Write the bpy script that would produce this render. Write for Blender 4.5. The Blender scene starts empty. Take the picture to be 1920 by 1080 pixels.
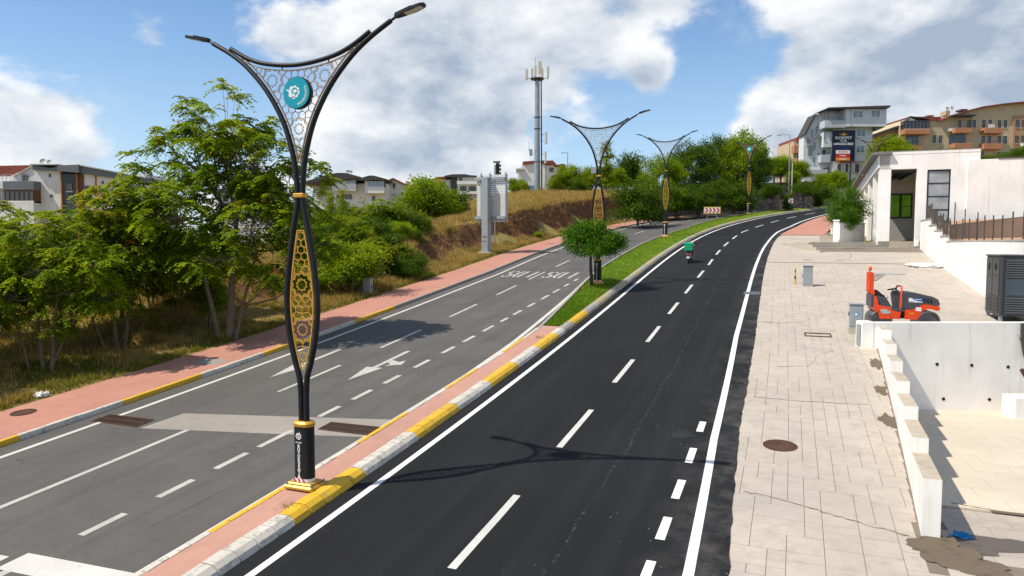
import bpy, bmesh, math, random
import numpy as np
from mathutils import Vector, Matrix, noise as mnoise
random.seed(7); RNG = np.random.default_rng(7)
scene = bpy.context.scene
COL = scene.collection
R = math.radians
CAMZ = 7.0            # camera height above the road level right below it
PITCH = 0.061534
FPX = 1350.0          # focal length in pixels of the 1920 wide photograph

# ------------------------------------------------------------------ camera
cam = bpy.data.cameras.new("camera"); cam_o = bpy.data.objects.new("camera", cam); COL.objects.link(cam_o)
cam.sensor_width = 36.0; cam.lens = FPX / 1920 * 36.0; cam.clip_start = 0.1; cam.clip_end = 6000
cam_o.location = (0, 0, CAMZ); cam_o.rotation_euler = (math.pi / 2 - PITCH, 0, 0)
scene.camera = cam_o

# ------------------------------------------------------------------ sun, sky
SUN = Vector((-5.74, -1.83, 8.23)).normalized()
sd = bpy.data.lights.new("sun", 'SUN'); sd.energy = 5.0; sd.angle = R(0.53); sd.color = (1.0, 0.92, 0.79)
so = bpy.data.objects.new("sun", sd); COL.objects.link(so); so.location = SUN * 60
so.rotation_euler = (-SUN).to_track_quat('-Z', 'Y').to_euler()

def pxdir(u, v):
    x = (u - 960) / FPX; y = -(v - 540) / FPX; c, s = math.cos(PITCH), math.sin(PITCH)
    return Vector((x, c + y * s, -s + y * c))
def at(u, v, Y):
    d = pxdir(u, v); return Vector((0, 0, CAMZ)) + d * (Y / d.y)

world = bpy.data.worlds.new("World"); scene.world = world; world.use_nodes = True
def build_world():
    nt = world.node_tree; N = nt.nodes; Lk = nt.links; N.clear()
    def nd(t, **k):
        n = N.new(t)
        for a, b in k.items(): setattr(n, a, b)
        return n
    def mth(op, a, b=None, c=None, clamp=False):
        n = nd('ShaderNodeMath', operation=op); n.use_clamp = clamp
        for i, q in enumerate((a, b, c)):
            if q is None: continue
            if isinstance(q, (int, float)): n.inputs[i].default_value = q
            else: Lk.new(q, n.inputs[i])
        return n.outputs[0]
    def mixc(f, a, b):
        n = nd('ShaderNodeMix', data_type='RGBA')
        for i, q in ((0, f), (6, a), (7, b)):
            if isinstance(q, (int, float)): n.inputs[i].default_value = q
            elif isinstance(q, tuple): n.inputs[i].default_value = (*q, 1)
            else: Lk.new(q, n.inputs[i])
        return n.outputs[2]
    sky = nd('ShaderNodeTexSky', sky_type='NISHITA'); sky.sun_disc = False
    sky.sun_elevation = math.asin(SUN.z); sky.sun_rotation = math.atan2(SUN.x, SUN.y) % (2 * math.pi)
    sky.altitude = 100; sky.air_density = 1.0; sky.dust_density = 0.2; sky.ozone_density = 2.0
    tc = nd('ShaderNodeTexCoord'); D = tc.outputs['Generated']
    sep = nd('ShaderNodeSeparateXYZ'); Lk.new(D, sep.inputs[0])
    h = mth('MAXIMUM', sep.outputs[2], 0.0)
    inv = mth('DIVIDE', 1.0, mth('ADD', h, 0.16))
    comb = nd('ShaderNodeCombineXYZ')
    Lk.new(mth('MULTIPLY', sep.outputs[0], inv), comb.inputs[0]); Lk.new(mth('MULTIPLY', sep.outputs[1], inv), comb.inputs[1])
    # direction stretched vertically a little for heaped clouds
    def noi(vec, scale, detail, rough, off, dist=0.0):
        m = nd('ShaderNodeMapping'); m.inputs['Location'].default_value = off; Lk.new(vec, m.inputs['Vector'])
        n = nd('ShaderNodeTexNoise'); n.inputs['Scale'].default_value = scale; n.inputs['Detail'].default_value = detail
        n.inputs['Roughness'].default_value = rough; n.inputs['Distortion'].default_value = dist
        Lk.new(m.outputs[0], n.inputs['Vector']); return n.outputs['Fac']
    mp = nd('ShaderNodeMapping'); mp.inputs['Scale'].default_value = (1, 1, 1.7); Lk.new(D, mp.inputs['Vector']); DV = mp.outputs[0]
    n1 = noi(DV, 6.5, 11, 0.57, (3.1, 0.7, 1.3), 0.1)
    n1b = noi(DV, 6.5, 11, 0.57, (3.1 - 0.03, 0.7, 1.3 + 0.075), 0.1)
    n2 = noi(DV, 1.7, 3, 0.5, (4.2, 1.5, 0.4))
    n3 = noi(DV, 2.6, 5, 0.55, (9.0, 2.0, 5.0))
    # cloud banks: image column and row that face them, radius, weight
    banks = [(880, 70, 0.26, 0.30), (650, 120, 0.14, 0.16), (1080, 60, 0.22, 0.22), (1700, 90, 0.30, 0.36), (1480, 240, 0.10, 0.24), (1560, 130, 0.12, 0.16),
             (1870, 180, 0.22, 0.26), (60, 250, 0.16, 0.24), (190, 205, 0.05, 0.12), (820, 240, 0.20, 0.18), (1215, 150, 0.05, 0.20), (560, 100, 0.07, 0.12), (700, 270, 0.13, 0.22), (880, 290, 0.12, 0.16), (500, 80, 0.06, 0.30), (290, 60, 0.04, 0.40), (120, 260, 0.12, 0.14), (1220, 140, 0.035, 0.30), (1440, 230, 0.06, 0.16),
             (330, 90, 0.20, -0.34), (60, 60, 0.12, -0.12), (440, 200, 0.10, -0.16), (1260, 250, 0.13, -0.34), (1080, 260, 0.10, -0.22), (1330, 110, 0.09, -0.26), (1230, 60, 0.05, -0.10), (230, 380, 0.12, -0.10)]
    dens = mth('ADD', mth('MULTIPLY', n1, 1.45), mth('MULTIPLY', n2, 0.30))
    acc = None
    for (u, v, rad, w) in banks:
        d = pxdir(u, v).normalized()
        vd = nd('ShaderNodeVectorMath', operation='DISTANCE'); Lk.new(D, vd.inputs[0]); vd.inputs[1].default_value = d
        g = mth('SUBTRACT', 1.0, mth('DIVIDE', vd.outputs['Value'], rad * 1.2), clamp=True)
        sg = nd('ShaderNodeMapRange', interpolation_type='SMOOTHSTEP'); Lk.new(g, sg.inputs[0])
        g = mth('MULTIPLY', sg.outputs[0], w * (.85 if w > 0 else 1.0))
        acc = g if acc is None else mth('ADD', acc, g)
    dens = mth('ADD', dens, acc)
    mr = nd('ShaderNodeMapRange', interpolation_type='SMOOTHSTEP'); Lk.new(dens, mr.inputs[0])
    mr.inputs[1].default_value = 0.82; mr.inputs[2].default_value = 1.10
    mask = mr.outputs[0]
    wn = noi(DV, 3.4, 8, 0.62, (1.4, 7.2, 2.2), 0.5)
    wm = nd('ShaderNodeMapRange', interpolation_type='SMOOTHSTEP'); Lk.new(mth('ADD', wn, mth('MULTIPLY', acc, .45)), wm.inputs[0]); wm.inputs[1].default_value = 0.46; wm.inputs[2].default_value = 0.78
    mask = mth('MAXIMUM', mask, mth('MULTIPLY', wm.outputs[0], 0.6))
    # light and shade inside the cloud: sun-side puffs and thin rims white, thick cores grey
    lit = mth('SUBTRACT', n1, n1b)
    thick = nd('ShaderNodeMapRange', interpolation_type='SMOOTHSTEP'); Lk.new(mth('ADD', dens, mth('MULTIPLY', n3, 0.55)), thick.inputs[0])
    thick.inputs[1].default_value = 1.22; thick.inputs[2].default_value = 1.75
    val = mth('ADD', mth('SUBTRACT', 0.80, mth('MULTIPLY', thick.outputs[0], 0.52)), mth('MULTIPLY', lit, 3.0))
    val = mth('MINIMUM', mth('MAXIMUM', val, 0.05), 1.05)
    CLOUD = 7.6
    ccol = mixc(val, (0.36 * CLOUD, 0.45 * CLOUD, 0.58 * CLOUD), (1.0 * CLOUD, 1.0 * CLOUD, 1.0 * CLOUD))
    # thin veil towards the horizon
    veil = mth('MULTIPLY', mth('POWER', mth('SUBTRACT', 1.0, mth('MULTIPLY', h, 2.6), clamp=True), 1.6), 0.72)
    hs = nd('ShaderNodeHueSaturation'); hs.inputs['Saturation'].default_value = 1.16; hs.inputs['Value'].default_value = 1.12; Lk.new(sky.outputs[0], hs.inputs['Color'])
    base = mixc(veil, hs.outputs[0], (0.52 * CLOUD, 0.70 * CLOUD, 0.94 * CLOUD))
    fin = mixc(mth('MULTIPLY', mask, 0.95), base, ccol)
    bg = nd('ShaderNodeBackground'); bg.inputs['Strength'].default_value = 0.125; Lk.new(fin, bg.inputs['Color'])
    out = nd('ShaderNodeOutputWorld'); Lk.new(bg.outputs[0], out.inputs['Surface'])
build_world()
scene.view_settings.view_transform = 'Standard'; scene.view_settings.look = 'None'
scene.view_settings.exposure = 0.12; scene.view_settings.gamma = 1.0; scene.view_settings.use_curve_mapping = False
scene.render.engine = 'CYCLES'
try:
    scene.cycles.max_bounces = 6; scene.cycles.transparent_max_bounces = 8
except Exception: pass

# ------------------------------------------------------------------ road alignment: s along the road, n across (right positive)
def _align():
    S = np.arange(-90, 190, 0.1)
    q = np.clip(S, -15, 100) / 100
    th = 0.377533 - 0.12592 * q - 0.132444 * q ** 2 + 0.903944 * q ** 3 + np.maximum(S - 100, 0) * 0.0232
    x = np.concatenate([[0], np.cumsum(np.sin(th[:-1]) * 0.1)]); y = np.concatenate([[0], np.cumsum(np.cos(th[:-1]) * 0.1)])
    i0 = int(np.argmin(abs(S))); x = x - x[i0] - 5.5051; y = y - y[i0] + 13.255564
    c = np.clip(S, -15, 100)
    z = -5.538504 + 0.081806 * c + 0.047361 * c ** 2 / 100 - 0.027142 * c ** 3 / 1e4
    z = z + np.maximum(S - 100, 0) * 0.06 + np.minimum(S + 15, 0) * 0.066 + CAMZ
    return S, x, y, z, th
AS, AX, AY, AZ, ATH = _align()
def ctr(s):
    return (np.interp(s, AS, AX), np.interp(s, AS, AY), np.interp(s, AS, AZ), np.interp(s, AS, ATH))
def zroad(s): return np.interp(s, AS, AZ)
def W(s, n, dz=0.0):
    x, y, z, t = ctr(s)
    z = z + (-0.00596 if n > 0 else -0.006842) * n
    return Vector((x + n * math.cos(t), y - n * math.sin(t), z + dz))
def Wv(s, n, dz=0.0):
    s = np.asarray(s, float); n = np.asarray(n, float)
    x, y, z, t = ctr(s)
    return np.stack([x + n * np.cos(t), y - n * np.sin(t), z + np.where(n > 0, -0.00596, -0.006842) * n + dz], -1)
_sub = np.arange(0, len(AS), 5)
def SN(x, y):
    x = np.atleast_1d(np.asarray(x, float)).ravel(); y = np.atleast_1d(np.asarray(y, float)).ravel()
    s = np.empty_like(x); n = np.empty_like(x)
    for a in range(0, len(x), 4000):
        X = x[a:a + 4000]; Y = y[a:a + 4000]
        j = _sub[((X[:, None] - AX[None, _sub]) ** 2 + (Y[:, None] - AY[None, _sub]) ** 2).argmin(1)]
        dx = X - AX[j]; dy = Y - AY[j]; t = ATH[j]
        s[a:a + 4000] = AS[j] + dx * np.sin(t) + dy * np.cos(t); n[a:a + 4000] = dx * np.cos(t) - dy * np.sin(t)
    return s, n
def frame(s, n, dz=0.0, tilt=True, extra=0.0):
    p = W(s, n, dz); t = float(ctr(s)[3]) + extra
    sl = float((zroad(s + .5) - zroad(s - .5))) if tilt else 0.0
    ex = Vector((math.cos(t), -math.sin(t), 0)); ey = Vector((math.sin(t), math.cos(t), sl)).normalized(); ez = ex.cross(ey)
    m = Matrix((ex, ey, ez)).transposed().to_4x4(); m.translation = p
    return m
def pw(*pts):
    xs = [p[0] for p in pts]; ys = [p[1] for p in pts]
    return lambda s: float(np.interp(s, xs, ys))

# ------------------------------------------------------------------ object helpers
def tag(o, label=None, cat=None, group=None, kind=None):
    if label: o['label'] = label
    if cat: o['category'] = cat
    if group: o['group'] = group
    if kind: o['kind'] = kind
    return o
def link(o, parent=None):
    COL.objects.link(o)
    if parent is not None: o.parent = parent
    return o
def empty(name, mat=None, label=None, cat=None, group=None, kind=None):
    o = bpy.data.objects.new(name, None); COL.objects.link(o); o.empty_display_size = .2
    if mat is not None: o.matrix_world = mat if isinstance(mat, Matrix) else Matrix.Translation(mat)
    return tag(o, label, cat, group, kind)
def T(*p): return Matrix.Translation(Vector(p) if len(p) == 3 else p[0])
def RZ(a): return Matrix.Rotation(a, 4, 'Z')
def RX(a): return Matrix.Rotation(a, 4, 'X')
def RY(a): return Matrix.Rotation(a, 4, 'Y')

class MB:
    def __init__(self, M=None): self.v = []; self.f = []; self.m = []; self.M = M or Matrix.Identity(4); self.mi = 0
    def add(self, vs, fs):
        o = len(self.v); M = self.M
        self.v += [tuple(M @ Vector(p)) for p in vs]; self.f += [tuple(i + o for i in f) for f in fs]; self.m += [self.mi] * len(fs); return self
    def box(self, x0, x1, y0, y1, z0, z1, bev=0.0, M=None):
        if bev > 0:
            b = min(bev, (x1 - x0) / 2.01, (y1 - y0) / 2.01, (z1 - z0) / 2.01)
            P = [(x0 + b, y0), (x1 - b, y0), (x1, y0 + b), (x1, y1 - b), (x1 - b, y1), (x0 + b, y1), (x0, y1 - b), (x0, y0 + b)]
            Q = [(x0 + b, y0 + b), (x1 - b, y0 + b), (x1 - b, y0 + b), (x1 - b, y1 - b), (x1 - b, y1 - b), (x0 + b, y1 - b), (x0 + b, y1 - b), (x0 + b, y0 + b)]
            vs = [(*q, z0) for q in Q] + [(*p, z0 + b) for p in P] + [(*p, z1 - b) for p in P] + [(*q, z1) for q in Q]
            fs = []
            for r in range(3):
                for i in range(8):
                    j = (i + 1) % 8; fs.append((r * 8 + i, r * 8 + j, r * 8 + 8 + j, r * 8 + 8 + i))
            fs.append((24, 26, 28, 30)); fs.append((6, 4, 2, 0))
        else:
            vs = [(x0, y0, z0), (x1, y0, z0), (x1, y1, z0), (x0, y1, z0), (x0, y0, z1), (x1, y0, z1), (x1, y1, z1), (x0, y1, z1)]
            fs = [(3, 2, 1, 0), (4, 5, 6, 7), (0, 1, 5, 4), (1, 2, 6, 5), (2, 3, 7, 6), (3, 0, 4, 7)]
        if M is not None: vs = [M @ Vector(p) for p in vs]
        return self.add(vs, fs)
    def cbox(self, c, s, M=None, bev=0.0):
        return self.box(c[0] - s[0] / 2, c[0] + s[0] / 2, c[1] - s[1] / 2, c[1] + s[1] / 2, c[2] - s[2] / 2, c[2] + s[2] / 2, bev, M)
    def prism(self, poly, a, b, axis='y', M=None):
        # poly 2D (p,q); extruded along axis from a to b. axis y: (x,z); axis z: (x,y); axis x: (y,z)
        def P(p, t): return {'y': (p[0], t, p[1]), 'z': (p[0], p[1], t), 'x': (t, p[0], p[1])}[axis]
        k = len(poly); vs = [P(p, a) for p in poly] + [P(p, b) for p in poly]
        if M is not None: vs = [M @ Vector(p) for p in vs]
        fs = [tuple(range(k)), tuple(range(2 * k - 1, k - 1, -1))] + [(i, i + k, (i + 1) % k + k, (i + 1) % k) for i in range(k)]
        return self.add(vs, fs)
    def tube(self, path, rad, n=8, cap=True):
        path = [Vector(p) for p in path]; k = len(path)
        rs = rad if isinstance(rad, (list, tuple)) else [rad] * k
        vs = []; up = None
        for i, p in enumerate(path):
            d = (path[min(i + 1, k - 1)] - path[max(i - 1, 0)])
            if d.length < 1e-9: d = Vector((0, 0, 1))
            d.normalize()
            if up is None:
                up = Vector((0, 0, 1)) if abs(d.z) < .9 else Vector((1, 0, 0))
            e1 = up - d * up.dot(d)
            if e1.length < 1e-6: e1 = d.orthogonal()
            e1.normalize(); up = e1; e2 = d.cross(e1)
            for j in range(n):
                a = 2 * math.pi * j / n; vs.append(p + (e1 * math.cos(a) + e2 * math.sin(a)) * rs[i])
        fs = []
        for i in range(k - 1):
            for j in range(n):
                j2 = (j + 1) % n; fs.append((i * n + j, i * n + j2, (i + 1) * n + j2, (i + 1) * n + j))
        if cap: fs.append(tuple(range(n - 1, -1, -1))); fs.append(tuple((k - 1) * n + j for j in range(n)))
        return self.add(vs, fs)
    def bar(self, a, b, w, h=None):
        a = Vector(a); b = Vector(b); h = h or w; d = (b - a); L = d.length
        if L < 1e-6: return self
        d.normalize(); e1 = Vector((0, 0, 1)).cross(d)
        if e1.length < 1e-4: e1 = Vector((1, 0, 0))
        e1.normalize(); e2 = d.cross(e1); vs = []
        for p in (a, b):
            for (i, j) in ((-1, -1), (1, -1), (1, 1), (-1, 1)): vs.append(p + e1 * (i * w / 2) + e2 * (j * h / 2))
        return self.add(vs, [(0, 3, 2, 1), (4, 5, 6, 7), (0, 1, 5, 4), (1, 2, 6, 5), (2, 3, 7, 6), (3, 0, 4, 7)])
    def lathe(self, prof, n=16, M=None, cap=True):
        vs = []; k = len(prof)
        for (r, z) in prof:
            for j in range(n): a = 2 * math.pi * j / n; vs.append((r * math.cos(a), r * math.sin(a), z))
        if M is not None: vs = [M @ Vector(p) for p in vs]
        fs = [(i * n + j, i * n + (j + 1) % n, (i + 1) * n + (j + 1) % n, (i + 1) * n + j) for i in range(k - 1) for j in range(n)]
        if cap: fs.append(tuple(range(n - 1, -1, -1))); fs.append(tuple((k - 1) * n + j for j in range(n)))
        return self.add(vs, fs)
    def mesh(self, name, mats, smooth=False):
        me = bpy.data.meshes.new(name); me.from_pydata(self.v, [], self.f)
        for m in (mats if isinstance(mats, (list, tuple)) else [mats]): me.materials.append(m)
        if any(self.m): me.polygons.foreach_set('material_index', self.m)
        me.validate(); me.update()
        if smooth:
            me.polygons.foreach_set('use_smooth', [True] * len(me.polygons))
            try: me.set_sharp_from_angle(angle=R(smooth if smooth is not True else 40))
            except Exception: pass
        return me
    def build(self, name, mats, parent=None, smooth=False, **k):
        o = bpy.data.objects.new(name, self.mesh(name, mats, smooth)); link(o, parent); return tag(o, **k)
def inst(name, me, parent=None, M=None, **k):
    o = bpy.data.objects.new(name, me); link(o, parent)
    if M is not None: o.matrix_local = M
    return tag(o, **k)
def copy_tree(o, parent=None):
    c = o.copy(); COL.objects.link(c); c.parent = parent
    for ch in list(o.children): copy_tree(ch, c)
    return c
def np_mesh(name, V, Fq, mat, attr=None, smooth=False):
    # V (N,3), Fq (K,m) uniform polygons
    me = bpy.data.meshes.new(name); K, m = Fq.shape
    me.vertices.add(len(V)); me.vertices.foreach_set('co', np.ascontiguousarray(V, dtype=np.float32).ravel())
    me.loops.add(K * m); me.loops.foreach_set('vertex_index', np.ascontiguousarray(Fq, dtype=np.int32).ravel())
    me.polygons.add(K); me.polygons.foreach_set('loop_start', np.arange(0, K * m, m, dtype=np.int32))
    try: me.polygons.foreach_set('loop_total', np.full(K, m, dtype=np.int32))
    except Exception: pass
    if attr is not None:
        a = me.attributes.new('rnd', 'FLOAT', 'FACE'); a.data.foreach_set('value', np.ascontiguousarray(attr, dtype=np.float32))
    me.materials.append(mat); me.update(calc_edges=True)
    if smooth: me.polygons.foreach_set('use_smooth', [True] * K)
    return me
# ------------------------------------------------------------------ materials
def newmat(name):
    m = bpy.data.materials.new(name); m.use_nodes = True; nt = m.node_tree; nt.nodes.clear(); return m, nt
class G:
    """small node-graph helper"""
    def __init__(s, name):
        s.m, s.nt = newmat(name); s.N = s.nt.nodes; s.L = s.nt.links
        s.out = s.N.new('ShaderNodeOutputMaterial'); s._pos = None
    def nd(s, t, **k):
        n = s.N.new(t)
        for a, b in k.items(): setattr(n, a, b)
        return n
    def put(s, inp, q):
        if isinstance(q, (int, float)): inp.default_value = q
        elif isinstance(q, (tuple, list)): inp.default_value = (*q, 1) if (len(q) == 3 and inp.type == 'RGBA') else q
        else: s.L.new(q, inp)
    def math(s, op, a, b=None, clamp=False):
        n = s.nd('ShaderNodeMath', operation=op); n.use_clamp = clamp; s.put(n.inputs[0], a)
        if b is not None: s.put(n.inputs[1], b)
        return n.outputs[0]
    def mix(s, f, a, b, blend='MIX'):
        n = s.nd('ShaderNodeMix', data_type='RGBA', blend_type=blend); s.put(n.inputs[0], f); s.put(n.inputs[6], a); s.put(n.inputs[7], b); return n.outputs[2]
    def pos(s):
        if s._pos is None: s._pos = s.nd('ShaderNodeNewGeometry').outputs['Position']
        return s._pos
    def obj(s): return s.nd('ShaderNodeTexCoord').outputs['Object']
    def uv(s): return s.nd('ShaderNodeTexCoord').outputs['UV']
    def noise(s, scale, detail=4, rough=.55, vec=None, stretch=None, dist=0):
        v = vec if vec is not None else s.pos()
        if stretch: mp = s.nd('ShaderNodeMapping'); mp.inputs['Scale'].default_value = stretch; s.L.new(v, mp.inputs[0]); v = mp.outputs[0]
        n = s.nd('ShaderNodeTexNoise'); n.inputs['Scale'].default_value = scale; n.inputs['Detail'].default_value = detail; n.inputs['Roughness'].default_value = rough
        n.inputs['Distortion'].default_value = dist; s.L.new(v, n.inputs['Vector']); return n.outputs['Fac']
    def voro(s, scale, feature='F1', out='Distance', vec=None, rnd=1.0, stretch=None):
        v = vec if vec is not None else s.pos()
        if stretch: mp = s.nd('ShaderNodeMapping'); mp.inputs['Scale'].default_value = stretch; s.L.new(v, mp.inputs[0]); v = mp.outputs[0]
        n = s.nd('ShaderNodeTexVoronoi', feature=feature); n.inputs['Scale'].default_value = scale; n.inputs['Randomness'].default_value = rnd; s.L.new(v, n.inputs['Vector']); return n.outputs[out]
    def ramp(s, f, a, b, lo=0.0, hi=1.0):
        n = s.nd('ShaderNodeMapRange'); n.clamp = True; s.put(n.inputs[0], f); n.inputs[1].default_value = a; n.inputs[2].default_value = b; n.inputs[3].default_value = lo; n.inputs[4].default_value = hi; return n.outputs[0]
    def bump(s, h, strength=.3, dist=.02):
        n = s.nd('ShaderNodeBump'); n.inputs['Strength'].default_value = strength; n.inputs['Distance'].default_value = dist; s.L.new(h, n.inputs['Height']); return n.outputs[0]
    def fin(s, col, rough=.8, bump=None, metal=0, spec=.35, **k):
        p = s.nd('ShaderNodeBsdfPrincipled'); s.put(p.inputs['Base Color'], col); s.put(p.inputs['Roughness'], rough); s.put(p.inputs['Metallic'], metal)
        p.inputs['Specular IOR Level'].default_value = spec
        if bump is not None: s.L.new(bump, p.inputs['Normal'])
        for a, b in k.items(): s.put(p.inputs[a], b)
        s.L.new(p.outputs[0], s.out.inputs[0]); return s.m
def sc(c, k): return tuple(x * k for x in c)
def plain(name, col, rough=.7, var=.18, scale=2.5, fine=40, bump=.15, metal=0, spec=.35, dirt=None, dirt_amt=.0, local=False):
    g = G(name); v = g.obj() if local else None
    a = g.noise(scale, 5, .6, vec=v); b = g.noise(fine, 3, .6, vec=v)
    c = g.mix(g.ramp(a, .3, .7), sc(col, 1 - var), sc(col, 1 + var * .6))
    c = g.mix(g.ramp(b, .35, .75, 0, .25), c, sc(col, .7))
    if dirt is not None: c = g.mix(g.ramp(g.noise(scale * .6, 7, .68, vec=v), .5, .72, 0, dirt_amt), c, dirt)
    return g.fin(c, g.ramp(a, .2, .8, rough * .85, min(1, rough * 1.1)), g.bump(b, bump, .01) if bump else None, metal, spec)

def asphalt_old():
    g = G('old_asphalt'); uv = g.uv()
    base = g.mix(g.ramp(g.noise(.35, 6, .6), .3, .7), (.096, .090, .083), (.136, .128, .118))
    base = g.mix(g.ramp(g.noise(90, 2, .7), .35, .7, 0, .55), base, (.050, .048, .047))
    base = g.mix(g.ramp(g.voro(160), .12, .0, 0, .5), base, (.20, .19, .18))
    # wheel paths and oil along the lanes
    st = g.noise(1.0, 4, .6, vec=uv, stretch=(.06, 1.5, 1)); base = g.mix(g.ramp(st, .45, .7, 0, .45), base, (.060, .058, .057))
    d = g.noise(1.3, 6, .65, vec=uv, stretch=(.25, 1, 1)); base = g.mix(g.ramp(d, .58, .75, 0, .35), base, (.15, .14, .128))
    base = g.mix(g.ramp(g.noise(4.5, 7, .72), .52, .7, 0, .4), base, (.058, .055, .052)); base = g.mix(g.ramp(g.voro(2.3), .05, .025, 0, .7), base, (.05, .048, .045))
    # fine long cracks
    w = g.noise(.8, 5, .6); mpv = g.nd('ShaderNodeVectorMath', operation='MULTIPLY_ADD')
    g.L.new(w, mpv.inputs[0]); mpv.inputs[1].default_value = (1.4, 1.4, 1.4); g.L.new(g.pos(), mpv.inputs[2])
    cr = g.voro(.22, 'DISTANCE_TO_EDGE', vec=mpv.outputs[0]); fl = g.ramp(g.noise(.25, 3), .48, .6)
    base = g.mix(g.math('MULTIPLY', g.ramp(cr, .006, .0, 0, .8), fl), base, (.03, .03, .03))
    return g.fin(base, .86, g.bump(g.noise(120, 2, .7), .35, .006), spec=.3)
def asphalt_new():
    g = G('new_asphalt'); uv = g.uv()
    base = g.mix(g.ramp(g.noise(.3, 6, .6), .3, .7), (.0085, .0088, .0095), (.015, .0155, .0165))
    base = g.mix(g.ramp(g.noise(110, 2, .7), .4, .7, 0, .6), base, (.026, .026, .028))
    st = g.noise(1.0, 4, .55, vec=uv, stretch=(.03, 1.1, 1)); base = g.mix(g.ramp(st, .48, .72, 0, .55), base, (.026, .027, .031))
    # pale dust: seam line, specks towards the outer lane
    base = g.mix(g.ramp(g.voro(7.0), .06, .03, 0, .5), base, (.07, .07, .072)); sp = g.voro(2.6, vec=uv, stretch=(1.0, 2.2, 1)); near = g.nd('ShaderNodeSeparateXYZ'); g.L.new(uv, near.inputs[0])
    lane = g.ramp(near.outputs[1], 4.6, 7.0); base = g.mix(g.math('MULTIPLY', g.ramp(sp, .10, .02, 0, .7), g.math('MULTIPLY', lane, g.ramp(g.noise(.4, 3), .42, .55))), base, (.24, .23, .22))
    seam = g.math('ABSOLUTE', g.math('SUBTRACT', near.outputs[1], g.math('ADD', 6.0, g.math('MULTIPLY', g.noise(.5, 3), .45))))
    base = g.mix(g.math('MULTIPLY', g.ramp(seam, .05, .0, 0, .22), g.ramp(g.noise(9, 4, .7), .48, .62)), base, (.22, .21, .20))
    du = g.math('MULTIPLY', g.ramp(near.outputs[1], 7.4, 8.9), g.ramp(g.noise(.9, 6, .7), .42, .68, 0, .5)); base = g.mix(du, base, (.15, .14, .13))
    return g.fin(base, g.ramp(g.noise(1.2, 4), .3, .7, .78, .92), g.bump(g.noise(150, 2, .7), .4, .006), spec=.14)
def paint(name, col, under, wear=.55):
    g = G(name)
    k = g.ramp(g.noise(5, 7, .75), wear, wear + .1); k2 = g.ramp(g.noise(60, 3, .7), .60, .70)
    c = g.mix(g.ramp(g.noise(1.1, 5), .3, .7), sc(col, .82), col)
    c = g.mix(k2, c, sc(under, 1.6)); c = g.mix(g.math('MULTIPLY', k, .8), c, under)
    return g.fin(c, .6, g.bump(g.noise(90, 2), .2, .004), spec=.35)
def brick_pave(name, c1, c2, mortar, sx, sy, uvbased=True):
    g = G(name); v = g.uv() if uvbased else g.pos()
    b = g.nd('ShaderNodeTexBrick'); g.L.new(v, b.inputs['Vector']); b.inputs['Scale'].default_value = 1.0
    b.inputs['Brick Width'].default_value = sx; b.inputs['Row Height'].default_value = sy; b.inputs['Mortar Size'].default_value = .008; b.inputs['Mortar Smooth'].default_value = .4
    g.put(b.inputs['Color1'], c1); g.put(b.inputs['Color2'], c2); g.put(b.inputs['Mortar'], mortar)
    c = g.mix(g.ramp(g.noise(.7, 7, .65), .35, .72, 0, .55), b.outputs['Color'], sc(c1, 1.25))
    c = g.mix(g.ramp(g.noise(2.2, 7, .7), .55, .75, 0, .6), c, sc(mortar, 1.0))
    return g.fin(c, .88, g.bump(b.outputs['Fac'], -.4, .01), spec=.2)
def concrete(name, col, dark=.55, streak=False, rough=.85, crack=False, stain=(.20, .165, .125), amt=.5):
    g = G(name)
    c = g.mix(g.ramp(g.noise(.5, 7, .62), .3, .72), sc(col, .86), sc(col, 1.06))
    c = g.mix(g.ramp(g.noise(3.5, 7, .7), .52, .74, 0, amt), c, stain if not streak else sc(col, dark))
    c = g.mix(g.ramp(g.noise(60, 3, .7), .5, .75, 0, .3), c, sc(col, dark))
    if streak: c = g.mix(g.ramp(g.noise(2.0, 6, .65, stretch=(1.6, 1.6, .12)), .56, .74, 0, .38), c, (.42, .36, .28))
    if crack:
        w = g.noise(.9, 5, .65); mv = g.nd('ShaderNodeVectorMath', operation='MULTIPLY_ADD'); g.L.new(w, mv.inputs[0]); mv.inputs[1].default_value = (1.2, 1.2, 1.2); g.L.new(g.pos(), mv.inputs[2])
        cr = g.voro(.18, 'DISTANCE_TO_EDGE', vec=mv.outputs[0]); c = g.mix(g.math('MULTIPLY', g.ramp(cr, .008, .0, 0, .85), g.ramp(g.noise(.3, 3), .45, .55)), c, (.10, .085, .07))
    return g.fin(c, rough, g.bump(g.noise(70, 4, .7), .25, .01), spec=.25)
def leafmat(name, cols, trans=.35, obrnd=.0):
    g = G(name); at_ = g.nd('ShaderNodeAttribute', attribute_name='rnd'); f = at_.outputs['Fac']
    cr = g.nd('ShaderNodeValToRGB'); g.L.new(f, cr.inputs[0]); els = cr.color_ramp.elements
    k = len(cols)
    while len(els) < k: els.new(.5)
    for i, (p, c) in enumerate(cols): els[i].position = p; els[i].color = (*c, 1)
    c = g.mix(g.ramp(g.noise(.45, 3), .35, .65, 0, .45), cr.outputs[0], sc(cols[0][1], .85))
    p = g.nd('ShaderNodeBsdfPrincipled'); g.L.new(c, p.inputs['Base Color']); p.inputs['Roughness'].default_value = .6; p.inputs['Specular IOR Level'].default_value = .12
    t = g.nd('ShaderNodeBsdfTranslucent'); g.L.new(g.mix(1.0, c, (1.0, 1.0, .35), 'MULTIPLY'), t.inputs[0])
    mx = g.nd('ShaderNodeMixShader'); mx.inputs[0].default_value = trans; g.L.new(p.outputs[0], mx.inputs[1]); g.L.new(t.outputs[0], mx.inputs[2]); g.L.new(mx.outputs[0], g.out.inputs[0]); return g.m
def grassmat(name, cols):
    return leafmat(name, cols, .30)
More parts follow.
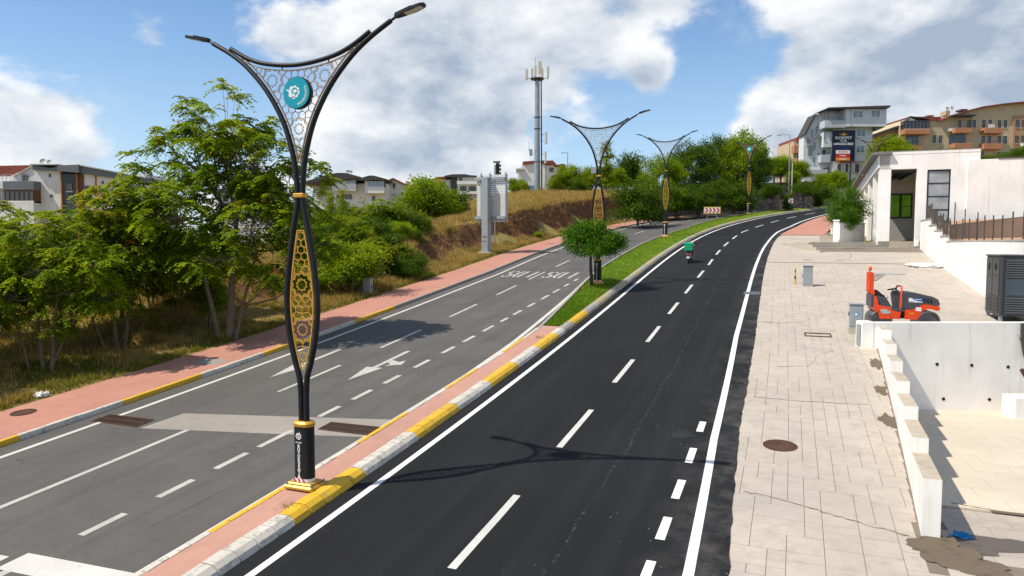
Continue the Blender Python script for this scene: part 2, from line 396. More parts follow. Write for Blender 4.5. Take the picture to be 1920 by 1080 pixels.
def glass(name, col, rough=.06, spec=.9):
    g = G(name); c = g.mix(g.ramp(g.noise(.9, 3), .3, .7), sc(col, .75), sc(col, 1.3)); return g.fin(c, rough, None, 0, spec)

MT = {}
MT['old_asphalt'] = asphalt_old(); MT['new_asphalt'] = asphalt_new()
MT['line_white'] = paint('line_white', (.62, .60, .55), (.13, .127, .12), .62)
MT['line_new'] = paint('line_new', (.82, .82, .80), (.05, .05, .05), .68)
MT['line_dash'] = paint('line_dash', (.60, .585, .55), (.05, .05, .05), .60)
MT['line_old'] = paint('line_old', (.50, .48, .44), (.13, .127, .12), .57)
MT['kerb_white'] = paint('kerb_white', (.60, .56, .49), (.30, .27, .23), .52)
MT['kerb_yellow'] = paint('kerb_yellow', (.70, .42, .02), (.36, .28, .15), .57)
MT['kerb_bare'] = concrete('kerb_bare', (.34, .31, .265), stain=(.16, .14, .11), amt=.7)
MT['kerb_faded'] = paint('kerb_faded', (.42, .33, .11), (.36, .33, .29), .44)
MT['pink_pave'] = brick_pave('pink_pave', (.43, .205, .15), (.38, .18, .135), (.32, .185, .145), .20, .10)
MT['pink_median'] = brick_pave('pink_median', (.44, .24, .18), (.40, .215, .165), (.36, .22, .175), .20, .10)
MT['lot'] = concrete('lot_concrete', (.46, .405, .34), crack=True)
MT['lot_joint'] = concrete('lot_joint', (.20, .165, .125))
def slabmat():
    g = G('slab'); col = (.475, .415, .35); oi = g.nd('ShaderNodeObjectInfo').outputs['Random']
    c = g.mix(g.ramp(g.noise(.5, 7, .62), .3, .72), sc(col, .84), sc(col, 1.06)); c = g.mix(g.ramp(oi, 0, 1, 0, .5), c, (.40, .36, .315))
    cell = g.voro(2.0, out='Color'); bw = g.nd('ShaderNodeRGBToBW'); g.L.new(cell, bw.inputs[0]); c = g.mix(g.ramp(bw.outputs[0], .3, .7, 0, .22), c, (.56, .50, .43))
    c = g.mix(g.ramp(g.noise(3.0, 8, .72), .50, .72, 0, .5), c, (.25, .205, .155)); c = g.mix(g.ramp(g.noise(.22, 6, .6), .52, .70, 0, .45), c, (.33, .30, .27)); c = g.mix(g.ramp(g.noise(60, 3, .7), .5, .75, 0, .35), c, (.26, .22, .18))
    sp = g.voro(3.2); c = g.mix(g.math('MULTIPLY', g.ramp(sp, .045, .02), g.ramp(g.noise(.7, 4), .5, .6)), c, (.08, .07, .06))
    return g.fin(c, .87, g.bump(g.noise(40, 6, .75), .45, .012), spec=.22)
MT['slab'] = slabmat()
MT['patch'] = concrete('patch', (.30, .27, .235))
MT['tile_floor'] = concrete('tile_floor', (.60, .53, .42), stain=(.55, .43, .27), amt=.4)
MT['white_wall'] = concrete('white_wall', (.88, .86, .82), dark=.85, streak=True, amt=.15)
MT['white_plain'] = concrete('white_plain', (.88, .86, .83), dark=.88, streak=True, amt=.12)
MT['step'] = concrete('step', (.46, .41, .34))
MT['earth'] = concrete('earth', (.135, .068, .036), stain=(.06, .032, .02), amt=.8)
MT['black_metal'] = plain('black_metal', (.013, .0145, .017), .5, .2, 3, 60, .05, 0, .28, local=True)
MT['gold'] = plain('gold_paint', (.60, .32, .035), .38, .15, 4, 60, .05, .25, .5, local=True)
MT['gold_lattice'] = plain('gold_lattice', (.62, .34, .04), .45, .15, 4, 60, .0, .2, .5, local=True)
MT['gold_backlit'] = plain('gold_lattice_backlit', (.30, .20, .115), .5, .15, 4, 60, .0, .1, .4, local=True)  # upper lattice: same gold, darkened in colour to look backlit against the sky
MT['parapet_top'] = concrete('parapet_top', (.50, .43, .33), amt=.6)
MT['teal'] = plain('teal_disc', (.0, .30, .40), .35, .06, 1, 50, 0, 0, .4, local=True)
MT['white_print'] = plain('white_print', (.80, .80, .80), .5, .05, 2, 50, 0, local=True)
MT['galv'] = plain('galvanised', (.36, .38, .40), .45, .2, 2, 40, .08, .55, .5, dirt=(.2, .19, .17), dirt_amt=.3, local=True)
MT['grey_paint'] = plain('grey_paint', (.30, .33, .35), .5, .12, 1.5, 50, .05, 0, .4, dirt=(.2, .19, .17), dirt_amt=.3, local=True)
MT['dark_grey'] = plain('dark_grey', (.050, .056, .062), .45, .15, 2, 50, .05, 0, .4, local=True)
MT['rust'] = plain('rust', (.11, .055, .035), .8, .35, 5, 60, .4, .3, .3)
MT['bark'] = plain('bark', (.20, .16, .115), .9, .35, 6, 40, .6)
MT['bark_dark'] = plain('bark_dark', (.06, .048, .04), .9, .35, 6, 40, .6)
MT['soil_dry'] = concrete('soil_dry', (.22, .15, .08), stain=(.14, .12, .035), amt=.7)
MT['rubber'] = plain('rubber', (.018, .018, .019), .75, .2, 8, 60, .2, local=True)
MT['red_white'] = plain('tape', (.55, .05, .04), .5, .1, local=True)
MT['leaf_ail'] = leafmat('leaf_ailanthus', [(0, (.105, .19, .008)), (.4, (.225, .33, .010)), (.8, (.35, .43, .014)), (1, (.52, .46, .02))], .5)
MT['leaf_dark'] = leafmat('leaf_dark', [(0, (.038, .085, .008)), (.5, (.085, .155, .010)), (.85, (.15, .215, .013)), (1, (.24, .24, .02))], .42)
MT['leaf_bright'] = leafmat('leaf_bright', [(0, (.045, .125, .008)), (.5, (.085, .21, .010)), (1, (.17, .31, .014))], .4)
MT['leaf_yel'] = leafmat('leaf_yellowgreen', [(0, (.12, .20, .009)), (.5, (.25, .34, .012)), (.85, (.40, .42, .016)), (1, (.54, .38, .02))], .5)
MT['leaf_orange'] = leafmat('seed_orange', [(0, (.30, .09, .012)), (1, (.48, .20, .03))], .3)
MT['dry'] = grassmat('dry_grass', [(0, (.28, .17, .045)), (.4, (.50, .34, .11)), (.8, (.66, .49, .20)), (1, (.30, .26, .05))])
MT['weed'] = grassmat('green_weeds', [(0, (.10, .13, .012)), (.5, (.21, .21, .02)), (1, (.34, .27, .05))])
MT['lawn'] = grassmat('lawn', [(0, (.07, .17, .008)), (.5, (.13, .27, .010)), (1, (.28, .33, .02))])
def lawn_ground():
    g = G('lawn_ground'); c = g.mix(g.ramp(g.noise(.8, 6, .65), .35, .68), (.10, .22, .010), (.28, .29, .025)); c = g.mix(g.ramp(g.noise(35, 3, .7), .4, .7, 0, .5), c, (.035, .075, .010))
    return g.fin(c, .9, g.bump(g.noise(30, 4, .7), .8, .04), spec=.2)
MT['lawn_ground'] = lawn_ground()
def field():
    g = G('field_ground'); c = g.mix(g.ramp(g.noise(.25, 7, .65), .38, .62), (.26, .185, .075), (.115, .125, .025)); c = g.mix(g.ramp(g.noise(2.5, 6, .7), .4, .7, 0, .6), c, (.34, .25, .11))
    return g.fin(c, .95, g.bump(g.noise(6, 6, .75), .8, .15), spec=.15)
MT['field'] = field()
def bank():
    # earth shows where the slope is steep, dry litter elsewhere
    g = G('bank_ground'); nz = g.nd('ShaderNodeSeparateXYZ'); g.L.new(g.nd('ShaderNodeNewGeometry').outputs['True Normal'], nz.inputs[0])
    e = g.mix(g.ramp(g.noise(2.2, 7, .7), .35, .68), (.10, .045, .022), (.25, .125, .06))
    l = g.mix(g.ramp(g.noise(1.2, 7, .68), .38, .64), (.27, .17, .06), (.13, .13, .02)); l = g.mix(g.ramp(g.noise(5, 6, .7), .45, .7, 0, .6), l, (.42, .30, .12))
    f = g.math('ADD', nz.outputs[2], g.math('MULTIPLY', g.math('SUBTRACT', g.noise(1.5, 5, .7), .5), .35))
    return g.fin(g.mix(g.ramp(f, .92, .78), l, e), .95, g.bump(g.noise(7, 7, .75), 1.0, .12), spec=.15)
MT['bank'] = bank()
def stonewall():
    g = G('rubble_wall'); v = g.voro(2.6, 'DISTANCE_TO_EDGE', stretch=(1, 1, 1.5)); n = g.nd('ShaderNodeTexVoronoi'); mp = g.nd('ShaderNodeMapping'); mp.inputs['Scale'].default_value = (1, 1, 1.5); g.L.new(g.pos(), mp.inputs[0]); g.L.new(mp.outputs[0], n.inputs['Vector']); n.inputs['Scale'].default_value = 2.6
    bw = g.nd('ShaderNodeRGBToBW'); g.L.new(n.outputs['Color'], bw.inputs[0])
    c = g.mix(g.ramp(bw.outputs[0], .25, .75), (.17, .13, .095), (.40, .345, .28)); c = g.mix(g.ramp(v, .05, .02), c, (.09, .075, .06))
    return g.fin(c, .92, g.bump(g.ramp(v, .0, .12), 1.0, .08), spec=.2)
MT['rubble'] = stonewall()
# ------------------------------------------------------------------ cross section lines (n as a function of s)
nML = pw((-90, -.05), (15, -.05), (19.5, -.15), (27.4, -.95), (34, -1.65), (39, -2.0), (55, -2.35), (70, -2.15), (80, -3.0), (90, -4.2), (110, -5), (190, -5))
nLI = pw((-90, -.37), (12, -.37), (17, -.54), (23.5, -.98), (28.7, -1.36), (35, -1.95), (40, -2.3), (46, -2.45), (56, -2.68), (70, -2.5), (80, -3.3), (90, -4.5), (110, -5.3), (190, -5.3))
nLK = pw((-90, -9.17), (36, -9.25), (50, -9.75), (67, -10.2), (85, -11.6), (100, -12.4), (190, -12.4))
nLL = pw((-90, -8.4), (36, -8.5), (46, -8.95), (67, -9.5), (85, -10.9), (100, -11.7), (190, -11.7))
nLW = lambda s: nLK(s) - 2.75
nMK = lambda s: 1.08
nRA = pw((-90, 9.2), (1.7, 9.06), (4.3, 8.92), (9, 8.74), (32, 8.7), (50, 8.68), (61, 8.5), (72, 9.0), (90, 8.6), (190, 8.4))
nRR = pw((-90, 8.5), (1.5, 8.45), (8, 8.2), (20, 8.0), (45, 8.08), (57, 8.05), (66, 7.9), (72, 8.2), (90, 7.9), (190, 7.8))
def C(v): return v if callable(v) else (lambda s: v)
def strip(name, n0, n1, s0, s1, ds, dz, mat, parent=None, cols=1, wob=0.0, skirt=0.0, **k):
    n0, n1 = C(n0), C(n1); ss = np.arange(s0, s1 + ds * .5, ds); v = []; uv = []; f = []
    dzf = C(dz)
    for s in ss:
        a, b = n0(s), n1(s)
        if wob: b += (mnoise.noise(Vector((s * 2.3, 7.7, 0))) * .6 + mnoise.noise(Vector((s * 8.0, 1.7, 0))) * .4) * wob
        for c in range(cols + 1):
            n = a + (b - a) * c / cols; v.append(tuple(W(s, n, dzf(s)))); uv.append((s, n))
    m = cols + 1
    for i in range(len(ss) - 1):
        for c in range(cols): f.append((i * m + c, i * m + c + 1, (i + 1) * m + c + 1, (i + 1) * m + c))
    if skirt:
        for c in (0, cols):
            base = len(v)
            for i in range(len(ss)):
                p = v[i * m + c]; v.append((p[0], p[1], p[2] - skirt)); uv.append(uv[i * m + c])
            for i in range(len(ss) - 1): f.append((i * m + c, (i + 1) * m + c, base + i + 1, base + i))
    me = bpy.data.meshes.new(name); me.from_pydata(v, [], f); me.materials.append(mat)
    ul = me.uv_layers.new(name='UVMap'); li = np.zeros(len(me.loops), dtype=np.int32); me.loops.foreach_get('vertex_index', li)
    ul.data.foreach_set('uv', np.array(uv, dtype=np.float32)[li].ravel()); me.update()
    o = bpy.data.objects.new(name, me); link(o, parent); return tag(o, **k)
ST = dict(kind='structure')

# ------------------------------------------------------------------ terrain
_B = pw((-40, 0), (6, 0.0), (13, .35), (20, 1.2), (27, 1.6), (36, 1.6), (45, 2.1), (55, 2.8), (65, 3.2), (82, 3.5), (100, 3.4), (140, 3))
_TOE = pw((-40, 1), (13, 3.0), (20, 2.4), (25.6, 1.4), (31, .7), (40, 1.7), (48, 2.2), (55, .9), (70, .6), (140, .6))
_BW = pw((-40, 9), (13, 7), (20, 4.4), (28, 3.2), (45, 3.0), (60, 2.4), (80, 2.0), (140, 2.0))
_SL = pw((-40, .035), (10, .035), (24, .012), (38, .012), (46, .03), (54, .055), (62, .068), (140, .068))
def left_h(s, n, fine=True):
    m = nLW(s) - n
    t = min(max((m - _TOE(s)) / _BW(s), 0), 1); b = _B(s)
    # ragged, partly undercut face
    w = (mnoise.noise(Vector((s * .55, n * .2, 3.1))) * .35 + mnoise.noise(Vector((s * 1.7, n * .7, 9.1))) * .14) * (1 if fine else 0)
    t = min(max(t + w * (0 if t <= 0 or t >= 1 else 1) * 1.1 * min(t * 5, 1), 0), 1)
    prof = t * t * (3 - 2 * t) if b < .9 else (0.22 * min(t / .45, 1) + 0.78 * min(max((t - .45) / .4, 0), 1) ** 1.1)
    z = b * prof
    over = max(m - _TOE(s) - _BW(s), 0)
    z += _SL(s) * min(over, 55)
    px_, py_ = ctr(s)[0] + n * math.cos(float(ctr(s)[3])), ctr(s)[1] - n * math.sin(float(ctr(s)[3]))
    t2 = min(max((py_ - 50) / 40, 0), 1); z -= .21 * max(0, 2.5 - px_) * t2 * t2 * (3 - 2 * t2) * min(over / 8, 1)
    if fine:
        z += mnoise.noise(Vector((s * .35, n * .35, 0))) * .22 * min(m / 2, 1) + mnoise.noise(Vector((s * 1.3, n * 1.3, 5))) * .07 * min(m, 1)
    return z
def ground_sheet():
    def axis(a, b, c, d, st): return np.concatenate([np.linspace(a, b, 14)[:-1], np.arange(b, c, st), np.linspace(c, d, 14)])
    xs = axis(-2200, -170, 200, 2200, 4.0); ys = axis(-600, -24, 230, 3000, 4.0)
    X, Y = np.meshgrid(xs, ys); s, n = SN(X, Y); Z = np.empty_like(s)
    for i in range(len(s)):
        si, ni = min(max(s[i], -60), 118), n[i]; z0 = float(zroad(si))
        if ni < nLW(si): z = z0 + left_h(si, max(ni, -130), False) - (.45 if ni > -56 else .45 * max(0, 1 - (-56 - ni) / 8))
        elif ni < 12: z = z0 - .4
        elif si < 30 and ni < 60: z = float(zroad(3)) - 2.6
        else: z = z0 - .4 + min(max(ni - 21, 0) * .10, 5)
        Z[i] = z
    Z = Z.reshape(X.shape)
    r, c = X.shape; V = np.stack([X, Y, Z], -1).reshape(-1, 3); idx = np.arange(r * c).reshape(r, c)
    Fq = np.stack([idx[:-1, :-1], idx[:-1, 1:], idx[1:, 1:], idx[1:, :-1]], -1).reshape(-1, 4)
    o = bpy.data.objects.new('ground', np_mesh('ground', V, Fq, MT['field'], smooth=True)); link(o); tag(o, **ST)
ground_sheet()
BANK_O = None
def bank_mesh():
    global BANK_O
    ss = np.concatenate([np.arange(-14, 70, .45), np.arange(70, 105, .9)]); ms = np.concatenate([np.arange(0, 6.5, .3), np.arange(6.5, 16, .8), np.arange(16, 48, 2.0)])
    V = np.array([tuple(W(s, nLW(s) - m, left_h(s, nLW(s) - m) + (.10 if m < .01 else .12))) for s in ss for m in ms]); k = len(ms)
    idx = np.arange(len(V)).reshape(len(ss), k); Fq = np.stack([idx[:-1, :-1], idx[1:, :-1], idx[1:, 1:], idx[:-1, 1:]], -1).reshape(-1, 4)
    BANK_O = link(bpy.data.objects.new('embankment', np_mesh('embankment', V, Fq, MT['bank'], smooth=True))); tag(BANK_O, **ST)
bank_mesh()
def bank_pt(s, m, dz=0.0): return W(s, nLW(s) - m, left_h(s, nLW(s) - m) + .12 + dz)

# ------------------------------------------------------------------ roads
road_l = strip('old_road', nLK, lambda s: nML(s) - .02, -14, 128, .5, 0.0, MT['old_asphalt'], cols=6, **ST)
road_r = strip('new_road', lambda s: 1.02, nRA, -14, 128, .2, 0.03, MT['new_asphalt'], cols=6, wob=.055, skirt=.05, **ST)
walk_l = strip('left_pavement', nLW, lambda s: nLK(s) - .14, -14, 128, .5, .135, MT['pink_pave'], cols=2, skirt=.2, **ST)
def dash(nf, s0, s1, w, mat, parent, dz, name='lane_dash', jag=0.02):
    nf = C(nf); k = max(1, int((s1 - s0) / 1.0)); v = []; f = []
    for i in range(k + 1):
        s = s0 + (s1 - s0) * i / k
        v.append(tuple(W(s, nf(s) - w / 2 + random.uniform(-jag, jag) * .2, dz))); v.append(tuple(W(s, nf(s) + w / 2 + random.uniform(-jag, jag) * .2, dz)))
    for i in range(k): f.append((2 * i, 2 * i + 1, 2 * i + 3, 2 * i + 2))
    me = bpy.data.meshes.new(name); me.from_pydata(v, [], f); me.materials.append(mat); return inst(name, me, parent)
# right carriageway
strip('edge_line', lambda s: 1.45, lambda s: 1.61, -12, 118, .5, .034, MT['line_new'], road_r)
strip('edge_line', lambda s: nRR(s) - .09, lambda s: nRR(s) + .09, -12, 118, .5, .034, MT['line_new'], road_r)
nRC = pw((-20, 4.62), (24, 4.72), (42, 4.92), (60, 4.7), (66, 4.55), (76, 5.0), (86, 5.2), (130, 5))
for k in range(-1, 17): dash(nRC, .39 + 5.91 * k, .39 + 5.91 * k + 3.05, .16, MT['line_dash'], road_r, .034)
for a, b in ((-.6, .35), (1.0, 1.72), (2.5, 3.42), (4.28, 5.25), (6.25, 7.2), (8.4, 9.2)): dash(7.8, a, b, .17, MT['line_new'], road_r, .034)
# left carriageway
strip('edge_line', lambda s: nLL(s) - .08, lambda s: nLL(s) + .08, -12, 118, .5, .004, MT['line_white'], road_l)
strip('edge_line', lambda s: nLI(s) - .1, lambda s: nLI(s) + .08, -12, 118, .5, .004, MT['line_white'], road_l)
nL2 = pw((-20, -5.5), (20, -5.45), (44, -5.68), (67, -6.2), (85, -7.6), (100, -8.6))
dash(nL2, -8, 4.6, .15, MT['line_old'], road_l, .004)
for a in (8.39, 14.73, 21.28, 27.7, 33.6, 39.7, 45.9, 52.0, 58.2, 64.4, 70.6, 76.8, 83): dash(nL2, a, a + 3.5, .14, MT['line_old'], road_l, .004)
for a, b in ((-2.6, -1.75), (-.8, .18), (1.0, 1.98), (2.65, 3.71), (4.13, 5.44), (6.65, 7.66), (8.35, 9.44), (10.2, 11.24), (12.3, 13.45), (14.54, 15.65), (16.5, 17.65), (18.6, 19.8), (20.75, 21.67), (22.46, 23.6), (24.6, 25.7), (26.86, 28.2), (29, 30.3), (31.3, 32.3), (33.5, 34.4)):
    dash(lambda s: -2.66 + .004 * s, a, b, .17, MT['line_old'], road_l, .004)
def flat_poly(name, pts, dz, mat, parent):
    me = bpy.data.meshes.new(name); me.from_pydata([tuple(W(s, n, dz)) for s, n in pts], [], [tuple(range(len(pts)))]); me.materials.append(mat)
    me.update()
    if me.polygons[0].normal.z < 0: me.flip_normals()
    return inst(name, me, parent)
flat_poly('stop_line', [(-1.62, -2.95), (-1.48, -.34), (-2.05, -.34), (-2.2, -2.95)], .005, MT['line_white'], road_l)
flat_poly('stop_line', [(-1.95, -5.3), (-1.83, -3.15), (-2.4, -3.15), (-2.5, -5.3)], .005, MT['line_white'], road_l)
# straight-and-turn arrow painted for traffic coming down the hill (points towards smaller s)
def arrow(s0, n0, L=4.3):
    P = lambda a, b: (s0 + a, n0 + b)
    flat_poly('lane_arrow', [P(L, -.09), P(L, .09), P(1.75, .09), P(1.75, .33), P(0, 0), P(1.75, -.33), P(1.75, -.09)][::-1], .005, MT['line_old'], road_l)
def arrow_branch(s0, n0):
    P = lambda a, b: (s0 + a, n0 + b)
    flat_poly('lane_arrow', [P(2.5, .10), P(2.3, .34), P(2.02, .24), P(2.35, .78), P(2.95, .62), P(2.66, .50), P(2.86, .10)], .005, MT['line_old'], road_l)
arrow(10.2, -4.05); arrow_branch(10.2, -4.05); arrow(9.75, -6.92)
def stroke_text(word, s0, nr, wl, hl, gap, mat, parent, name):
    # strokes in unit cell; read by traffic coming downhill: right side of the letters is towards -n, bottom towards smaller s... seen mirrored from here
    GL = {'E': [((0, 0), (0, 1)), ((0, 0), (1, 0)), ((0, .5), (.8, .5)), ((0, 1), (1, 1))], 'D': [((0, 0), (0, 1)), ((0, 0), (.6, 0)), ((.6, 0), (1, .25)), ((1, .25), (1, .75)), ((1, .75), (.6, 1)), ((.6, 1), (0, 1))],
          'S': [((1, .85), (.8, 1)), ((.8, 1), (.2, 1)), ((.2, 1), (0, .8)), ((0, .8), (.1, .58)), ((.1, .58), (.9, .42)), ((.9, .42), (1, .2)), ((1, .2), (.8, 0)), ((.8, 0), (.2, 0)), ((.2, 0), (0, .15))]}
    for i, ch in enumerate(word):
        mb = MB(); x0 = i * (wl + gap)
        for (a, b) in GL[ch]:
            # local x to the reader's right = -n ; local y up = +? reader drives towards -s, top of letter is farther ahead = smaller s
            A = W(s0 - a[1] * hl, nr - x0 - a[0] * wl, .005); B = W(s0 - b[1] * hl, nr - x0 - b[0] * wl, .005)
            d = (B - A).normalized(); e = Vector((d.y, -d.x, 0)).normalized() * .09; A -= d * .05; B += d * .05
            z0 = len(mb.v); dz = Vector((0, 0, .0006 * len(mb.f))); mb.add([A - e + dz, A + e + dz, B + e + dz, B - e + dz], [(0, 1, 2, 3)])
        o = mb.build('painted_letter', mat, parent)
        me = o.data
        if me.polygons[0].normal.z < 0: me.flip_normals()
stroke_text('EDS', 37.0, -3.2, .42, 2.5, .28, MT['line_old'], road_l, 'letter')
stroke_text('EDS', 37.0, -6.05, .42, 2.5, .28, MT['line_old'], road_l, 'letter')
# concrete repair band with its drains
flat_poly('concrete_patch', [(4.3, -6.9), (5.72, -6.75), (7.05, -.36), (5.6, -.36), (5.15, -2.5)], .003, MT['patch'], road_l)
def grate(name, s0, s1, n0, n1, nb, parent, dz=.006, mat='rust'):
    mb = MB(); 
    def q(a, b, c, d, z):
        P = [W(a, c, z), W(a, d, z), W(b, d, z), W(b, c, z)]; mb.add(P, [(0, 1, 2, 3)])
    q(s0, s1, n0, n1, dz)
    g = inst(name, mb.mesh(name, MT['dark_grey']), parent)
    fr = MB()
    for i in range(nb + 1):
        a = n0 + (n1 - n0) * i / nb; m = frame((s0 + s1) / 2, a, dz); fr.box(-.012, .012, -(s1 - s0) / 2, (s1 - s0) / 2, -.01, .014, M=m)
    for s in (s0, (s0 + s1) / 2, s1): fr.box(-(n1 - n0) / 2, (n1 - n0) / 2, -.02, .02, -.01, .016, M=frame(s, (n0 + n1) / 2, dz))
    inst('grate_bars', fr.mesh('grate_bars', MT[mat]), g); return g
grate('road_drain', 4.35, 4.95, -8.8, -7.1, 20, road_l); grate('road_drain', 5.72, 6.32, -1.98, -.42, 22, road_l)
grate('road_drain', 30.2, 30.9, 7.85, 8.65, 9, road_r, .036, 'galv')
def manhole(s, n, r, dz, parent, mat):
    mb = MB(frame(s, n, dz)); mb.lathe([(r, -.02), (r, .012), (r * .93, .016), (r * .9, .006), (r * .62, .006), (r * .6, .012), (r * .5, .012), (r * .48, .006), (r * .1, .006)], 28)
    for i in range(16):
        a = i * math.pi / 8; mb.cbox((r * .76 * math.cos(a), r * .76 * math.sin(a), .008), (.05, .05, .012), M=None)
    o = mb.build('manhole_cover', mat, parent)
manhole(8.02, 9.75, .40, .012, None, MT['rust']); bpy.context.view_layer.update()
mh = COL.objects['manhole_cover']; tag(mh, 'round rusty manhole cover set in the pale forecourt paving', 'manhole cover')
manhole(8.05, 7.35, .33, .026, road_r, MT['rubber'])
manhole(4.0, -11.2, .34, .137, walk_l, MT['rust'])
flat_poly('access_cover', [(10.2, -9.75), (11.0, -9.75), (11.0, -10.9), (10.2, -10.9)], .139, MT['patch'], walk_l)

# ------------------------------------------------------------------ median
med_p = strip('median_paving', lambda s: nML(s) + .0, lambda s: .70, -14, 19.6, .4, .165, MT['pink_median'], cols=2, skirt=.2, **ST)
def median_lawn():
    ss = np.arange(19.4, 118, .4); k = 9; v = []; f = []
    for s in ss:
        a, b = nML(s) + .02, .72
        for c in range(k):
            t = c / (k - 1); n = a + (b - a) * t
            z = .07 + .10 * t + .16 * math.sin(math.pi * t) * min((s - 19.4) / 3, 1) + mnoise.noise(Vector((s * .8, n * .8, 2))) * .05
            v.append(tuple(W(s, n, z)))
    for i in range(len(ss) - 1):
        for c in range(k - 1): f.append((i * k + c, i * k + c + 1, (i + 1) * k + c + 1, (i + 1) * k + c))
    me = bpy.data.meshes.new('median_lawn'); me.from_pydata(v, [], f); me.materials.append(MT['lawn_ground']); me.polygons.foreach_set('use_smooth', [True] * len(f))
    return inst('median_lawn', me, **ST)
lawn_o = median_lawn()
def lawn_z(s, n):
    a, b = nML(s) + .02, .72; t = (n - a) / (b - a); return .07 + .10 * t + .16 * math.sin(math.pi * t) * min((s - 19.4) / 3, 1) + mnoise.noise(Vector((s * .8, n * .8, 2))) * .05

# kerbs: each stone its own piece
def stone_mesh(prof, L, mat, seed):
    rnd = random.Random(seed); mb = MB(); k = len(prof); g = .009; vs = []
    for yy in (-L / 2 + g, -L / 2 + g + .02, L / 2 - g - .02, L / 2 - g):
        e = .006 if abs(yy) > L / 2 - g - .01 else 0
        cx = sum(p[0] for p in prof) / k; cz = sum(p[1] for p in prof) / k
        for (x, z) in prof: vs.append((x + (cx - x) * e * 6 + rnd.uniform(-.004, .004), yy, z + (cz - z) * e * 6 + rnd.uniform(-.004, .004)))
    fs = [(i * k + j, i * k + (j + 1) % k, (i + 1) * k + (j + 1) % k, (i + 1) * k + j) for i in range(3) for j in range(k)]
    fs += [tuple(range(k - 1, -1, -1)), tuple(3 * k + j for j in range(k))]
    mb.add(vs, fs); return mb.mesh('kerb_stone', mat)
def kerb(name, nf, prof, L, s0, s1, colour, limit, dz=0.0):
    kb = empty(name, T(W(s0, nf(s0))), kind='structure'); inv = kb.matrix_world.inverted()
    cache = {}; far = MB(); i = 0; s = s0
    while s < s1:
        sm = s + L / 2; col = colour(sm, i)
        th = math.atan2(nf(sm + .5) - nf(sm - .5), 1.0)
        m = frame(sm, nf(sm), dz + random.uniform(-.006, .006), True, th) @ RZ(random.uniform(-.008, .008))
        if i < limit:
            key = (col, i % 3)
            if key not in cache: cache[key] = stone_mesh(prof, L, MT[col], hash(key) % 1000)
            inst('kerb_stone', cache[key], kb, inv @ m)
        else:
            far.M = m; far.mi = ['kerb_bare', 'kerb_faded', 'kerb_white', 'kerb_yellow'].index(col)
            k = len(prof); vs = [(x, -L / 2 + .008, z) for x, z in prof] + [(x, L / 2 - .008, z) for x, z in prof]
            far.add(vs, [(j, (j + 1) % k, (j + 1) % k + k, j + k) for j in range(k)] + [tuple(range(k - 1, -1, -1)), tuple(range(k, 2 * k))])
        s += L; i += 1
    if far.v: o = far.build('far_kerb_stones', [MT[c] for c in ('kerb_bare', 'kerb_faded', 'kerb_white', 'kerb_yellow')], kb, kind='stuff'); o.matrix_local = inv
    return kb
def col_med(s, i):
    y = ((s - .85) % 4.93) < 2.45
    if s < 19.2: return 'kerb_yellow' if y else 'kerb_white'
    if s < 24: return 'kerb_yellow' if y else 'kerb_bare'
    return ('kerb_faded' if y else 'kerb_bare')
kerb('median_kerb', lambda s: nMK(s), [(0, -.1), (0, .05), (-.05, .14), (-.16, .215), (-.40, .215), (-.40, -.1)], .493, -9.0, 116, col_med, 190)
def col_ml(s, i):
    y = ((s + .2) % 4.93) < 2.45
    if s < 19: return 'kerb_yellow' if y else 'kerb_white'
    return 'kerb_bare'
kerb('median_back_kerb', lambda s: nML(s), [(-.15, -.1), (-.14, .09), (-.12, .172), (.01, .178), (.01, -.1)], .493, -9.0, 116, col_ml, 110)
def col_l(s, i):
    if s < 2.55: return 'kerb_yellow' if s > -1.0 else 'kerb_white'
    if s < 5.8: return 'kerb_white'
    if s < 9.0: return 'kerb_yellow'
    if s < 12.6: return 'kerb_white'
    if s < 15.2: return 'kerb_yellow'
    if s < 18.9: return 'kerb_white'
    if s < 22.6: return 'kerb_yellow'
    return 'kerb_bare'
kerb('left_kerb', lambda s: nLK(s), [(0, -.1), (-.01, .10), (-.03, .145), (-.155, .15), (-.155, -.1)], .65, -8.5, 116, col_l, 130)

# ------------------------------------------------------------------ right-hand forecourt
def grid_surface(name, s0, s1, ds, n0, n1, cols, zf, mat, **k):
    n0, n1 = C(n0), C(n1); v = []; f = []; ss = np.arange(s0, s1 + ds * .5, ds)
    for s in ss:
        a, b = n0(s), n1(s)
        for c in range(cols + 1): n = a + (b - a) * c / cols; v.append(tuple(W(s, n, zf(s, n))))
    m = cols + 1
    for i in range(len(ss) - 1):
        for c in range(cols): f.append((i * m + c, i * m + c + 1, (i + 1) * m + c + 1, (i + 1) * m + c))
    me = bpy.data.meshes.new(name); me.from_pydata(v, [], f); me.materials.append(mat); me.update(); return inst(name, me, **k)
# wall of the sunken yard: parapet along the forecourt, cross wall parallel to the camera plane at y = WY
WY = 26.6
def nP(s): return 12.2 + (s - 4.2) * (13.1 - 12.2) / 15.0       # forecourt side of the parapet
def nF(s):
    x, y, z, t = ctr(s); return float(min(19.7, (y - WY - .2) / math.sin(t))) if s < 51 else 19.3 if s < 54 else 12.7
fore = grid_surface('forecourt', -14, 66, .5, lambda s: nRA(s) - .35, lambda s: (32.0 if s < 3.4 else nP(s) + .05 if s < 20.4 else nF(s)), 12, lambda s, n: 0.0, MT['lot_joint'], **ST)
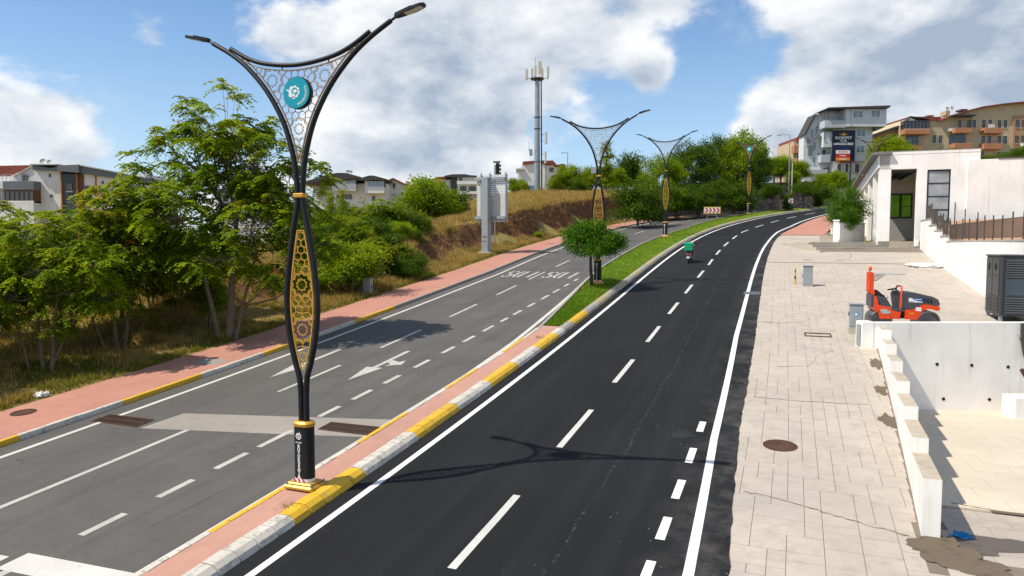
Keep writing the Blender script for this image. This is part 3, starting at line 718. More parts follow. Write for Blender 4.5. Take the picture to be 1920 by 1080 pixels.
# corner between the parapet's end and the cross wall
def ashlar(s0, s1, n0f, n1f, mod, seed):
    rnd = random.Random(seed); ns = int((s1 - s0) / mod); nmin, nmax = 8.7, 20.0; nn = int((nmax - nmin) / mod); occ = np.zeros((ns, nn), bool); out = []
    for i in range(ns):
        for j in range(nn):
            if occ[i, j]: continue
            a, b = rnd.choice([(1, 1), (1, 2), (2, 1), (2, 2), (2, 3), (1, 2), (3, 2), (2, 2)])
            while i + a > ns or j + b > nn or occ[i:i + a, j:j + b].any():
                if b > 1: b -= 1
                elif a > 1: a -= 1
                else: break
            occ[i:i + a, j:j + b] = True
            sa, sb = s0 + i * mod, s0 + (i + a) * mod; na, nb = nmin + j * mod, nmin + (j + b) * mod
            lo = max(n0f(sa), n0f(sb)); hi = min(n1f(sa), n1f(sb))
            na = max(na, lo); nb = min(nb, hi)
            if nb - na < .1: continue
            out.append((sa, sb, na, nb))
    return out
def slab_verts(r, g=.005, top=.012, lift=0.0):
    sa, sb, na, nb = r; sa += g; sb -= g; na += g; nb -= g; h = top + random.uniform(-.0015, .002) + lift
    P = [(sa, na), (sb, na), (sb, nb), (sa, nb)]; e = .006
    Q = [(sa + e, na + e), (sb - e, na + e), (sb - e, nb - e), (sa + e, nb - e)]
    return [W(s, n, -.004) for s, n in P] + [W(s, n, h - .003) for s, n in P] + [W(s, n, h) for s, n in Q]
SLF = [(0, 4, 5, 1), (1, 5, 6, 2), (2, 6, 7, 3), (3, 7, 4, 0), (4, 8, 9, 5), (5, 9, 10, 6), (6, 10, 11, 7), (7, 11, 8, 4), (8, 11, 10, 9)]
rects = ashlar(-4, 44, lambda s: nRA(s) - .2, lambda s: (30 if s < 3.3 else nP(s) - .02 if s < 20.6 else nF(s) - .05), .31, 5)
rects.sort(key=lambda r: (W(r[0], r[2]) - Vector((2, 9, 2))).length)
joined = MB(); cnt = 0
for r in rects:
    vis = W((r[0] + r[1]) / 2, (r[2] + r[3]) / 2); d = vis - Vector((0, 0, CAMZ)); u = 960 + FPX * d.x / d.y; vv = 457 - FPX * d.z / d.y
    if 0 < u < 1960 and vv < 1110 and cnt < 300:
        mb = MB(); mb.add(slab_verts(r), SLF); mb.build('paving_slab', MT['slab'], fore); cnt += 1
    else: joined.add(slab_verts(r), SLF)
joined.build('far_paving_slabs', MT['slab'], fore, kind='stuff')
# broken concrete apron further up, then red pavers beside the garden wall
grid_surface('upper_apron', 44, 63, .5, lambda s: nRA(s) - .2, lambda s: 12.6, 6, lambda s, n: .013, MT['lot'], **ST)
grid_surface('upper_forecourt', 44, 50.5, .5, lambda s: 12.6, lambda s: 19.7, 6, lambda s, n: .012, MT['lot'], **ST)
strip('red_pavement', lambda s: nRA(s) - .1, lambda s: 12.4, 63, 116, .5, .05, MT['pink_pave'], cols=2, **ST)
# sunken yard floor
ZY0 = float(zroad(3.4))
def yard_z(s): return ZY0 - .055 * (s - 3.4) - float(zroad(s))
yard = grid_surface('yard_floor', 3.3, 26, .5, lambda s: nP(s) + .1, lambda s: 32.0, 8, lambda s, n: yard_z(s) - .012, MT['lot_joint'], **ST)
def yard_piece(name, r, mat, top):
    vs = []
    sa, sb, na, nb = r; g = .004
    for (s, n) in ((sa + g, na + g), (sb - g, na + g), (sb - g, nb - g), (sa + g, nb - g)): vs.append(W(s, n, yard_z(s) - .02))
    for (s, n) in ((sa + g, na + g), (sb - g, na + g), (sb - g, nb - g), (sa + g, nb - g)): vs.append(W(s, n, yard_z(s) + top))
    mb = MB(); mb.add(vs, [(0, 4, 5, 1), (1, 5, 6, 2), (2, 6, 7, 3), (3, 7, 4, 0), (4, 7, 6, 5)]); mb.build(name, mat, yard)
for i in range(18):
    for j in range(9):
        sa = 6.7 + i * .9; na = 13.0 + j * .9 + (.45 if i % 2 else 0) - .5
        if W(sa, na).y > WY + 1: continue
        na0 = max(na, nP(sa) + .25)
        if na + .9 - na0 > .1: yard_piece('floor_tile', (sa, sa + .9, na0, na + .9), MT['tile_floor'], .035 + random.uniform(-.001, .001))
for i in range(6):
    for j in range(7):
        sa = 3.5 + i * .52; na = nP(4) + .3 + j * .75 + (.3 if i % 2 else 0)
        yard_piece('yard_slab', (sa, sa + .52, na, na + .75), MT['slab'], random.uniform(.0, .003))
# ------------------------------------------------------------------ ornamental street lamps
def smooth(pts, k=4):
    P = [Vector((*p, 0)) if len(p) == 2 else Vector(p) for p in pts]; out = []
    for i in range(len(P) - 1):
        p0 = P[max(i - 1, 0)]; p1 = P[i]; p2 = P[i + 1]; p3 = P[min(i + 2, len(P) - 1)]
        for j in range(k):
            t = j / k; out.append(.5 * ((2 * p1) + (p2 - p0) * t + (2 * p0 - 5 * p1 + 4 * p2 - p3) * t * t + (3 * p1 - p0 - 3 * p2 + p3) * t ** 3))
    out.append(P[-1]); return out
HALF = [(.065, 1.40), (.068, 2.0), (.10, 2.42), (.195, 2.73), (.325, 3.29), (.39, 3.98), (.34, 4.65), (.215, 5.44), (.10, 6.0), (.062, 6.31), (.105, 6.88), (.195, 7.32), (.36, 7.82), (.59, 8.26), (.895, 8.69), (1.32, 9.13), (1.75, 9.45), (2.22, 9.72)]
TOP = [(-1.74, 9.56), (-1.27, 9.30), (-.76, 9.14), (0, 9.06), (.76, 9.14), (1.27, 9.30), (1.74, 9.56)]
def inside(p, poly):
    c = False; n = len(poly)
    for i in range(n):
        a = poly[i]; b = poly[i - 1]
        if (a[1] > p[1]) != (b[1] > p[1]) and p[0] < (b[0] - a[0]) * (p[1] - a[1]) / (b[1] - a[1]) + a[0]: c = not c
    return c
def voronoi_edges(seeds, box):
    E = set()
    for i, s in enumerate(seeds):
        poly = [(box[0], box[2]), (box[1], box[2]), (box[1], box[3]), (box[0], box[3])]
        for j, t in sorted(enumerate(seeds), key=lambda q: (q[1][0] - s[0]) ** 2 + (q[1][1] - s[1]) ** 2)[1:26]:
            mx, my = (s[0] + t[0]) / 2, (s[1] + t[1]) / 2; dx, dy = t[0] - s[0], t[1] - s[1]; new = []
            for k in range(len(poly)):
                a = poly[k]; b = poly[(k + 1) % len(poly)]; fa = (a[0] - mx) * dx + (a[1] - my) * dy; fb = (b[0] - mx) * dx + (b[1] - my) * dy
                if fa <= 0: new.append(a)
                if (fa <= 0) != (fb <= 0): q = fa / (fa - fb); new.append((a[0] + (b[0] - a[0]) * q, a[1] + (b[1] - a[1]) * q))
            poly = new
            if not poly: break
        for k in range(len(poly)):
            a = poly[k]; b = poly[(k + 1) % len(poly)]
            ka = (round(a[0], 3), round(a[1], 3)); kb = (round(b[0], 3), round(b[1], 3))
            if ka != kb: E.add((min(ka, kb), max(ka, kb)))
    return E
def lattice(outline, rosettes, cell, w, skip=None):
    xs = [p[0] for p in outline]; ys = [p[1] for p in outline]; box = (min(xs) - .3, max(xs) + .3, min(ys) - .3, max(ys) + .3)
    seeds = []; stars = []; holes = []
    for (cx, cy, r) in rosettes:
        for k in range(10):
            a = math.pi * 2 * k / 10 + math.pi / 2; seeds.append((cx + math.cos(a) * r * .62 * 1.22, cy + math.sin(a) * r * .62 * 1.22))
        for k in range(10):
            a = math.pi * 2 * (k + .5) / 10 + math.pi / 2; seeds.append((cx + math.cos(a) * r * 1.22, cy + math.sin(a) * r * 1.22))
        holes.append((cx, cy, r))
        st = []
        for k in range(20):
            a = math.pi * 2 * k / 20 + math.pi / 2; q = r * (.52 if k % 2 == 0 else .37); st.append((cx + math.cos(a) * q, cy + math.sin(a) * q))
        stars.append(st)
    y = box[2]; row = 0
    while y < box[3]:
        x = -round((box[1] - box[0]) / cell) * cell + (cell / 2 if row % 2 else 0)
        while x < box[1]:
            if all((x - hx) ** 2 + (y - hy) ** 2 > (r * 1.42) ** 2 for hx, hy, r in holes): seeds.append((x, y))
            x += cell
        y += cell * .87; row += 1
    segs = []
    for a, b in voronoi_edges(seeds, box):
        if any(((a[0] + b[0]) / 2 - hx) ** 2 + ((a[1] + b[1]) / 2 - hy) ** 2 < (r * .46) ** 2 for hx, hy, r in holes): continue
        segs.append((a, b))
    for st in stars:
        for k in range(20): segs.append((st[k], st[(k + 1) % 20]))
    # small stars: link alternate rings around each rosette
    for (cx, cy, r) in rosettes:
        for k in range(20):
            a0 = math.pi * 2 * k / 20 + math.pi / 2; a1 = math.pi * 2 * (k + 1) / 20 + math.pi / 2
            q0 = r * (.98 if k % 2 == 0 else .78); q1 = r * (.98 if k % 2 else .78)
            segs.append(((cx + math.cos(a0) * q0, cy + math.sin(a0) * q0), (cx + math.cos(a1) * q1, cy + math.sin(a1) * q1)))
    mb = MB(); 
    for a, b in segs:
        pieces = 5; run = None
        for k in range(pieces):
            p = (a[0] + (b[0] - a[0]) * k / pieces, a[1] + (b[1] - a[1]) * k / pieces); q = (a[0] + (b[0] - a[0]) * (k + 1) / pieces, a[1] + (b[1] - a[1]) * (k + 1) / pieces)
            m = ((p[0] + q[0]) / 2, (p[1] + q[1]) / 2)
            ok = inside(m, outline) and not (skip and (m[0] - skip[0]) ** 2 + (m[1] - skip[1]) ** 2 < skip[2] ** 2)
            if ok: run = [run[0], q] if run else [p, q]
            if (not ok or k == pieces - 1) and run:
                mb.bar((run[0][0], 0, run[0][1]), (run[1][0], 0, run[1][1]), .012, w); run = None
    return mb
def text_mesh(txt, size, mat, depth=.002, align='CENTER', name='lettering'):
    cu = bpy.data.curves.new('t', 'FONT'); cu.body = txt; cu.size = size; cu.align_x = align; cu.align_y = 'CENTER'; cu.extrude = depth; cu.resolution_u = 3; cu.offset = size * .028
    ob = bpy.data.objects.new('t', cu); COL.objects.link(ob); dg = bpy.context.evaluated_depsgraph_get(); me = bpy.data.meshes.new_from_object(ob.evaluated_get(dg))
    bpy.data.objects.remove(ob); bpy.data.curves.remove(cu); me.name = name; me.materials.clear(); me.materials.append(mat); return me
def place_text(txt, size, mat, parent, M, name='lettering', bold=0, depth=.002):
    me = text_mesh(txt, size, mat, depth, name=name); return inst(name, me, parent, M)
FACE = RX(math.pi / 2)     # text plane xy -> xz facing -y
def emblem(r, mat, parent, M, turn=0.0):
    # toothed ring, a sail and hull inside, a bird at the rim
    mb = MB(RZ(turn)); n = 64; vs = []; fs = []
    gap = (math.radians(128), math.radians(236))
    ring = [i for i in range(n + 1)]
    for i in ring:
        a = 2 * math.pi * i / n; tooth = (i // 4) % 2; big = gap[0] < a < gap[1]
        ro = r * (.98 if big and tooth else .86 if big else (.80 if tooth else .70)); vs += [(math.cos(a) * ro, math.sin(a) * ro, 0), (math.cos(a) * r * (.52 if not big else .46), math.sin(a) * r * (.52 if not big else .46), 0)]
    for i in range(n):
        if (i % 16) == 11: continue
        fs.append((2 * i, 2 * i + 2, 2 * i + 3, 2 * i + 1))
    mb.add(vs, fs)
    mb.add([(-.30 * r, .10 * r, 0), (.12 * r, .34 * r, 0), (.44 * r, .02 * r, 0), (.10 * r, -.14 * r, 0)], [(0, 3, 2, 1)])
    mb.add([(-.22 * r, -.12 * r, 0), (.0, -.2 * r, 0), (.10 * r, -.86 * r, 0), (-.34 * r, -.92 * r, 0)], [(0, 3, 2, 1)])
    mb.add([(-1.28 * r, .42 * r, 0), (-1.0 * r, .30 * r, 0), (-.72 * r, .46 * r, 0), (-.9 * r, .16 * r, 0), (-1.12 * r, .14 * r, 0)], [(0, 4, 3, 2, 1)])
    o = inst('emblem', mb.mesh('emblem', mat), parent, M)
    for p in o.data.polygons: pass
    return o
def make_lamp(with_disc):
    root = empty('street_lamp')
    # base plate with bolts
    mb = MB(); mb.box(-.36, .36, -.27, .27, 0, .10, .03); mb.box(-.30, .30, -.22, .22, .10, .15, .025); bp = mb.build('base_plate', MT['gold'], root, 30)
    for sx in (-1, 1):
        for sy in (-1, 1):
            mb = MB(T(sx * .31, sy * .22, .10)); mb.lathe([(.03, 0), (.03, .03), (.016, .035), (.016, .06)], 8); mb.build('bolt', MT['galv'], bp)
    # oval sleeve
    def oval(rx, ry, k=28): 
        return [(math.copysign(abs(math.cos(2 * math.pi * i / k)) ** .72, math.cos(2 * math.pi * i / k)) * rx, math.copysign(abs(math.sin(2 * math.pi * i / k)) ** .72, math.sin(2 * math.pi * i / k)) * ry) for i in range(k)]
    def ovaltube(mb, secs):
        k = 28; vs = []; 
        for (rx, ry, z) in secs: vs += [(x, y, z) for x, y in oval(rx, ry)]
        fs = [(i * k + j, i * k + (j + 1) % k, (i + 1) * k + (j + 1) % k, (i + 1) * k + j) for i in range(len(secs) - 1) for j in range(k)]
        fs += [tuple(range(k - 1, -1, -1)), tuple((len(secs) - 1) * k + j for j in range(k))]; mb.add(vs, fs); return mb
    sl = ovaltube(MB(), [(.215, .15, .15), (.215, .15, 1.36)]).build('sleeve', MT['black_metal'], root, 40)
    mb = ovaltube(MB(), [(.219, .154, .155), (.219, .154, .225)]); tp = mb.build('tape_band', MT['white_print'], sl, 40)
    st = MB()
    for i in range(3): st.add([(-.15 + i * .11, -.1565, .155), (-.10 + i * .11, -.1565, .155), (-.14 + i * .11, -.1565, .225), (-.19 + i * .11, -.1565, .225)], [(0, 1, 2, 3)])
    st.build('tape_stripes', MT['red_white'], tp)
    ovaltube(MB(), [(.225, .16, 1.36), (.235, .168, 1.38), (.235, .168, 1.43), (.19, .13, 1.47)]).build('sleeve_collar', MT['gold'], root, 40)
    emblem(.085, MT['white_print'], sl, T(-.035, -.1515, 1.15) @ FACE, -1.57)
    place_text('KOCAELİ', .035, MT['white_print'], sl, T(-.035, -.1515, 1.02) @ FACE)
    for i, ch in enumerate('BÜYÜKŞEHİR'): place_text(ch, .086, MT['white_print'], sl, T(-.035, -.1518, .945 - i * .075) @ FACE @ Matrix.Scale(1.15, 4, (1, 0, 0)))
    place_text('2022', .045, MT['white_print'], sl, T(-.035, -.1518, .245) @ FACE)
    # two bowed tubes
    for sx in (-1, 1):
        path = [Vector((p.x * sx, 0, p.y)) for p in smooth(HALF, 5)]
        rr = [.062 - .012 * min(max((p.z - 6) / 3.7, 0), 1) for p in path]
        arm = MB().tube(path, rr, 12).build('arm_tube', MT['black_metal'], root, 40)
        # bracket and LED head
        tip = path[-1]; d = (path[-1] - path[-3]).normalized()
        MB().tube([tip - d * .05, tip + d * .16], .028, 8).build('head_bracket', MT['black_metal'], arm, 40)
        hb = MB(T(tip + d * .12) @ (RZ(0) if sx > 0 else RZ(math.pi)) @ RY(R(-14)))
        hb.prism([(0, -.055), (.10, -.085), (.42, -.12), (.58, -.10), (.66, -.05), (.66, .05), (.58, .10), (.42, .12), (.10, .085), (0, .055)], -.02, .035, 'z')
        hb.prism([(.02, -.05), (.40, -.08), (.40, .08), (.02, .05)], .035, .065, 'z')
        hd = hb.build('lamp_head', MT['black_metal'], root)
        lg = MB(T(tip + d * .12) @ (RZ(0) if sx > 0 else RZ(math.pi)) @ RY(R(-14))); lg.box(.22, .60, -.08, .08, -.026, -.0205); lg.build('led_panel', MT['led'], hd)
    # top bow, collar
    bow = [Vector((p.x, -.0, p.y)) for p in smooth(TOP, 5)]; MB().tube(bow, .048, 10).build('top_bow', MT['black_metal'], root, 40)
    mb = MB(); mb.box(-.135, .135, -.085, .085, 6.27, 6.37, .02); mb.build('waist_band', MT['gold'], root)
    # lattices
    H = [(p.x, p.y) for p in smooth(HALF, 4)]
    def off(i, dist): 
        a = H[max(i - 1, 0)]; b = H[min(i + 1, len(H) - 1)]; dx, dy = b[0] - a[0], b[1] - a[1]; l = math.hypot(dx, dy); return (H[i][0] - dy / l * dist, H[i][1] + dx / l * dist)
    lo = [off(i, .105) for i in range(len(H)) if 2.55 < H[i][1] < 5.75]; lo = [p for p in lo if p[0] > .012]
    lens = lo + [(-x, y) for x, y in lo[::-1]]
    up = [off(i, .10) for i in range(len(H)) if 6.9 < H[i][1] < 9.34]; up = [p for p in up if p[0] > .012]
    tb = [(p.x, p.y - .105) for p in smooth(TOP, 4) if abs(p.x) < up[-1][0] - .06]
    fan = up + tb[::-1] + [(-x, y) for x, y in up[::-1]]
    for nm, poly, ros, skip in (('lower_lattice', lens, [(0, 3.45, .27), (0, 4.42, .27)], None), ('upper_lattice', fan, [(-.66, 8.78, .27), (.66, 8.78, .27), (0, 7.72, .24)] + ([] if with_disc else [(0, 8.48, .27)]), (0, 8.47, .30) if with_disc else None)):
        lm = MT['gold_backlit'] if nm == 'upper_lattice' else MT['gold_lattice']
        pl = lattice(poly, ros, .165, .013 if nm == 'upper_lattice' else .017, skip).build(nm, lm, root, kind='stuff')
        fr = MB()
        for i in range(len(poly)): a = poly[i]; b = poly[(i + 1) % len(poly)]; fr.bar((a[0], 0, a[1]), (b[0], 0, b[1]), .03, .022)
        fr.build('lattice_frame', lm, pl)
        pins = MB()
        for i in range(3, len(poly) - 2, 6):
            q = poly[i]; c = min(((abs(h[0] * sg - q[0]) + abs(h[1] - q[1]), h[0] * sg, h[1]) for h in H + [(t.x, t.y) for t in smooth(TOP, 4)] for sg in (1, -1)))
            pins.bar((q[0], 0, q[1]), (c[1], 0, c[2]), .02, .02)
        pins.build('lattice_pins', MT['black_metal'], pl, kind='stuff')
    if with_disc:
        dm = RX(math.pi / 2); d = MB(T(0, 0, 8.47) @ dm); d.lathe([(.33, -.06), (.335, -.05), (.335, .05), (.33, .06)], 40); disc = d.build('emblem_disc', MT['black_metal'], root, 30)
        f = MB(T(0, 0, 8.47) @ dm); f.lathe([(.322, .06), (.322, .064)], 40); f.lathe([(.322, -.064), (.322, -.06)], 40); face = f.build('disc_face', MT['teal'], disc, 30)
        emblem(.165, MT['white_print'], face, T(-.045, -.0665, 8.49) @ FACE)
        for i, ch in enumerate('BÜYÜKŞEHİR'):
            a = R(-78 + i * 11.5); place_text(ch, .062, MT['white_print'], face, T(math.cos(a) * .245, -.0665, 8.47 + math.sin(a) * .245) @ FACE @ RZ(a + math.pi / 2))
    return root
def ledmat():
    return plain('led_panel', (.55, .52, .42), .3, .05, 3, 50, 0, local=True)
MT['led'] = ledmat()
lampA = make_lamp(True); lampA.matrix_world = frame(2.12, .33, .17, False) @ Matrix.Diagonal((1, 1, .98, 1))
tag(lampA, 'black bowed street lamp with teal emblem disc on the narrow pink median', 'street lamp', 'ornamental lamps along the median')
lampB = make_lamp(False); lampB.matrix_world = frame(31.0, -.40, lawn_z(31, -.4) - .03, False)
tag(lampB, 'black lamp with open lattice beside the small round median tree', 'street lamp', 'ornamental lamps along the median')
for (s, n, src, lab) in ((59.5, -1.55, lampB, 'black lamp without disc standing alone in the median lawn before the chevron board'),
                         (89.0, -2.3, lampA, 'black lamp with teal disc in the median before the rubble wall')):
    c = copy_tree(src); c.matrix_world = frame(s, n, lawn_z(s, n) - .03, False); c['label'] = lab
# box mounted on the second lamp
m = frame(31.0, -.40, 0, False)
bx = MB(); bx.box(-.42, -.10, -.14, -.02, 6.45, 6.85, .02); bx.build('camera_box', MT['galv'], lampB); 
# ------------------------------------------------------------------ sunken yard walls
MT['weep'] = plain('weep_pipe', (.012, .012, .013), .8, .1, 4, 40, 0)
MT['pole_black'] = MT['black_metal']
pw_o = empty('parapet_wall', T(W(4.2, 12.3)), 'white stepped parapet of seven blocks climbing beside the sunken yard', 'wall')
pin = pw_o.matrix_world.inverted()
bl = (19.6 - 4.15) / 7
for i in range(7):
    a, b = 4.15 + i * bl, 4.15 + (i + 1) * bl - .004; top = float(zroad(a)) + .93; mb = MB()
    P = []
    zb = lambda s: float(zroad(s)) + yard_z(s) - .15
    for s, tz in ((a, top + .06), (b, top - .06)):
        for n in (nP(s), nP(s) + .30): p = W(s, n); P.append((p.x, p.y, zb(s))); P.append((p.x, p.y, tz))
    mb.add(P, [(0, 2, 3, 1), (4, 5, 7, 6), (0, 1, 5, 4), (2, 6, 7, 3), (0, 4, 6, 2)]); mb.mi = 1; mb.add([P[1], P[3], P[7], P[5]], [(0, 1, 2, 3)])
    o = mb.build('wall_block', [MT['white_wall'], MT['parapet_top']], pw_o); o.matrix_local = pin
    
ZT = CAMZ - 2.92
cw = empty('cross_wall', Matrix.Translation(Vector((13.6, WY, 1.0))), 'tall white retaining wall with drain holes closing off the sunken yard', 'wall')
mb = MB(); mb.box(-.15, 20, 0, .3, -.6, ZT - 1.0, .015); mb.build('wall_face', MT['white_wall'], cw)
mb = MB(); mb.box(-.62, -.16, -.02, .45, float(zroad(19.2)) - 1.4, ZT - 1.0 + .03, .02); mb.build('end_pier', MT['white_wall'], cw)
mb = MB(); mb.box(-.66, -.64, .02, .30, 2.2, 3.0); mb.build('meter_door', MT['grey_paint'], cw)
for (u, v) in ((1757, 683), (1822, 685), (1890, 688), (1769, 748), (1855, 749)):
    p = at(u, v, WY); mb = MB(T(p.x - 13.6, -.006, p.z - 1.0) @ RX(math.pi / 2)); mb.lathe([(.062, -.1), (.062, .004), (.05, .006)], 14); mb.build('weep_hole', MT['weep'], cw)
pp = empty('drain_pipe', T(at(1917, 606, WY - .12)), 'dark downpipe leaning at the right end of the yard wall', 'pipe')
MB().tube([(0, 0, 0), (.02, 0, -.6), (.12, 0, -1.1), (.3, 0, -1.6)], .06, 10).build('pipe_run', MT['dark_grey'], pp, 40)
MB().box(-.09, .09, -.03, .1, -.5, -.46).build('pipe_clip', MT['galv'], pp)
bb = at(1905, 735, WY - 1.0); z0 = float(zroad(20.5)) + yard_z(20.5)
cb = empty('concrete_stub', T(bb.x, WY - 1.2, z0), 'low white concrete stub with a rusty beam leaning over it', 'concrete block')
MB().box(-.3, 1.2, -.2, .5, -.1, .75, .02).build('stub_block', MT['white_wall'], cb)
MB().bar((-.05, -.1, 1.75), (.55, -.25, .70), .14, .12).build('rusty_beam', MT['rust'], cb)

# ------------------------------------------------------------------ terrace wall with railings
def nwall(s): return 19.35
TOPS = [(24, .12), (41.3, .12), (41.3, .45), (43.6, .45), (43.6, .85), (46, .85), (46, 1.25), (48.4, 1.25), (48.4, 1.72), (53.4, 1.72)]
tw = empty('terrace_wall', T(W(44, 19.4)), 'long white retaining wall with stepped top below the railings', 'wall'); tin = tw.matrix_world.inverted()
mb = MB()
for i in range(0, len(TOPS) - 1, 2):
    (a, h), (b, _) = TOPS[i], TOPS[i + 1]; k = max(1, int((b - a) / 2))
    for j in range(k):
        s0, s1 = a + (b - a) * j / k, a + (b - a) * (j + 1) / k; P = []
        for s in (s0, s1):
            for n in (19.35, 19.65): p = W(s, n); P += [(p.x, p.y, float(zroad(s)) - .4), (p.x, p.y, CAMZ + h)]
        fs = [(0, 1, 5, 4), (2, 6, 7, 3), (1, 3, 7, 5)] + ([(0, 2, 3, 1)] if j == 0 else []) + ([(4, 5, 7, 6)] if j == k - 1 else [])
        mb.add(P, fs)
o = mb.build('wall_body', MT['white_plain'], tw); o.matrix_local = tin
for i in range(0, len(TOPS) - 1, 2):
    (a, h), (b, _) = TOPS[i], TOPS[i + 1]; P = []
    cp = MB()
    for s in (a - .04, b):
        for n in (19.30, 19.70): p = W(s, n); P += [(p.x, p.y, CAMZ + h + .002), (p.x, p.y, CAMZ + h + .06)]
    cp.add(P, [(0, 1, 5, 4), (2, 6, 7, 3), (1, 3, 7, 5), (0, 2, 3, 1), (4, 5, 7, 6)]); o = cp.build('coping', MT['step'], tw); o.matrix_local = tin
MT['terracotta'] = concrete('terracotta', (.44, .25, .15), stain=(.34, .27, .15), amt=.7)
def terrace():
    v = []; f = []; ss = np.arange(26, 54, 1.0)
    for s in ss:
        for j, n in enumerate((19.66, 21.5, 24, 28, 34)):
            p = W(s, n); h = np.interp(s, [26, 41, 44, 49, 54], [.10, .10, .5, 1.4, 1.7]) + (0, .25, .6, 1.0, 1.3)[j] * (1 if s < 42 else .3); v.append((p.x, p.y, CAMZ + h))
    for i in range(len(ss) - 1):
        for j in range(4): f.append((i * 5 + j, i * 5 + j + 1, i * 5 + j + 6, i * 5 + j + 5))
    me = bpy.data.meshes.new('terrace'); me.from_pydata(v, [], f); me.materials.append(MT['terracotta']); me.update(); return inst('terrace', me, **ST)
terrace()
def railing(pts, h, label, post_gap=1.6, bal=.14, mat='rail', wobble=0.0, over=.0, r=.018):
    P = [Vector(p) for p in pts]; root = empty('metal_railing', T(P[0]), label, 'railing'); inv = root.matrix_world.inverted(); root_o = P[0]
    L = [0]
    for i in range(len(P) - 1): L.append(L[-1] + (P[i + 1] - P[i]).length)
    def pt(d): 
        i = max(0, min(len(P) - 2, int(np.searchsorted(L, d)) - 1)); t = (d - L[i]) / max(L[i + 1] - L[i], 1e-6); return P[i].lerp(P[i + 1], min(max(t, 0), 1)) - root_o
    up = Vector((0, 0, 1)); k = max(1, round(L[-1] / post_gap))
    for i in range(k + 1):
        q = pt(L[-1] * i / k); MB().bar(q, q + up * (h + over * (1 + .3 * math.sin(i * 2.1))), .045).build('post', MT[mat], root)
    for zz in (.12, h - .02):
        m = MB()
        for i in range(len(P) - 1): m.bar(P[i] - root_o + up * zz, P[i + 1] - root_o + up * zz, .03)
        m.build('rail', MT[mat], root)
    m = MB(); d = bal
    while d < L[-1]:
        q = pt(d) + Vector((random.uniform(-1, 1), random.uniform(-1, 1), 0)) * wobble; m.bar(q + up * .1, pt(d) + up * (h - .03), r); d += bal
    m.build('balusters', MT[mat], root, kind='stuff'); return root
MT['rail'] = plain('rail_paint', (.10, .085, .075), .6, .3, 6, 50, .1, .2, .4)
zc = lambda s, h: (W(s, 19.5).x, W(s, 19.5).y, CAMZ + h)
railing([zc(26.5, .18), zc(41.2, .18)], 1.0, 'rusty grey railing along the flat top of the terrace wall', over=.22)
for a, b, h, w in ((41.4, 43.5, .51, 'lowest'), (43.7, 45.9, .91, 'second'), (46.1, 48.3, 1.31, 'third'), (48.5, 51.5, 1.78, 'highest')):
    railing([zc(a, h), zc(b, h)], .95, 'short rusty railing on the %s step of the terrace wall' % w, 1.1, .10, over=.12, wobble=.03)
a_, b_ = W(30, 23.2), W(39, 23.2)
railing([(a_.x, a_.y, CAMZ + .72), (b_.x, b_.y, CAMZ + .62)], 1.0, 'grey ramp railing set back behind the terrace wall', 1.7, .16)
# mesh fence, sagging, between the railings
def sag_fence():
    root = empty('wire_fence', T(*zc(41.5, .5)), 'sagging wire mesh fence strung behind the stepped railings', 'fence'); o = Vector(zc(41.5, .5))
    for s, h in ((39.5, .55), (43, .9), (46.5, 1.5)):
        q = W(s, 20.6); q = Vector((q.x, q.y, CAMZ + h)) - o; MB().bar(q - Vector((0, 0, .5)), q + Vector((0, 0, 1.3)), .05).build('post', MT['rail'], root)
    m = MB()
    for k in range(9):
        pth = []
        for i in range(15):
            s = 38 + i * .6; q = W(s, 20.6); h = np.interp(s, [39.5, 43, 46.5], [.55, .9, 1.5]); sg = .22 * math.sin(i / 14 * math.pi * 3) ** 2
            pth.append(Vector((q.x, q.y, CAMZ + h + k * .14 - sg * k / 8)) - o)
        m.tube(pth, .006, 3, False)
    m.build('wires', MT['rail'], root, kind='stuff')
sag_fence()

# ------------------------------------------------------------------ white hall with the portico
BA = R(20); O_ = at(1667, 452, 57.0); HB = T(O_) @ Matrix(((math.cos(BA), math.sin(BA), 0, 0), (-math.sin(BA), math.cos(BA), 0, 0), (0, 0, 1, 0), (0, 0, 0, 1)))
hall = empty('white_hall', HB, 'white flat-roofed hall with a row of piers and a dark framed tall window', 'building')
def hp(name, mat, *boxes, bev=0.0, parent=None):
    m = MB()
    for b in boxes: m.box(*b, bev)
    return m.build(name, MT[mat], parent or hall)
MT['grey_wall'] = concrete('grey_wall', (.30, .295, .285), amt=.2, stain=(.2, .19, .17)); MT['beige_in'] = concrete('beige_inside', (.46, .38, .28), amt=.15)
MT['roof_edge'] = plain('roof_edge', (.20, .195, .19), .7, .25, 2, 30, .1)
MT['frame_black'] = plain('frame_black', (.012, .014, .018), .4, .1, 3, 40, 0)
MT['glass_grey'] = glass('glass_grey', (.30, .32, .33), .08, .6); MT['glass_dark'] = glass('glass_dark', (.035, .042, .05)); MT['glass_blue'] = glass('glass_blue', (.16, .21, .26), .08); MT['glass_lawn_tint'] = glass('glass_lawn_tint', (.16, .36, .015), .12, .3)  # back window: lawn showing in the glass is painted as green base colour
for k in range(5):
    b = k * 3.3; hp('pier', 'white_plain', (-.82, 0, b, b + .8, -.6, 5.75 - b * .085))
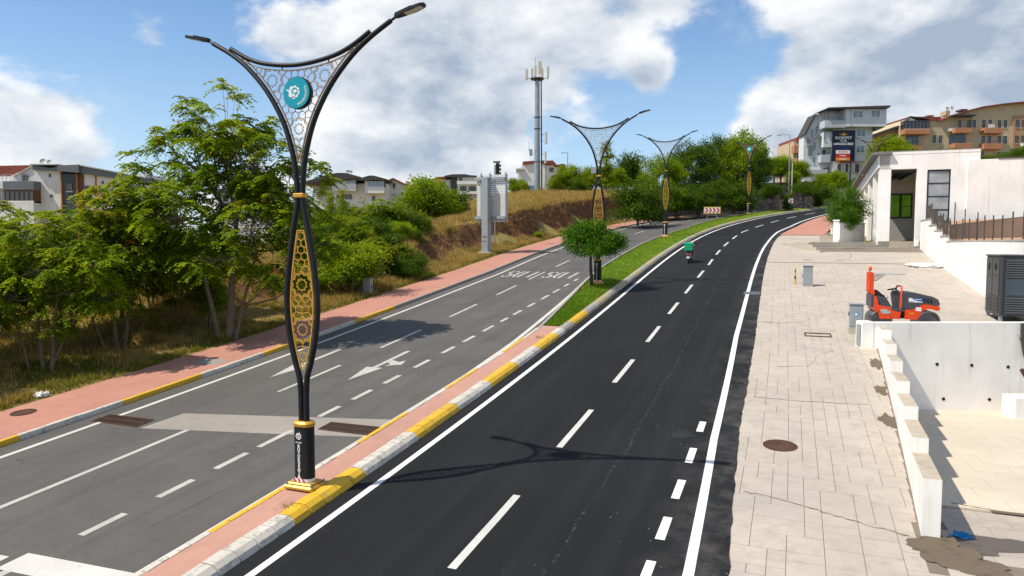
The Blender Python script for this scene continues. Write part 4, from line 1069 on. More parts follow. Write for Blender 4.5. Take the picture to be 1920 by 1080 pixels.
# front wall: lintel, wall right of the opening around the tall window
hp('front_wall', 'white_plain', (-.82, 6.0, .0, .45, 5.62, 6.75), (1.8, 2.5, .0, .45, -.6, 5.62), (4.1, 6.0, .0, .45, -.6, 5.62), (2.5, 4.1, 0, .45, -.6, 1.5), (2.5, 4.1, 0, .45, 5.5, 5.62))
hp('right_wall', 'white_plain', (5.2, 16, -.14, -.002, -.6, 6.15))
hp('right_block', 'white_plain', (6.0, 16, 0.003, 9, -.6, 6.12)); hp('wall_cap', 'rail', (7.1, 16.1, -.2, .3, 6.155, 6.25))
hp('roof_slab', 'white_plain', (-.80, 6.0, .46, 9, 6.3, 6.74))
# sloping side roof over the piers
m = MB(); m.prism([(0.0, 5.78), (16.5, 4.35), (16.5, 5.2), (0.0, 6.72)], -.95, -.1, 'x'); m.build('side_beam', MT['white_plain'], hall)
m = MB(); m.prism([(-.35, 6.76), (16.8, 5.24), (16.8, 5.42), (-.35, 6.93)], -1.45, -.0, 'x'); m.build('side_eave', MT['roof_edge'], hall)
hp('parapet', 'white_plain', (-1.2, 6.01, -.02, .30, 6.752, 6.98)); hp('parapet_flashing', 'roof_edge', (-1.22, 6.03, -.04, .32, 6.98, 7.02))
hp('back_wall', 'beige_in', (-.2, 4.2, 6.6, 6.85, 1.95, 6.2)); hp('back_wall_lower', 'grey_wall', (-.2, 4.2, 6.55, 6.85, -.6, 1.948))
hp('inner_wall', 'white_plain', (2.75, 2.9, 3.0, 6.5, -.6, 6.2)); hp('inner_window_wall', 'grey_wall', (2.92, 4.6, 3.0, 3.2, 0, 6.2))
hp('back_side_wall', 'white_plain', (-.14, .0, 6.9, 16.5, -.6, 5.0))
hp('porch_floor', 'step', (-.8, 6, .0, 6.5, -.62, -.02))
w = hp('back_window', 'frame_black', (0.67, 2.57, 6.50, 6.55, 2.0, 2.12), (0.67, 2.57, 6.50, 6.55, 3.98, 4.1), (0.67, 0.79, 6.5, 6.55, 2.12, 3.98), (1.57, 1.75, 6.5, 6.55, 2.12, 3.98), (2.45, 2.57, 6.5, 6.55, 2.12, 3.98), (1.75, 2.45, 6.51, 6.55, 2.98, 3.03))
hp('pane', 'glass_lawn_tint', (0.79, 1.57, 6.53, 6.545, 2.12, 3.98), parent=w); hp('pane', 'glass_lawn_tint', (1.75, 2.45, 6.53, 6.545, 2.12, 2.98), parent=w); hp('pane', 'glass_lawn_tint', (1.75, 2.45, 6.53, 6.545, 3.03, 3.98), parent=w)
w = hp('tall_window', 'frame_black', (2.5, 2.6, .1, .2, 1.5, 5.5), (4.0, 4.1, .1, .2, 1.5, 5.5), (2.6, 4.0, .1, .2, 5.38, 5.5), (2.6, 4.0, .1, .2, 4.42, 4.5), (2.6, 4.0, .1, .2, 3.42, 3.48), (2.6, 4.0, .1, .2, 2.38, 2.46), (2.6, 4.0, .1, .2, 1.5, 1.58))
for a, b in ((1.58, 2.38), (2.46, 3.42), (3.48, 4.42), (4.5, 5.38)): hp('pane', 'glass_grey', (2.6, 4.0, .14, .16, a, b), parent=w)
for k in range(7): hp('pergola_beam', 'frame_black', (-.1, 1.8, .6 + k * .95, .70 + k * .95, 5.35, 5.5))
for k in range(3): hp('pergola_rafter', 'frame_black', (.1 + k * .7, .2 + k * .7, .46, 6.6, 5.24, 5.348))
for k, a in enumerate((-.35,)):
    m = MB(T(-.8, 8.5, 6.2) @ RX(R(-20)) @ RY(R(-50))); m.lathe([(.02, 0), (.25, .03), (.42, .12), (.5, .22)], 16, cap=False); m.build('satellite_dish', MT['white_print'], hall)
# stairs up to the porch
SA = at(1545, 475, 54.7); SB = at(1715, 463, 56.2); dv = Vector((SB.x - SA.x, SB.y - SA.y, 0)); Ls = dv.length; sa = math.atan2(dv.y, dv.x)
stair = empty('porch_steps', T(SA.x, SA.y, SA.z - .1) @ RZ(sa), 'wide worn concrete steps leading up to the white hall', 'steps')
for k in range(5): MB().box(0, Ls + .6, k * .5, (k + 1) * .5 + (3.2 if k == 4 else 0) - .003, -.4, .12 + .21 * k, .012).build('step', MT['step'], stair)
q = at(1535, 452, 58.5); st2 = empty('side_steps', T(q.x, q.y, q.z - .35) @ RZ(-BA), 'narrow concrete steps beside the gate pillar', 'steps')
for k in range(6): MB().box(.2, 1.6, k * .45, (k + 1) * .45 - .003, -.5, .05 + .15 * k, .012).build('step', MT['step'], st2)
mbx = MB(); mbx.cbox((0, 0, .25), (.28, .2, .5), bev=.02); q = at(1718, 462, 55.6); o = mbx.build('wall_box', MT['white_plain']); o.location = q; tag(o, 'small white meter box at the foot of the terrace wall', 'meter box')
# garden wall with pillars and its railing
ga, gb = at(1574, 454, 59.5), at(1612, 454, 61.5); gd = Vector((gb.x - ga.x, gb.y - ga.y, 0)); gy = math.atan2(gd.y, gd.x)
gw = empty('garden_wall', T(ga) @ RZ(gy), 'short white garden wall under the spilling hedge', 'wall')
MB().box(0, gd.length + .8, 0, .25, -.6, 1.55, .01).build('wall_body', MT['white_plain'], gw); MB().box(-.04, gd.length + .84, -.04, .29, 1.552, 1.63).build('coping', MT['step'], gw)
railing([ga + Vector((0.9, .45, 1.63)), gb + Vector((.3, .12, 1.63))], 1.1, 'dark railing on top of the garden wall by the hedge', .9, .12)
for (u, v, Y, h, lab) in ((1567, 455, 58.8, 1.75, 'white gate pillar at the end of the garden wall'), (1562, 430, 66, 1.5, 'white gate pillar beside the red pavement')):
    q = at(u, v, Y); p = empty('gate_pillar', T(q) @ RZ(-BA), lab, 'pillar'); MB().box(-.2, .2, -.2, .2, -.5, h, .01).build('shaft', MT['white_plain'], p); MB().box(-.25, .25, -.25, .25, h + .002, h + .1, .015).build('cap', MT['white_plain'], p)

# ------------------------------------------------------------------ things on the forecourt
def kiosk(s, n, lab, sticker, w=.5, h=.92, plinth=.26, d=.34):
    o = empty('utility_cabinet', frame(s, n, .01, False), lab, 'cabinet')
    MB().box(-w / 2 - .02, w / 2 + .02, -d / 2 - .02, d / 2 + .02, -.15, plinth, .015).build('plinth', MT['step'], o)
    b = MB().box(-w / 2, w / 2, -d / 2, d / 2, plinth + .001, plinth + h, .015).build('cabinet_body', MT['grey_paint'], o)
    MB().box(-w / 2 + .03, w / 2 - .03, -d / 2 - .012, -d / 2 - .001, plinth + .05, plinth + h - .05, .004).build('door', MT['grey_paint'], o)
    MB().box(-w / 2 - .04, w / 2 + .04, -d / 2 - .05, d / 2 + .04, plinth + h + .001, plinth + h + .05, .015).build('cap', MT['grey_paint'], o)
    MB().box(-w / 2 - .03, -w / 2 - .001, -.05, .05, plinth + .45, plinth + .62).build('lock', MT['black_metal'], o)
    if sticker:
        m = MB(T(.02, -d / 2 - .0135, plinth + h * .6) @ RX(math.pi / 2)); m.lathe([(.085, 0), (.085, .001)], 20); m.build('sticker', MT['sky_blue'], b)
        m = MB(T(-.01, -d / 2 - .0155, plinth + h * .58) @ RX(math.pi / 2)); m.lathe([(.045, 0), (.045, .001)], 16); m.build('sticker_mark', MT['white_print'], b)
    return o
MT['sky_blue'] = plain('sticker_blue', (.10, .30, .55), .5, .1, local=True)
kiosk(21.6, 12.55, 'grey utility cabinet with round blue sticker beside the road roller', True)
kiosk(33.6, 11.15, 'grey utility cabinet beside the thin yellow bollard', False, plinth=.06, h=1.08)
o = kiosk(25.7, nLW(25.7) - .75, 'pale graffitied utility cabinet behind the left pavement', False, w=.5, h=.82, plinth=.12); o.location.z += .1
gm = MB(); gm.add([(.2515, -.08, .35), (.2515, .06, .40), (.2515, .08, .62), (.2515, -.04, .58)], [(0, 1, 2, 3)]); gm.build('graffiti', MT['rubber'], o)
bo = empty('bollard', frame(34.2, 10.5, .01, False), 'thin yellow and black bollard on the forecourt', 'bollard')
m = MB(); m.mi = 0
for i, (a, b) in enumerate(((0, .30), (.30, .48), (.48, .72), (.72, .80), (.80, .95))):
    m.mi = i % 2; m.lathe([(.045, a), (.045, b)], 12)
m.build('post', [MT['kerb_yellow'], MT['black_metal']], bo, 40); MB().lathe([(.045, .951), (.03, .985), (.005, .995)], 12).build('cap', MT['kerb_yellow'], bo, 40)
MB().lathe([(.08, 0), (.08, .012)], 12).build('foot_plate', MT['kerb_yellow'], bo)
fr = empty('drain_cover_surround', frame(20.9, 11.1, .02, True), 'rusty rectangular metal frame let into the forecourt paving', 'drain frame')
for b in ((-.5, .5, -.30, -.26, 0, .03), (-.5, .5, .26, .30, 0, .03), (-.5, -.46, -.258, .258, 0, .03), (.46, .5, -.258, .258, 0, .03)): MB().box(*b).build('frame_bar', MT['rust'], fr)

def blob(name, mat, M, size, seed, lab, cat, amp=.5, n=10):
    rnd = random.Random(seed); vs = []; fs = []; k = n; r2 = n * 2
    for i in range(k + 1):
        for j in range(r2):
            a = 2 * math.pi * j / r2; e = math.pi / 2 * i / k; d = 1 + amp * (mnoise.noise(Vector((math.cos(a) * 1.7 + seed, math.sin(a) * 1.7, e * 2))) + .5 * mnoise.noise(Vector((math.cos(a) * 5 + seed, math.sin(a) * 5, e * 6))))
            vs.append((math.cos(a) * math.cos(e) * d * size[0], math.sin(a) * math.cos(e) * d * size[1], max(0, math.sin(e) * d) * size[2]))
    for i in range(k):
        for j in range(r2): fs.append((i * r2 + j, i * r2 + (j + 1) % r2, (i + 1) * r2 + (j + 1) % r2, (i + 1) * r2 + j))
    m = MB(); m.add(vs, fs); o = m.build(name, mat, None, 35); o.matrix_world = M; return tag(o, lab, cat)
MT['plastic_white'] = plain('plastic_white', (.70, .68, .64), .45, .15, 6, 50, .3); MT['plastic_blue'] = plain('plastic_blue', (.02, .28, .60), .4, .2, 8, 50, .4)
blob('plastic_sheet', MT['plastic_white'], frame(42.6, 18.3, 0), (1.1, .7, .22), 3, 'crumpled pale plastic sheet lying by the terrace wall', 'plastic sheet', .7)
def yframe(s, n, dz=0.0): m = frame(s, n, yard_z(s) + dz); return m
blob('plastic_bag', MT['plastic_blue'], yframe(4.75, 12.95, .0), (.16, .09, .08), 8, 'crumpled bright blue bag on the wet yard slabs', 'bag', .8)
blob('plastic_bag', MT['plastic_white'], yframe(4.9, 14.6, .0), (.12, .08, .06), 9, 'scrap of white plastic on the yard slabs', 'bag', .8)
blob('plastic_bag', MT['plastic_white'], W(5.4, nLW(5.4) - .35, .16) and T(W(5.4, nLW(5.4) - .35, .14)), (.22, .16, .13), 11, 'pale litter bag in the grass behind the left pavement', 'bag', .6)
# damp dirt spread at the end of the parapet
MT['mud'] = concrete('mud', (.15, .115, .08), stain=(.06, .045, .03), amt=.9); MT['damp'] = concrete('damp', (.12, .10, .085), stain=(.05, .04, .032), amt=.8, rough=.5)
def puddle(name, s, n, rs, rn, mat, parent, zf, seed, dz):
    pts = []
    for i in range(40):
        a = 2 * math.pi * i / 40; d = 1 + .55 * mnoise.noise(Vector((math.cos(a) * 1.6 + seed, math.sin(a) * 1.6, seed))) + .3 * mnoise.noise(Vector((math.cos(a) * 5 + seed, math.sin(a) * 5, seed)))
        pts.append((s + math.sin(a) * rs * d, n + math.cos(a) * rn * d))
    me = bpy.data.meshes.new(name); me.from_pydata([tuple(W(a, b, zf(a) + dz)) for a, b in [(s, n)] + pts], [], [(0, i + 1, (i + 1) % 40 + 1) for i in range(40)]); me.materials.append(mat); me.update()
    if me.polygons[0].normal.z < 0: me.flip_normals()
    return inst(name, me, parent)
fz = lambda s: 0.0
puddle('dirt_patch', 3.7, 12.45, .55, .55, MT['mud'], fore, fz, 2.1, .018); puddle('dirt_patch', 3.2, 13.0, .3, .45, MT['mud'], fore, fz, 4.1, .0182)
puddle('damp_patch', 4.6, 13.6, .33, 1.0, MT['damp'], yard, yard_z, 5.2, .008); puddle('damp_patch', 4.15, 13.0, .35, .45, MT['damp'], yard, yard_z, 7.2, .0085); puddle('damp_patch', 5.0, 15.2, .16, 1.0, MT['damp'], yard, yard_z, 9.2, .008)
puddle('dirt_patch', 10.7, 12.4, .5, .2, MT['mud'], fore, fz, 6.1, .018); puddle('dirt_patch', 13.6, 12.55, .5, .18, MT['mud'], fore, fz, 3.1, .018); puddle('dirt_patch', 16.8, 12.75, .7, .18, MT['mud'], fore, fz, 8.1, .018)
def crack(pts, w, parent, zf, dz, mat='mud'):
    m = MB()
    P = []
    for i in range(len(pts) - 1):
        for j in range(8):
            t = j / 8; a = pts[i]; b = pts[i + 1]; P.append((a[0] + (b[0] - a[0]) * t + random.uniform(-.03, .03), a[1] + (b[1] - a[1]) * t + random.uniform(-.03, .03)))
    v = []; f = []
    for i, (s, n) in enumerate(P):
        ww = w * random.uniform(.4, 1.3); v += [tuple(W(s - ww, n, zf(s) + dz)), tuple(W(s + ww, n, zf(s) + dz))]
        if i: f.append((2 * i - 2, 2 * i, 2 * i + 1, 2 * i - 1))
    m.add(v, f); o = m.build('crack', MT[mat], parent)
    if o.data.polygons[0].normal.z < 0: o.data.flip_normals()
crack([(5.1, 9.05), (5.0, 9.6), (4.6, 10.6), (4.25, 11.4), (4.05, 12.1)], .014, fore, fz, .0185)
crack([(23.2, 8.8), (23.0, 9.6), (23.4, 10.6), (24.3, 11.0)], .02, fore, fz, .0185)
crack([(15.6, 9.6), (15.9, 10.6), (17.6, 11.0), (18.6, 11.6)], .015, fore, fz, .0185); crack([(11.9, 8.95), (11.8, 10.2), (12.0, 12.3)], .015, fore, fz, .0185)
crack([(6.95, 13.2), (6.68, 14), (6.66, 16), (6.7, 19)], .05, yard, yard_z, .036)

# transformer kiosk
MT['grey_louvre'] = plain('grey_louvre', (.095, .105, .115), .5, .15, 2, 50, .05, local=True); MT['panel_grey'] = plain('panel_grey', (.055, .075, .092), .45, .15, 2, 50, .03, local=True)
tq = at(1872, 597, 30.0); ts, tn = SN(tq.x, tq.y)
TK = T(tq.x, tq.y, float(zroad(ts[0])) - .1) @ RZ(-BA)
tk = empty('transformer_kiosk', TK, 'dark grey louvred transformer cabinet on short legs above the yard wall', 'cabinet')
zb_, zt_ = .36, .36 + 2.48
MB().box(0, 3.4, 0, 2.05, zb_, zt_, .02).build('cabinet_body', MT['dark_grey'], tk)
MB().box(-.05, 3.45, -.05, 2.1, zt_ + .002, zt_ + .07, .02).build('cabinet_roof', MT['dark_grey'], tk)
for (x, y) in ((.03, .03), (3.25, .03), (.03, 1.9), (3.25, 1.9)): MB().box(x, x + .12, y, y + .12, -.2, zb_ - .002).build('leg', MT['grey_paint'], tk)
for x0, x1 in ((.22, 1.62), (1.8, 3.2)):
    for (z0, z1, k) in ((1.95, 2.72, 8), (.46, 1.15, 7)):
        for i in range(k):
            z = zb_ * 0 + z0 + (z1 - z0) * i / k; MB().box(x0, x1, -.045, -.002, z + .02, z + .065, 0, ).build('louvre', MT['grey_louvre'], tk)
    MB().box(x0, x1, -.02, -.002, 1.22, 1.9, .005).build('panel', MT['panel_grey'], tk)
for x in (0, 1.66, 3.28): MB().box(x, x + .1, -.06, -.003, zb_ + .01, zt_ - .01).build('stile', MT['dark_grey'], tk)
for y0 in (.08, 1.06):
    MB().box(-.03, -.002, y0, y0 + .9, 2.05, 2.75, .004).build('door', MT['dark_grey'], tk); MB().box(-.03, -.002, y0, y0 + .9, 1.2, 2.02, .004).build('door', MT['dark_grey'], tk)
    m = MB(T(-.034, y0 + .45, 2.4) @ RY(-math.pi / 2)); m.lathe([(.16, 0), (.16, .006)], 18); m.build('vent_hole', MT['weep'], tk)
    for i in range(7): MB().box(-.045, -.002, y0, y0 + .9, .48 + i * .1, .53 + i * .1).build('louvre', MT['dark_grey'], tk)
# ------------------------------------------------------------------ road roller
MT['orange'] = plain('roller_orange', (.80, .065, .008), .35, .10, 2, 60, 0, 0, .5, dirt=(.25, .16, .09), dirt_amt=.25, local=True)
MT['roller_grey'] = plain('roller_grey', (.060, .068, .082), .45, .12, 3, 60, .03, 0, .45, local=True)
MT['drum'] = plain('drum_steel', (.20, .19, .18), .45, .3, 4, 50, .1, .7, .5, local=True)
MT['beacon'] = plain('beacon', (.75, .12, .02), .25, .05, 3, 50, 0, local=True); MT['pale_grey'] = plain('pale_grey', (.42, .43, .40), .5, .1, local=True)
rq = at(1690, 600, 29.1); rs_, rn_ = SN(rq.x, rq.y); rz = float(zroad(rs_[0])) + .012
roll = empty('road_roller', T(rq.x, rq.y, rz) @ RZ(R(-14)), 'small orange tandem road roller with grey bonnet and canopy post', 'road roller')
def X(x): return (x - 528) / 281.0
def Z(y): return (828 - y) / 281.0
def PZ(pts): return [(X(a), Z(b)) for a, b in pts]
for cx, nm in ((.86, 'front_drum'), (-.86, 'rear_drum')):
    M0 = T(cx, 0, .42) @ RX(math.pi / 2); d = MB(M0); d.lathe([(.405, -.5), (.42, -.49), (.42, .49), (.405, .5), (.36, .5), (.355, .40), (.08, .40)], 40); dr = d.build(nm, MT['drum'], roll, 35)
    for sgn in (-1, 1):
        h = MB(T(cx, sgn * .43, .42) @ RX(math.pi / 2)); h.lathe([(.10, -.06), (.10, .06)], 14); h.build('drum_hub', MT['roller_grey'], dr, 35)
    for sgn in (1,): MB().box(cx - .07, cx + .07, sgn * .525 - .02, sgn * .525 + .02, .35, .95, .01).build('drum_fork', MT['orange'], roll)
MB().prism(PZ([(525, 578), (523, 402), (545, 386), (612, 388), (800, 432), (862, 465), (878, 512), (872, 536), (720, 516), (690, 530), (604, 578)]), -.46, .46).build('bonnet', MT['roller_grey'], roll)
bon = roll.children[-1]; bv = bon.modifiers.new('b', 'BEVEL'); bv.width = .035; bv.segments = 3
MB().prism(PZ([(532, 690), (532, 584), (606, 580), (694, 532), (722, 519), (874, 540), (880, 580), (852, 592), (800, 572), (740, 574), (694, 606), (676, 650), (672, 690)]), -.5, .5).build('front_frame', MT['orange'], roll)
MB().prism(PZ([(205, 596), (205, 440), (222, 436), (240, 470), (252, 530), (300, 545), (370, 556), (400, 596), (478, 612), (478, 690), (270, 690), (250, 620)]), -.5, .5).build('rear_frame', MT['orange'], roll)
MB().prism(PZ([(404, 600), (404, 580), (512, 572), (512, 604)]), -.44, .44).build('footplate', MT['roller_grey'], roll)
MB().prism(PZ([(486, 690), (486, 612), (528, 612), (528, 690)]), -.2, .2).build('articulation_joint', MT['rubber'], roll)
MB().prism(PZ([(242, 530), (228, 440), (262, 432), (335, 452), (352, 480), (400, 560), (370, 556), (300, 545)]), -.40, .40).build('seat_base', MT['roller_grey'], roll)
MB().prism(PZ([(246, 445), (236, 380), (256, 372), (300, 412), (340, 440), (330, 456)]), -.22, .22).build('seat', MT['rubber'], roll)
MB().prism(PZ([(272, 600), (280, 580), (330, 578), (384, 612), (372, 632), (310, 634), (286, 628)]), -.508, .508).build('tank_panel', MT['pale_grey'], roll)
MB().prism(PZ([(180, 560), (180, 420), (206, 420), (206, 560)]), -.45, .45).build('rear_panel', MT['roller_grey'], roll)
for sgn in (-1, 1):
    MB().prism(PZ([(165, 172), (182, 162), (214, 178), (214, 372), (226, 380), (226, 430), (196, 430), (165, 384)]), sgn * .20 - .05, sgn * .20 + .05).build('canopy_post', MT['orange'], roll)
    MB().tube([(X(216), sgn * .18, Z(232)), (X(285), sgn * .18, Z(193))], .012, 6).build('canopy_brace', MT['rubber'], roll); MB().tube([(X(216), sgn * .18, Z(268)), (X(238), sgn * .18, Z(268)), (X(332), sgn * .18, Z(193))], .012, 6).build('canopy_brace', MT['rubber'], roll)
    MB().tube([(X(486), sgn * .40, Z(640)), (X(492), sgn * .40, Z(350)), (X(500), sgn * .34, Z(326))], .035, 8).build('front_hoop', MT['orange'], roll, 40)
MB().tube([(X(500), -.34, Z(326)), (X(500), .34, Z(326))], .035, 8).build('front_hoop_bar', MT['orange'], roll, 40)
MB().box(X(168), X(214), -.149, .149, Z(380), Z(176), .01).build('canopy_back_plate', MT['orange'], roll)
MB().box(X(206), X(520), -.48, .48, Z(192), Z(180), .004).build('canopy_roof', MT['pale_grey'], roll)
m = MB(T(X(186), 0, Z(158))); m.lathe([(.04, 0), (.04, .05)], 12); m.build('beacon_base', MT['rubber'], roll); m = MB(T(X(186), 0, Z(158) + .052)); m.lathe([(.07, 0), (.075, .07), (.06, .12), (.02, .14)], 14); m.build('beacon_lamp', MT['beacon'], roll, 60)
MB().prism(PZ([(440, 590), (414, 404), (446, 380), (482, 372), (482, 590)]), -.16, .16).build('console', MT['roller_grey'], roll)
SW = T(X(420), 0, Z(362)) @ RY(R(-12)); ring = [SW @ Vector((math.cos(a) * .17, math.sin(a) * .17, 0)) for a in np.linspace(0, 2 * math.pi, 25)]
MB().tube(ring, .016, 6).build('steering_wheel', MT['rubber'], roll, 60); MB().tube([SW @ Vector((0, 0, 0)), (X(438), 0, Z(400))], .022, 6).build('steering_column', MT['rubber'], roll)
m = MB(); 
for a in (0, 2.1, 4.2): m.bar(SW @ Vector((0, 0, 0)), SW @ Vector((math.cos(a) * .165, math.sin(a) * .165, 0)), .02)
m.build('steering_spokes', MT['rubber'], roll)
MB().tube([(X(345), -.25, Z(470)), (X(366), -.25, Z(446))], .018, 6).build('drive_lever', MT['rubber'], roll)
MB().tube([(X(232), -.3, Z(440)), (X(250), -.3, Z(408)), (X(290), -.3, Z(412)), (X(312), -.3, Z(440))], .014, 6).build('armrest', MT['rubber'], roll, 60)
MT['decal_blue'] = plain('decal_blue', (.02, .10, .38), .4, .1, local=True)
y = -.4615
def decal(pts, mat, nm, yy): m = MB(); m.add([(a, yy, b) for a, b in PZ(pts)], [tuple(range(len(pts)))]); return m.build(nm, MT[mat], bon)
decal([(563, 498), (563, 450), (700, 456), (703, 500)], 'white_print', 'decal', y - .001); decal([(590, 452), (700, 456), (703, 492), (660, 488), (620, 474)], 'decal_blue', 'decal_wave', y - .0025)
for i in range(3): decal([(712 + i * 33, 448 + i * 6), (730 + i * 33, 452 + i * 6), (738 + i * 33, 502 + i * 4), (716 + i * 33, 500 + i * 4)], 'weep', 'bonnet_vent', y - .0015)
m = MB(); m.add([(a, -.502, b) for a, b in PZ([(634, 594), (634, 552), (690, 556), (690, 598)])], [(0, 1, 2, 3)]); m.build('number_decal', MT['white_print'], roll)
decal([(570, 494), (570, 488), (618, 489), (618, 495)], 'red_white', 'decal_print', y - .002); decal([(625, 470), (625, 464), (690, 466), (690, 472)], 'white_print', 'decal_print', y - .0035)
m = MB(); m.add([(a, -.502, b) for a, b in PZ([(566, 628), (566, 616), (620, 616), (620, 628)])], [(0, 1, 2, 3)]); m.build('type_decal', MT['kerb_yellow'], roll)

# ------------------------------------------------------------------ motor scooter with rider
bk = empty('motor_scooter', frame(43.2, 3.45, .032, True), 'grey delivery scooter with a bright green top box riding uphill', 'scooter')
MT['green_box'] = plain('box_green', (.0, .42, .19), .45, .06, 2, 50, 0, local=True); MT['silver'] = plain('silver', (.32, .31, .31), .35, .1, local=True, metal=.3); MT['tail_red'] = plain('tail_red', (.55, .01, .02), .3, .1, local=True)
for yy, nm in ((-.62, 'rear_wheel'), (.62, 'front_wheel')):
    Mw = T(0, yy, .25) @ RY(math.pi / 2); w = MB(Mw); w.lathe([(.17, -.05), (.23, -.055), (.25, -.03), (.25, .03), (.23, .055), (.17, .05)], 22, cap=False); wh = w.build(nm, MT['rubber'], bk, 50)
    r = MB(Mw); r.lathe([(.17, -.03), (.17, .03)], 18); r.build('rim', MT['silver'], wh, 40)
MB().prism([(-.82, .62), (-.55, .80), (-.05, .78), (.12, .55), (.12, .33), (.40, .33), (.52, .95), (.44, .98), (.30, .42), (.20, .40), (-.05, .28), (-.45, .30), (-.75, .45)], -.15, .15, 'x').build('body_shell', MT['silver'], bk)
bs = bk.children[-1]; bv = bs.modifiers.new('b', 'BEVEL'); bv.width = .03; bv.segments = 2
MB().box(-.13, .13, -.62, .02, .80, .87, .03).build('saddle', MT['rubber'], bk)
MB().prism([(.40, .45), (.58, .45), (.66, 1.05), (.50, 1.05)], -.17, .17, 'x').build('front_shield', MT['silver'], bk)
MB().tube([(-.33, .38, 1.10), (-.12, .48, 1.06), (.12, .48, 1.06), (.33, .38, 1.10)], .018, 8).build('handlebar', MT['rubber'], bk, 50)
for sx in (-1, 1):
    m_ = MB(); m_.tube([(sx * .24, .42, 1.08), (sx * .34, .45, 1.24)], .007, 5); mr_ = m_.build('mirror_stem', MT['rubber'], bk); MB().cbox((sx * .36, .45, 1.28), (.13, .03, .09), bev=.012).build('mirror', MT['rubber'], bk)
MB().tube([(0, .60, .25), (0, .56, .55)], .04, 8).build('fork', MT['silver'], bk); MB().prism([(-.86, .28), (-.80, .28), (-.70, .55), (-.78, .56)], -.09, .09, 'x').build('rear_mudguard', MT['rubber'], bk)
MB().box(-.11, .11, -.885, -.875, .36, .52).build('number_plate', MT['white_print'], bk); MB().box(-.10, .10, -.85, -.80, .60, .68, .015).build('tail_light', MT['tail_red'], bk)
MB().tube([(.16, -.2, .28), (.20, -.5, .30), (.20, -.85, .38)], [.035, .05, .05], 10).build('exhaust', MT['rubber'], bk, 50)
gbx = MB().box(-.27, .27, -.93, -.42, .93, 1.42, .02).build('top_box', MT['green_box'], bk); MB().box(-.285, .285, -.945, -.405, 1.422, 1.47, .02).build('box_lid', MT['green_box'], gbx)
MB().box(-.14, .14, -.936, -.932, 1.10, 1.13).build('box_print', MT['lawn_ground'], gbx); MB().box(-.12, .12, -.936, -.932, 1.17, 1.20).build('box_print', MT['lawn_ground'], gbx); MB().box(-.1, .1, -.85, -.45, .87, .928).build('box_rack', MT['rubber'], bk)
# rider: skinned body
def rider():
    V = {'pel': (0, -.18, .93), 'sp': (0, -.10, 1.12), 'ch': (0, -.02, 1.30), 'nk': (0, .02, 1.45), 'hd': (0, .05, 1.53)}
    Rd = {'pel': .15, 'sp': .14, 'ch': .155, 'nk': .06, 'hd': .07}
    E = [('pel', 'sp'), ('sp', 'ch'), ('ch', 'nk'), ('nk', 'hd')]
    for sx, k in ((-1, 'l'), (1, 'r')):
        V.update({'sh' + k: (sx * .19, 0, 1.36), 'el' + k: (sx * .31, .14, 1.17), 'wr' + k: (sx * .27, .35, 1.12), 'hip' + k: (sx * .10, -.12, .92), 'kn' + k: (sx * .17, .25, .80), 'an' + k: (sx * .14, .16, .42), 'to' + k: (sx * .14, .32, .38)})
        Rd.update({'sh' + k: .07, 'el' + k: .052, 'wr' + k: .038, 'hip' + k: .10, 'kn' + k: .075, 'an' + k: .05, 'to' + k: .045})
        E += [('ch', 'sh' + k), ('sh' + k, 'el' + k), ('el' + k, 'wr' + k), ('pel', 'hip' + k), ('hip' + k, 'kn' + k), ('kn' + k, 'an' + k), ('an' + k, 'to' + k)]
    ks = list(V); me = bpy.data.meshes.new('person'); me.from_pydata([V[k] for k in ks], [(ks.index(a), ks.index(b)) for a, b in E], [])
    o = bpy.data.objects.new('body', me); COL.objects.link(o); sk = o.modifiers.new('s', 'SKIN'); o.modifiers.new('u', 'SUBSURF').levels = 2; o.modifiers['u'].render_levels = 2
    for i, k in enumerate(ks): me.skin_vertices[0].data[i].radius = (Rd[k], Rd[k]); me.skin_vertices[0].data[i].use_root = (k == 'pel')
    dg = bpy.context.evaluated_depsgraph_get(); m2 = bpy.data.meshes.new_from_object(o.evaluated_get(dg)); bpy.data.objects.remove(o)
    m2.materials.clear()
    for q in (MT['shirt'], MT['trouser'], MT['skin'], MT['rubber']): m2.materials.append(q)
    for p in m2.polygons:
        c = p.center; p.use_smooth = True
        p.material_index = 1 if c.z < .98 and not (abs(c.x) > .2 and c.y > .2 and c.z > .9) else 0
        if c.z < .46: p.material_index = 3
        if (abs(c.x) > .2 and c.y > .2 and c.z > .98) or (c.z > 1.44): p.material_index = 2
    return m2
MT['shirt'] = plain('shirt', (.60, .62, .60), .85, .15, 6, 40, .3, local=True); MT['trouser'] = plain('trouser', (.035, .038, .05), .85, .15, 6, 40, .3, local=True); MT['skin'] = plain('skin', (.48, .27, .18), .55, .08, 6, 40, .1, local=True); MT['helmet'] = plain('helmet', (.10, .10, .11), .25, .1, local=True)
per = empty('person', bk.matrix_world, 'person in a pale shirt and dark helmet seated on the delivery scooter', 'person'); inst('body', rider(), per)
hm = MB(T(0, .06, 1.585) @ Matrix.Diagonal((.132, .15, .135, 1))); prof = [(math.sin(a), -math.cos(a)) for a in np.linspace(.9, math.pi - .02, 10)]; hm.lathe([(p[0], p[1]) for p in prof], 18); hel = hm.build('helmet', MT['helmet'], per, 60)
MB(T(0, .06, 1.585) @ Matrix.Diagonal((.136, .154, .03, 1))).lathe([(1, -1), (1, 1)], 18).build('helmet_band', MT['silver'], hel, 60)
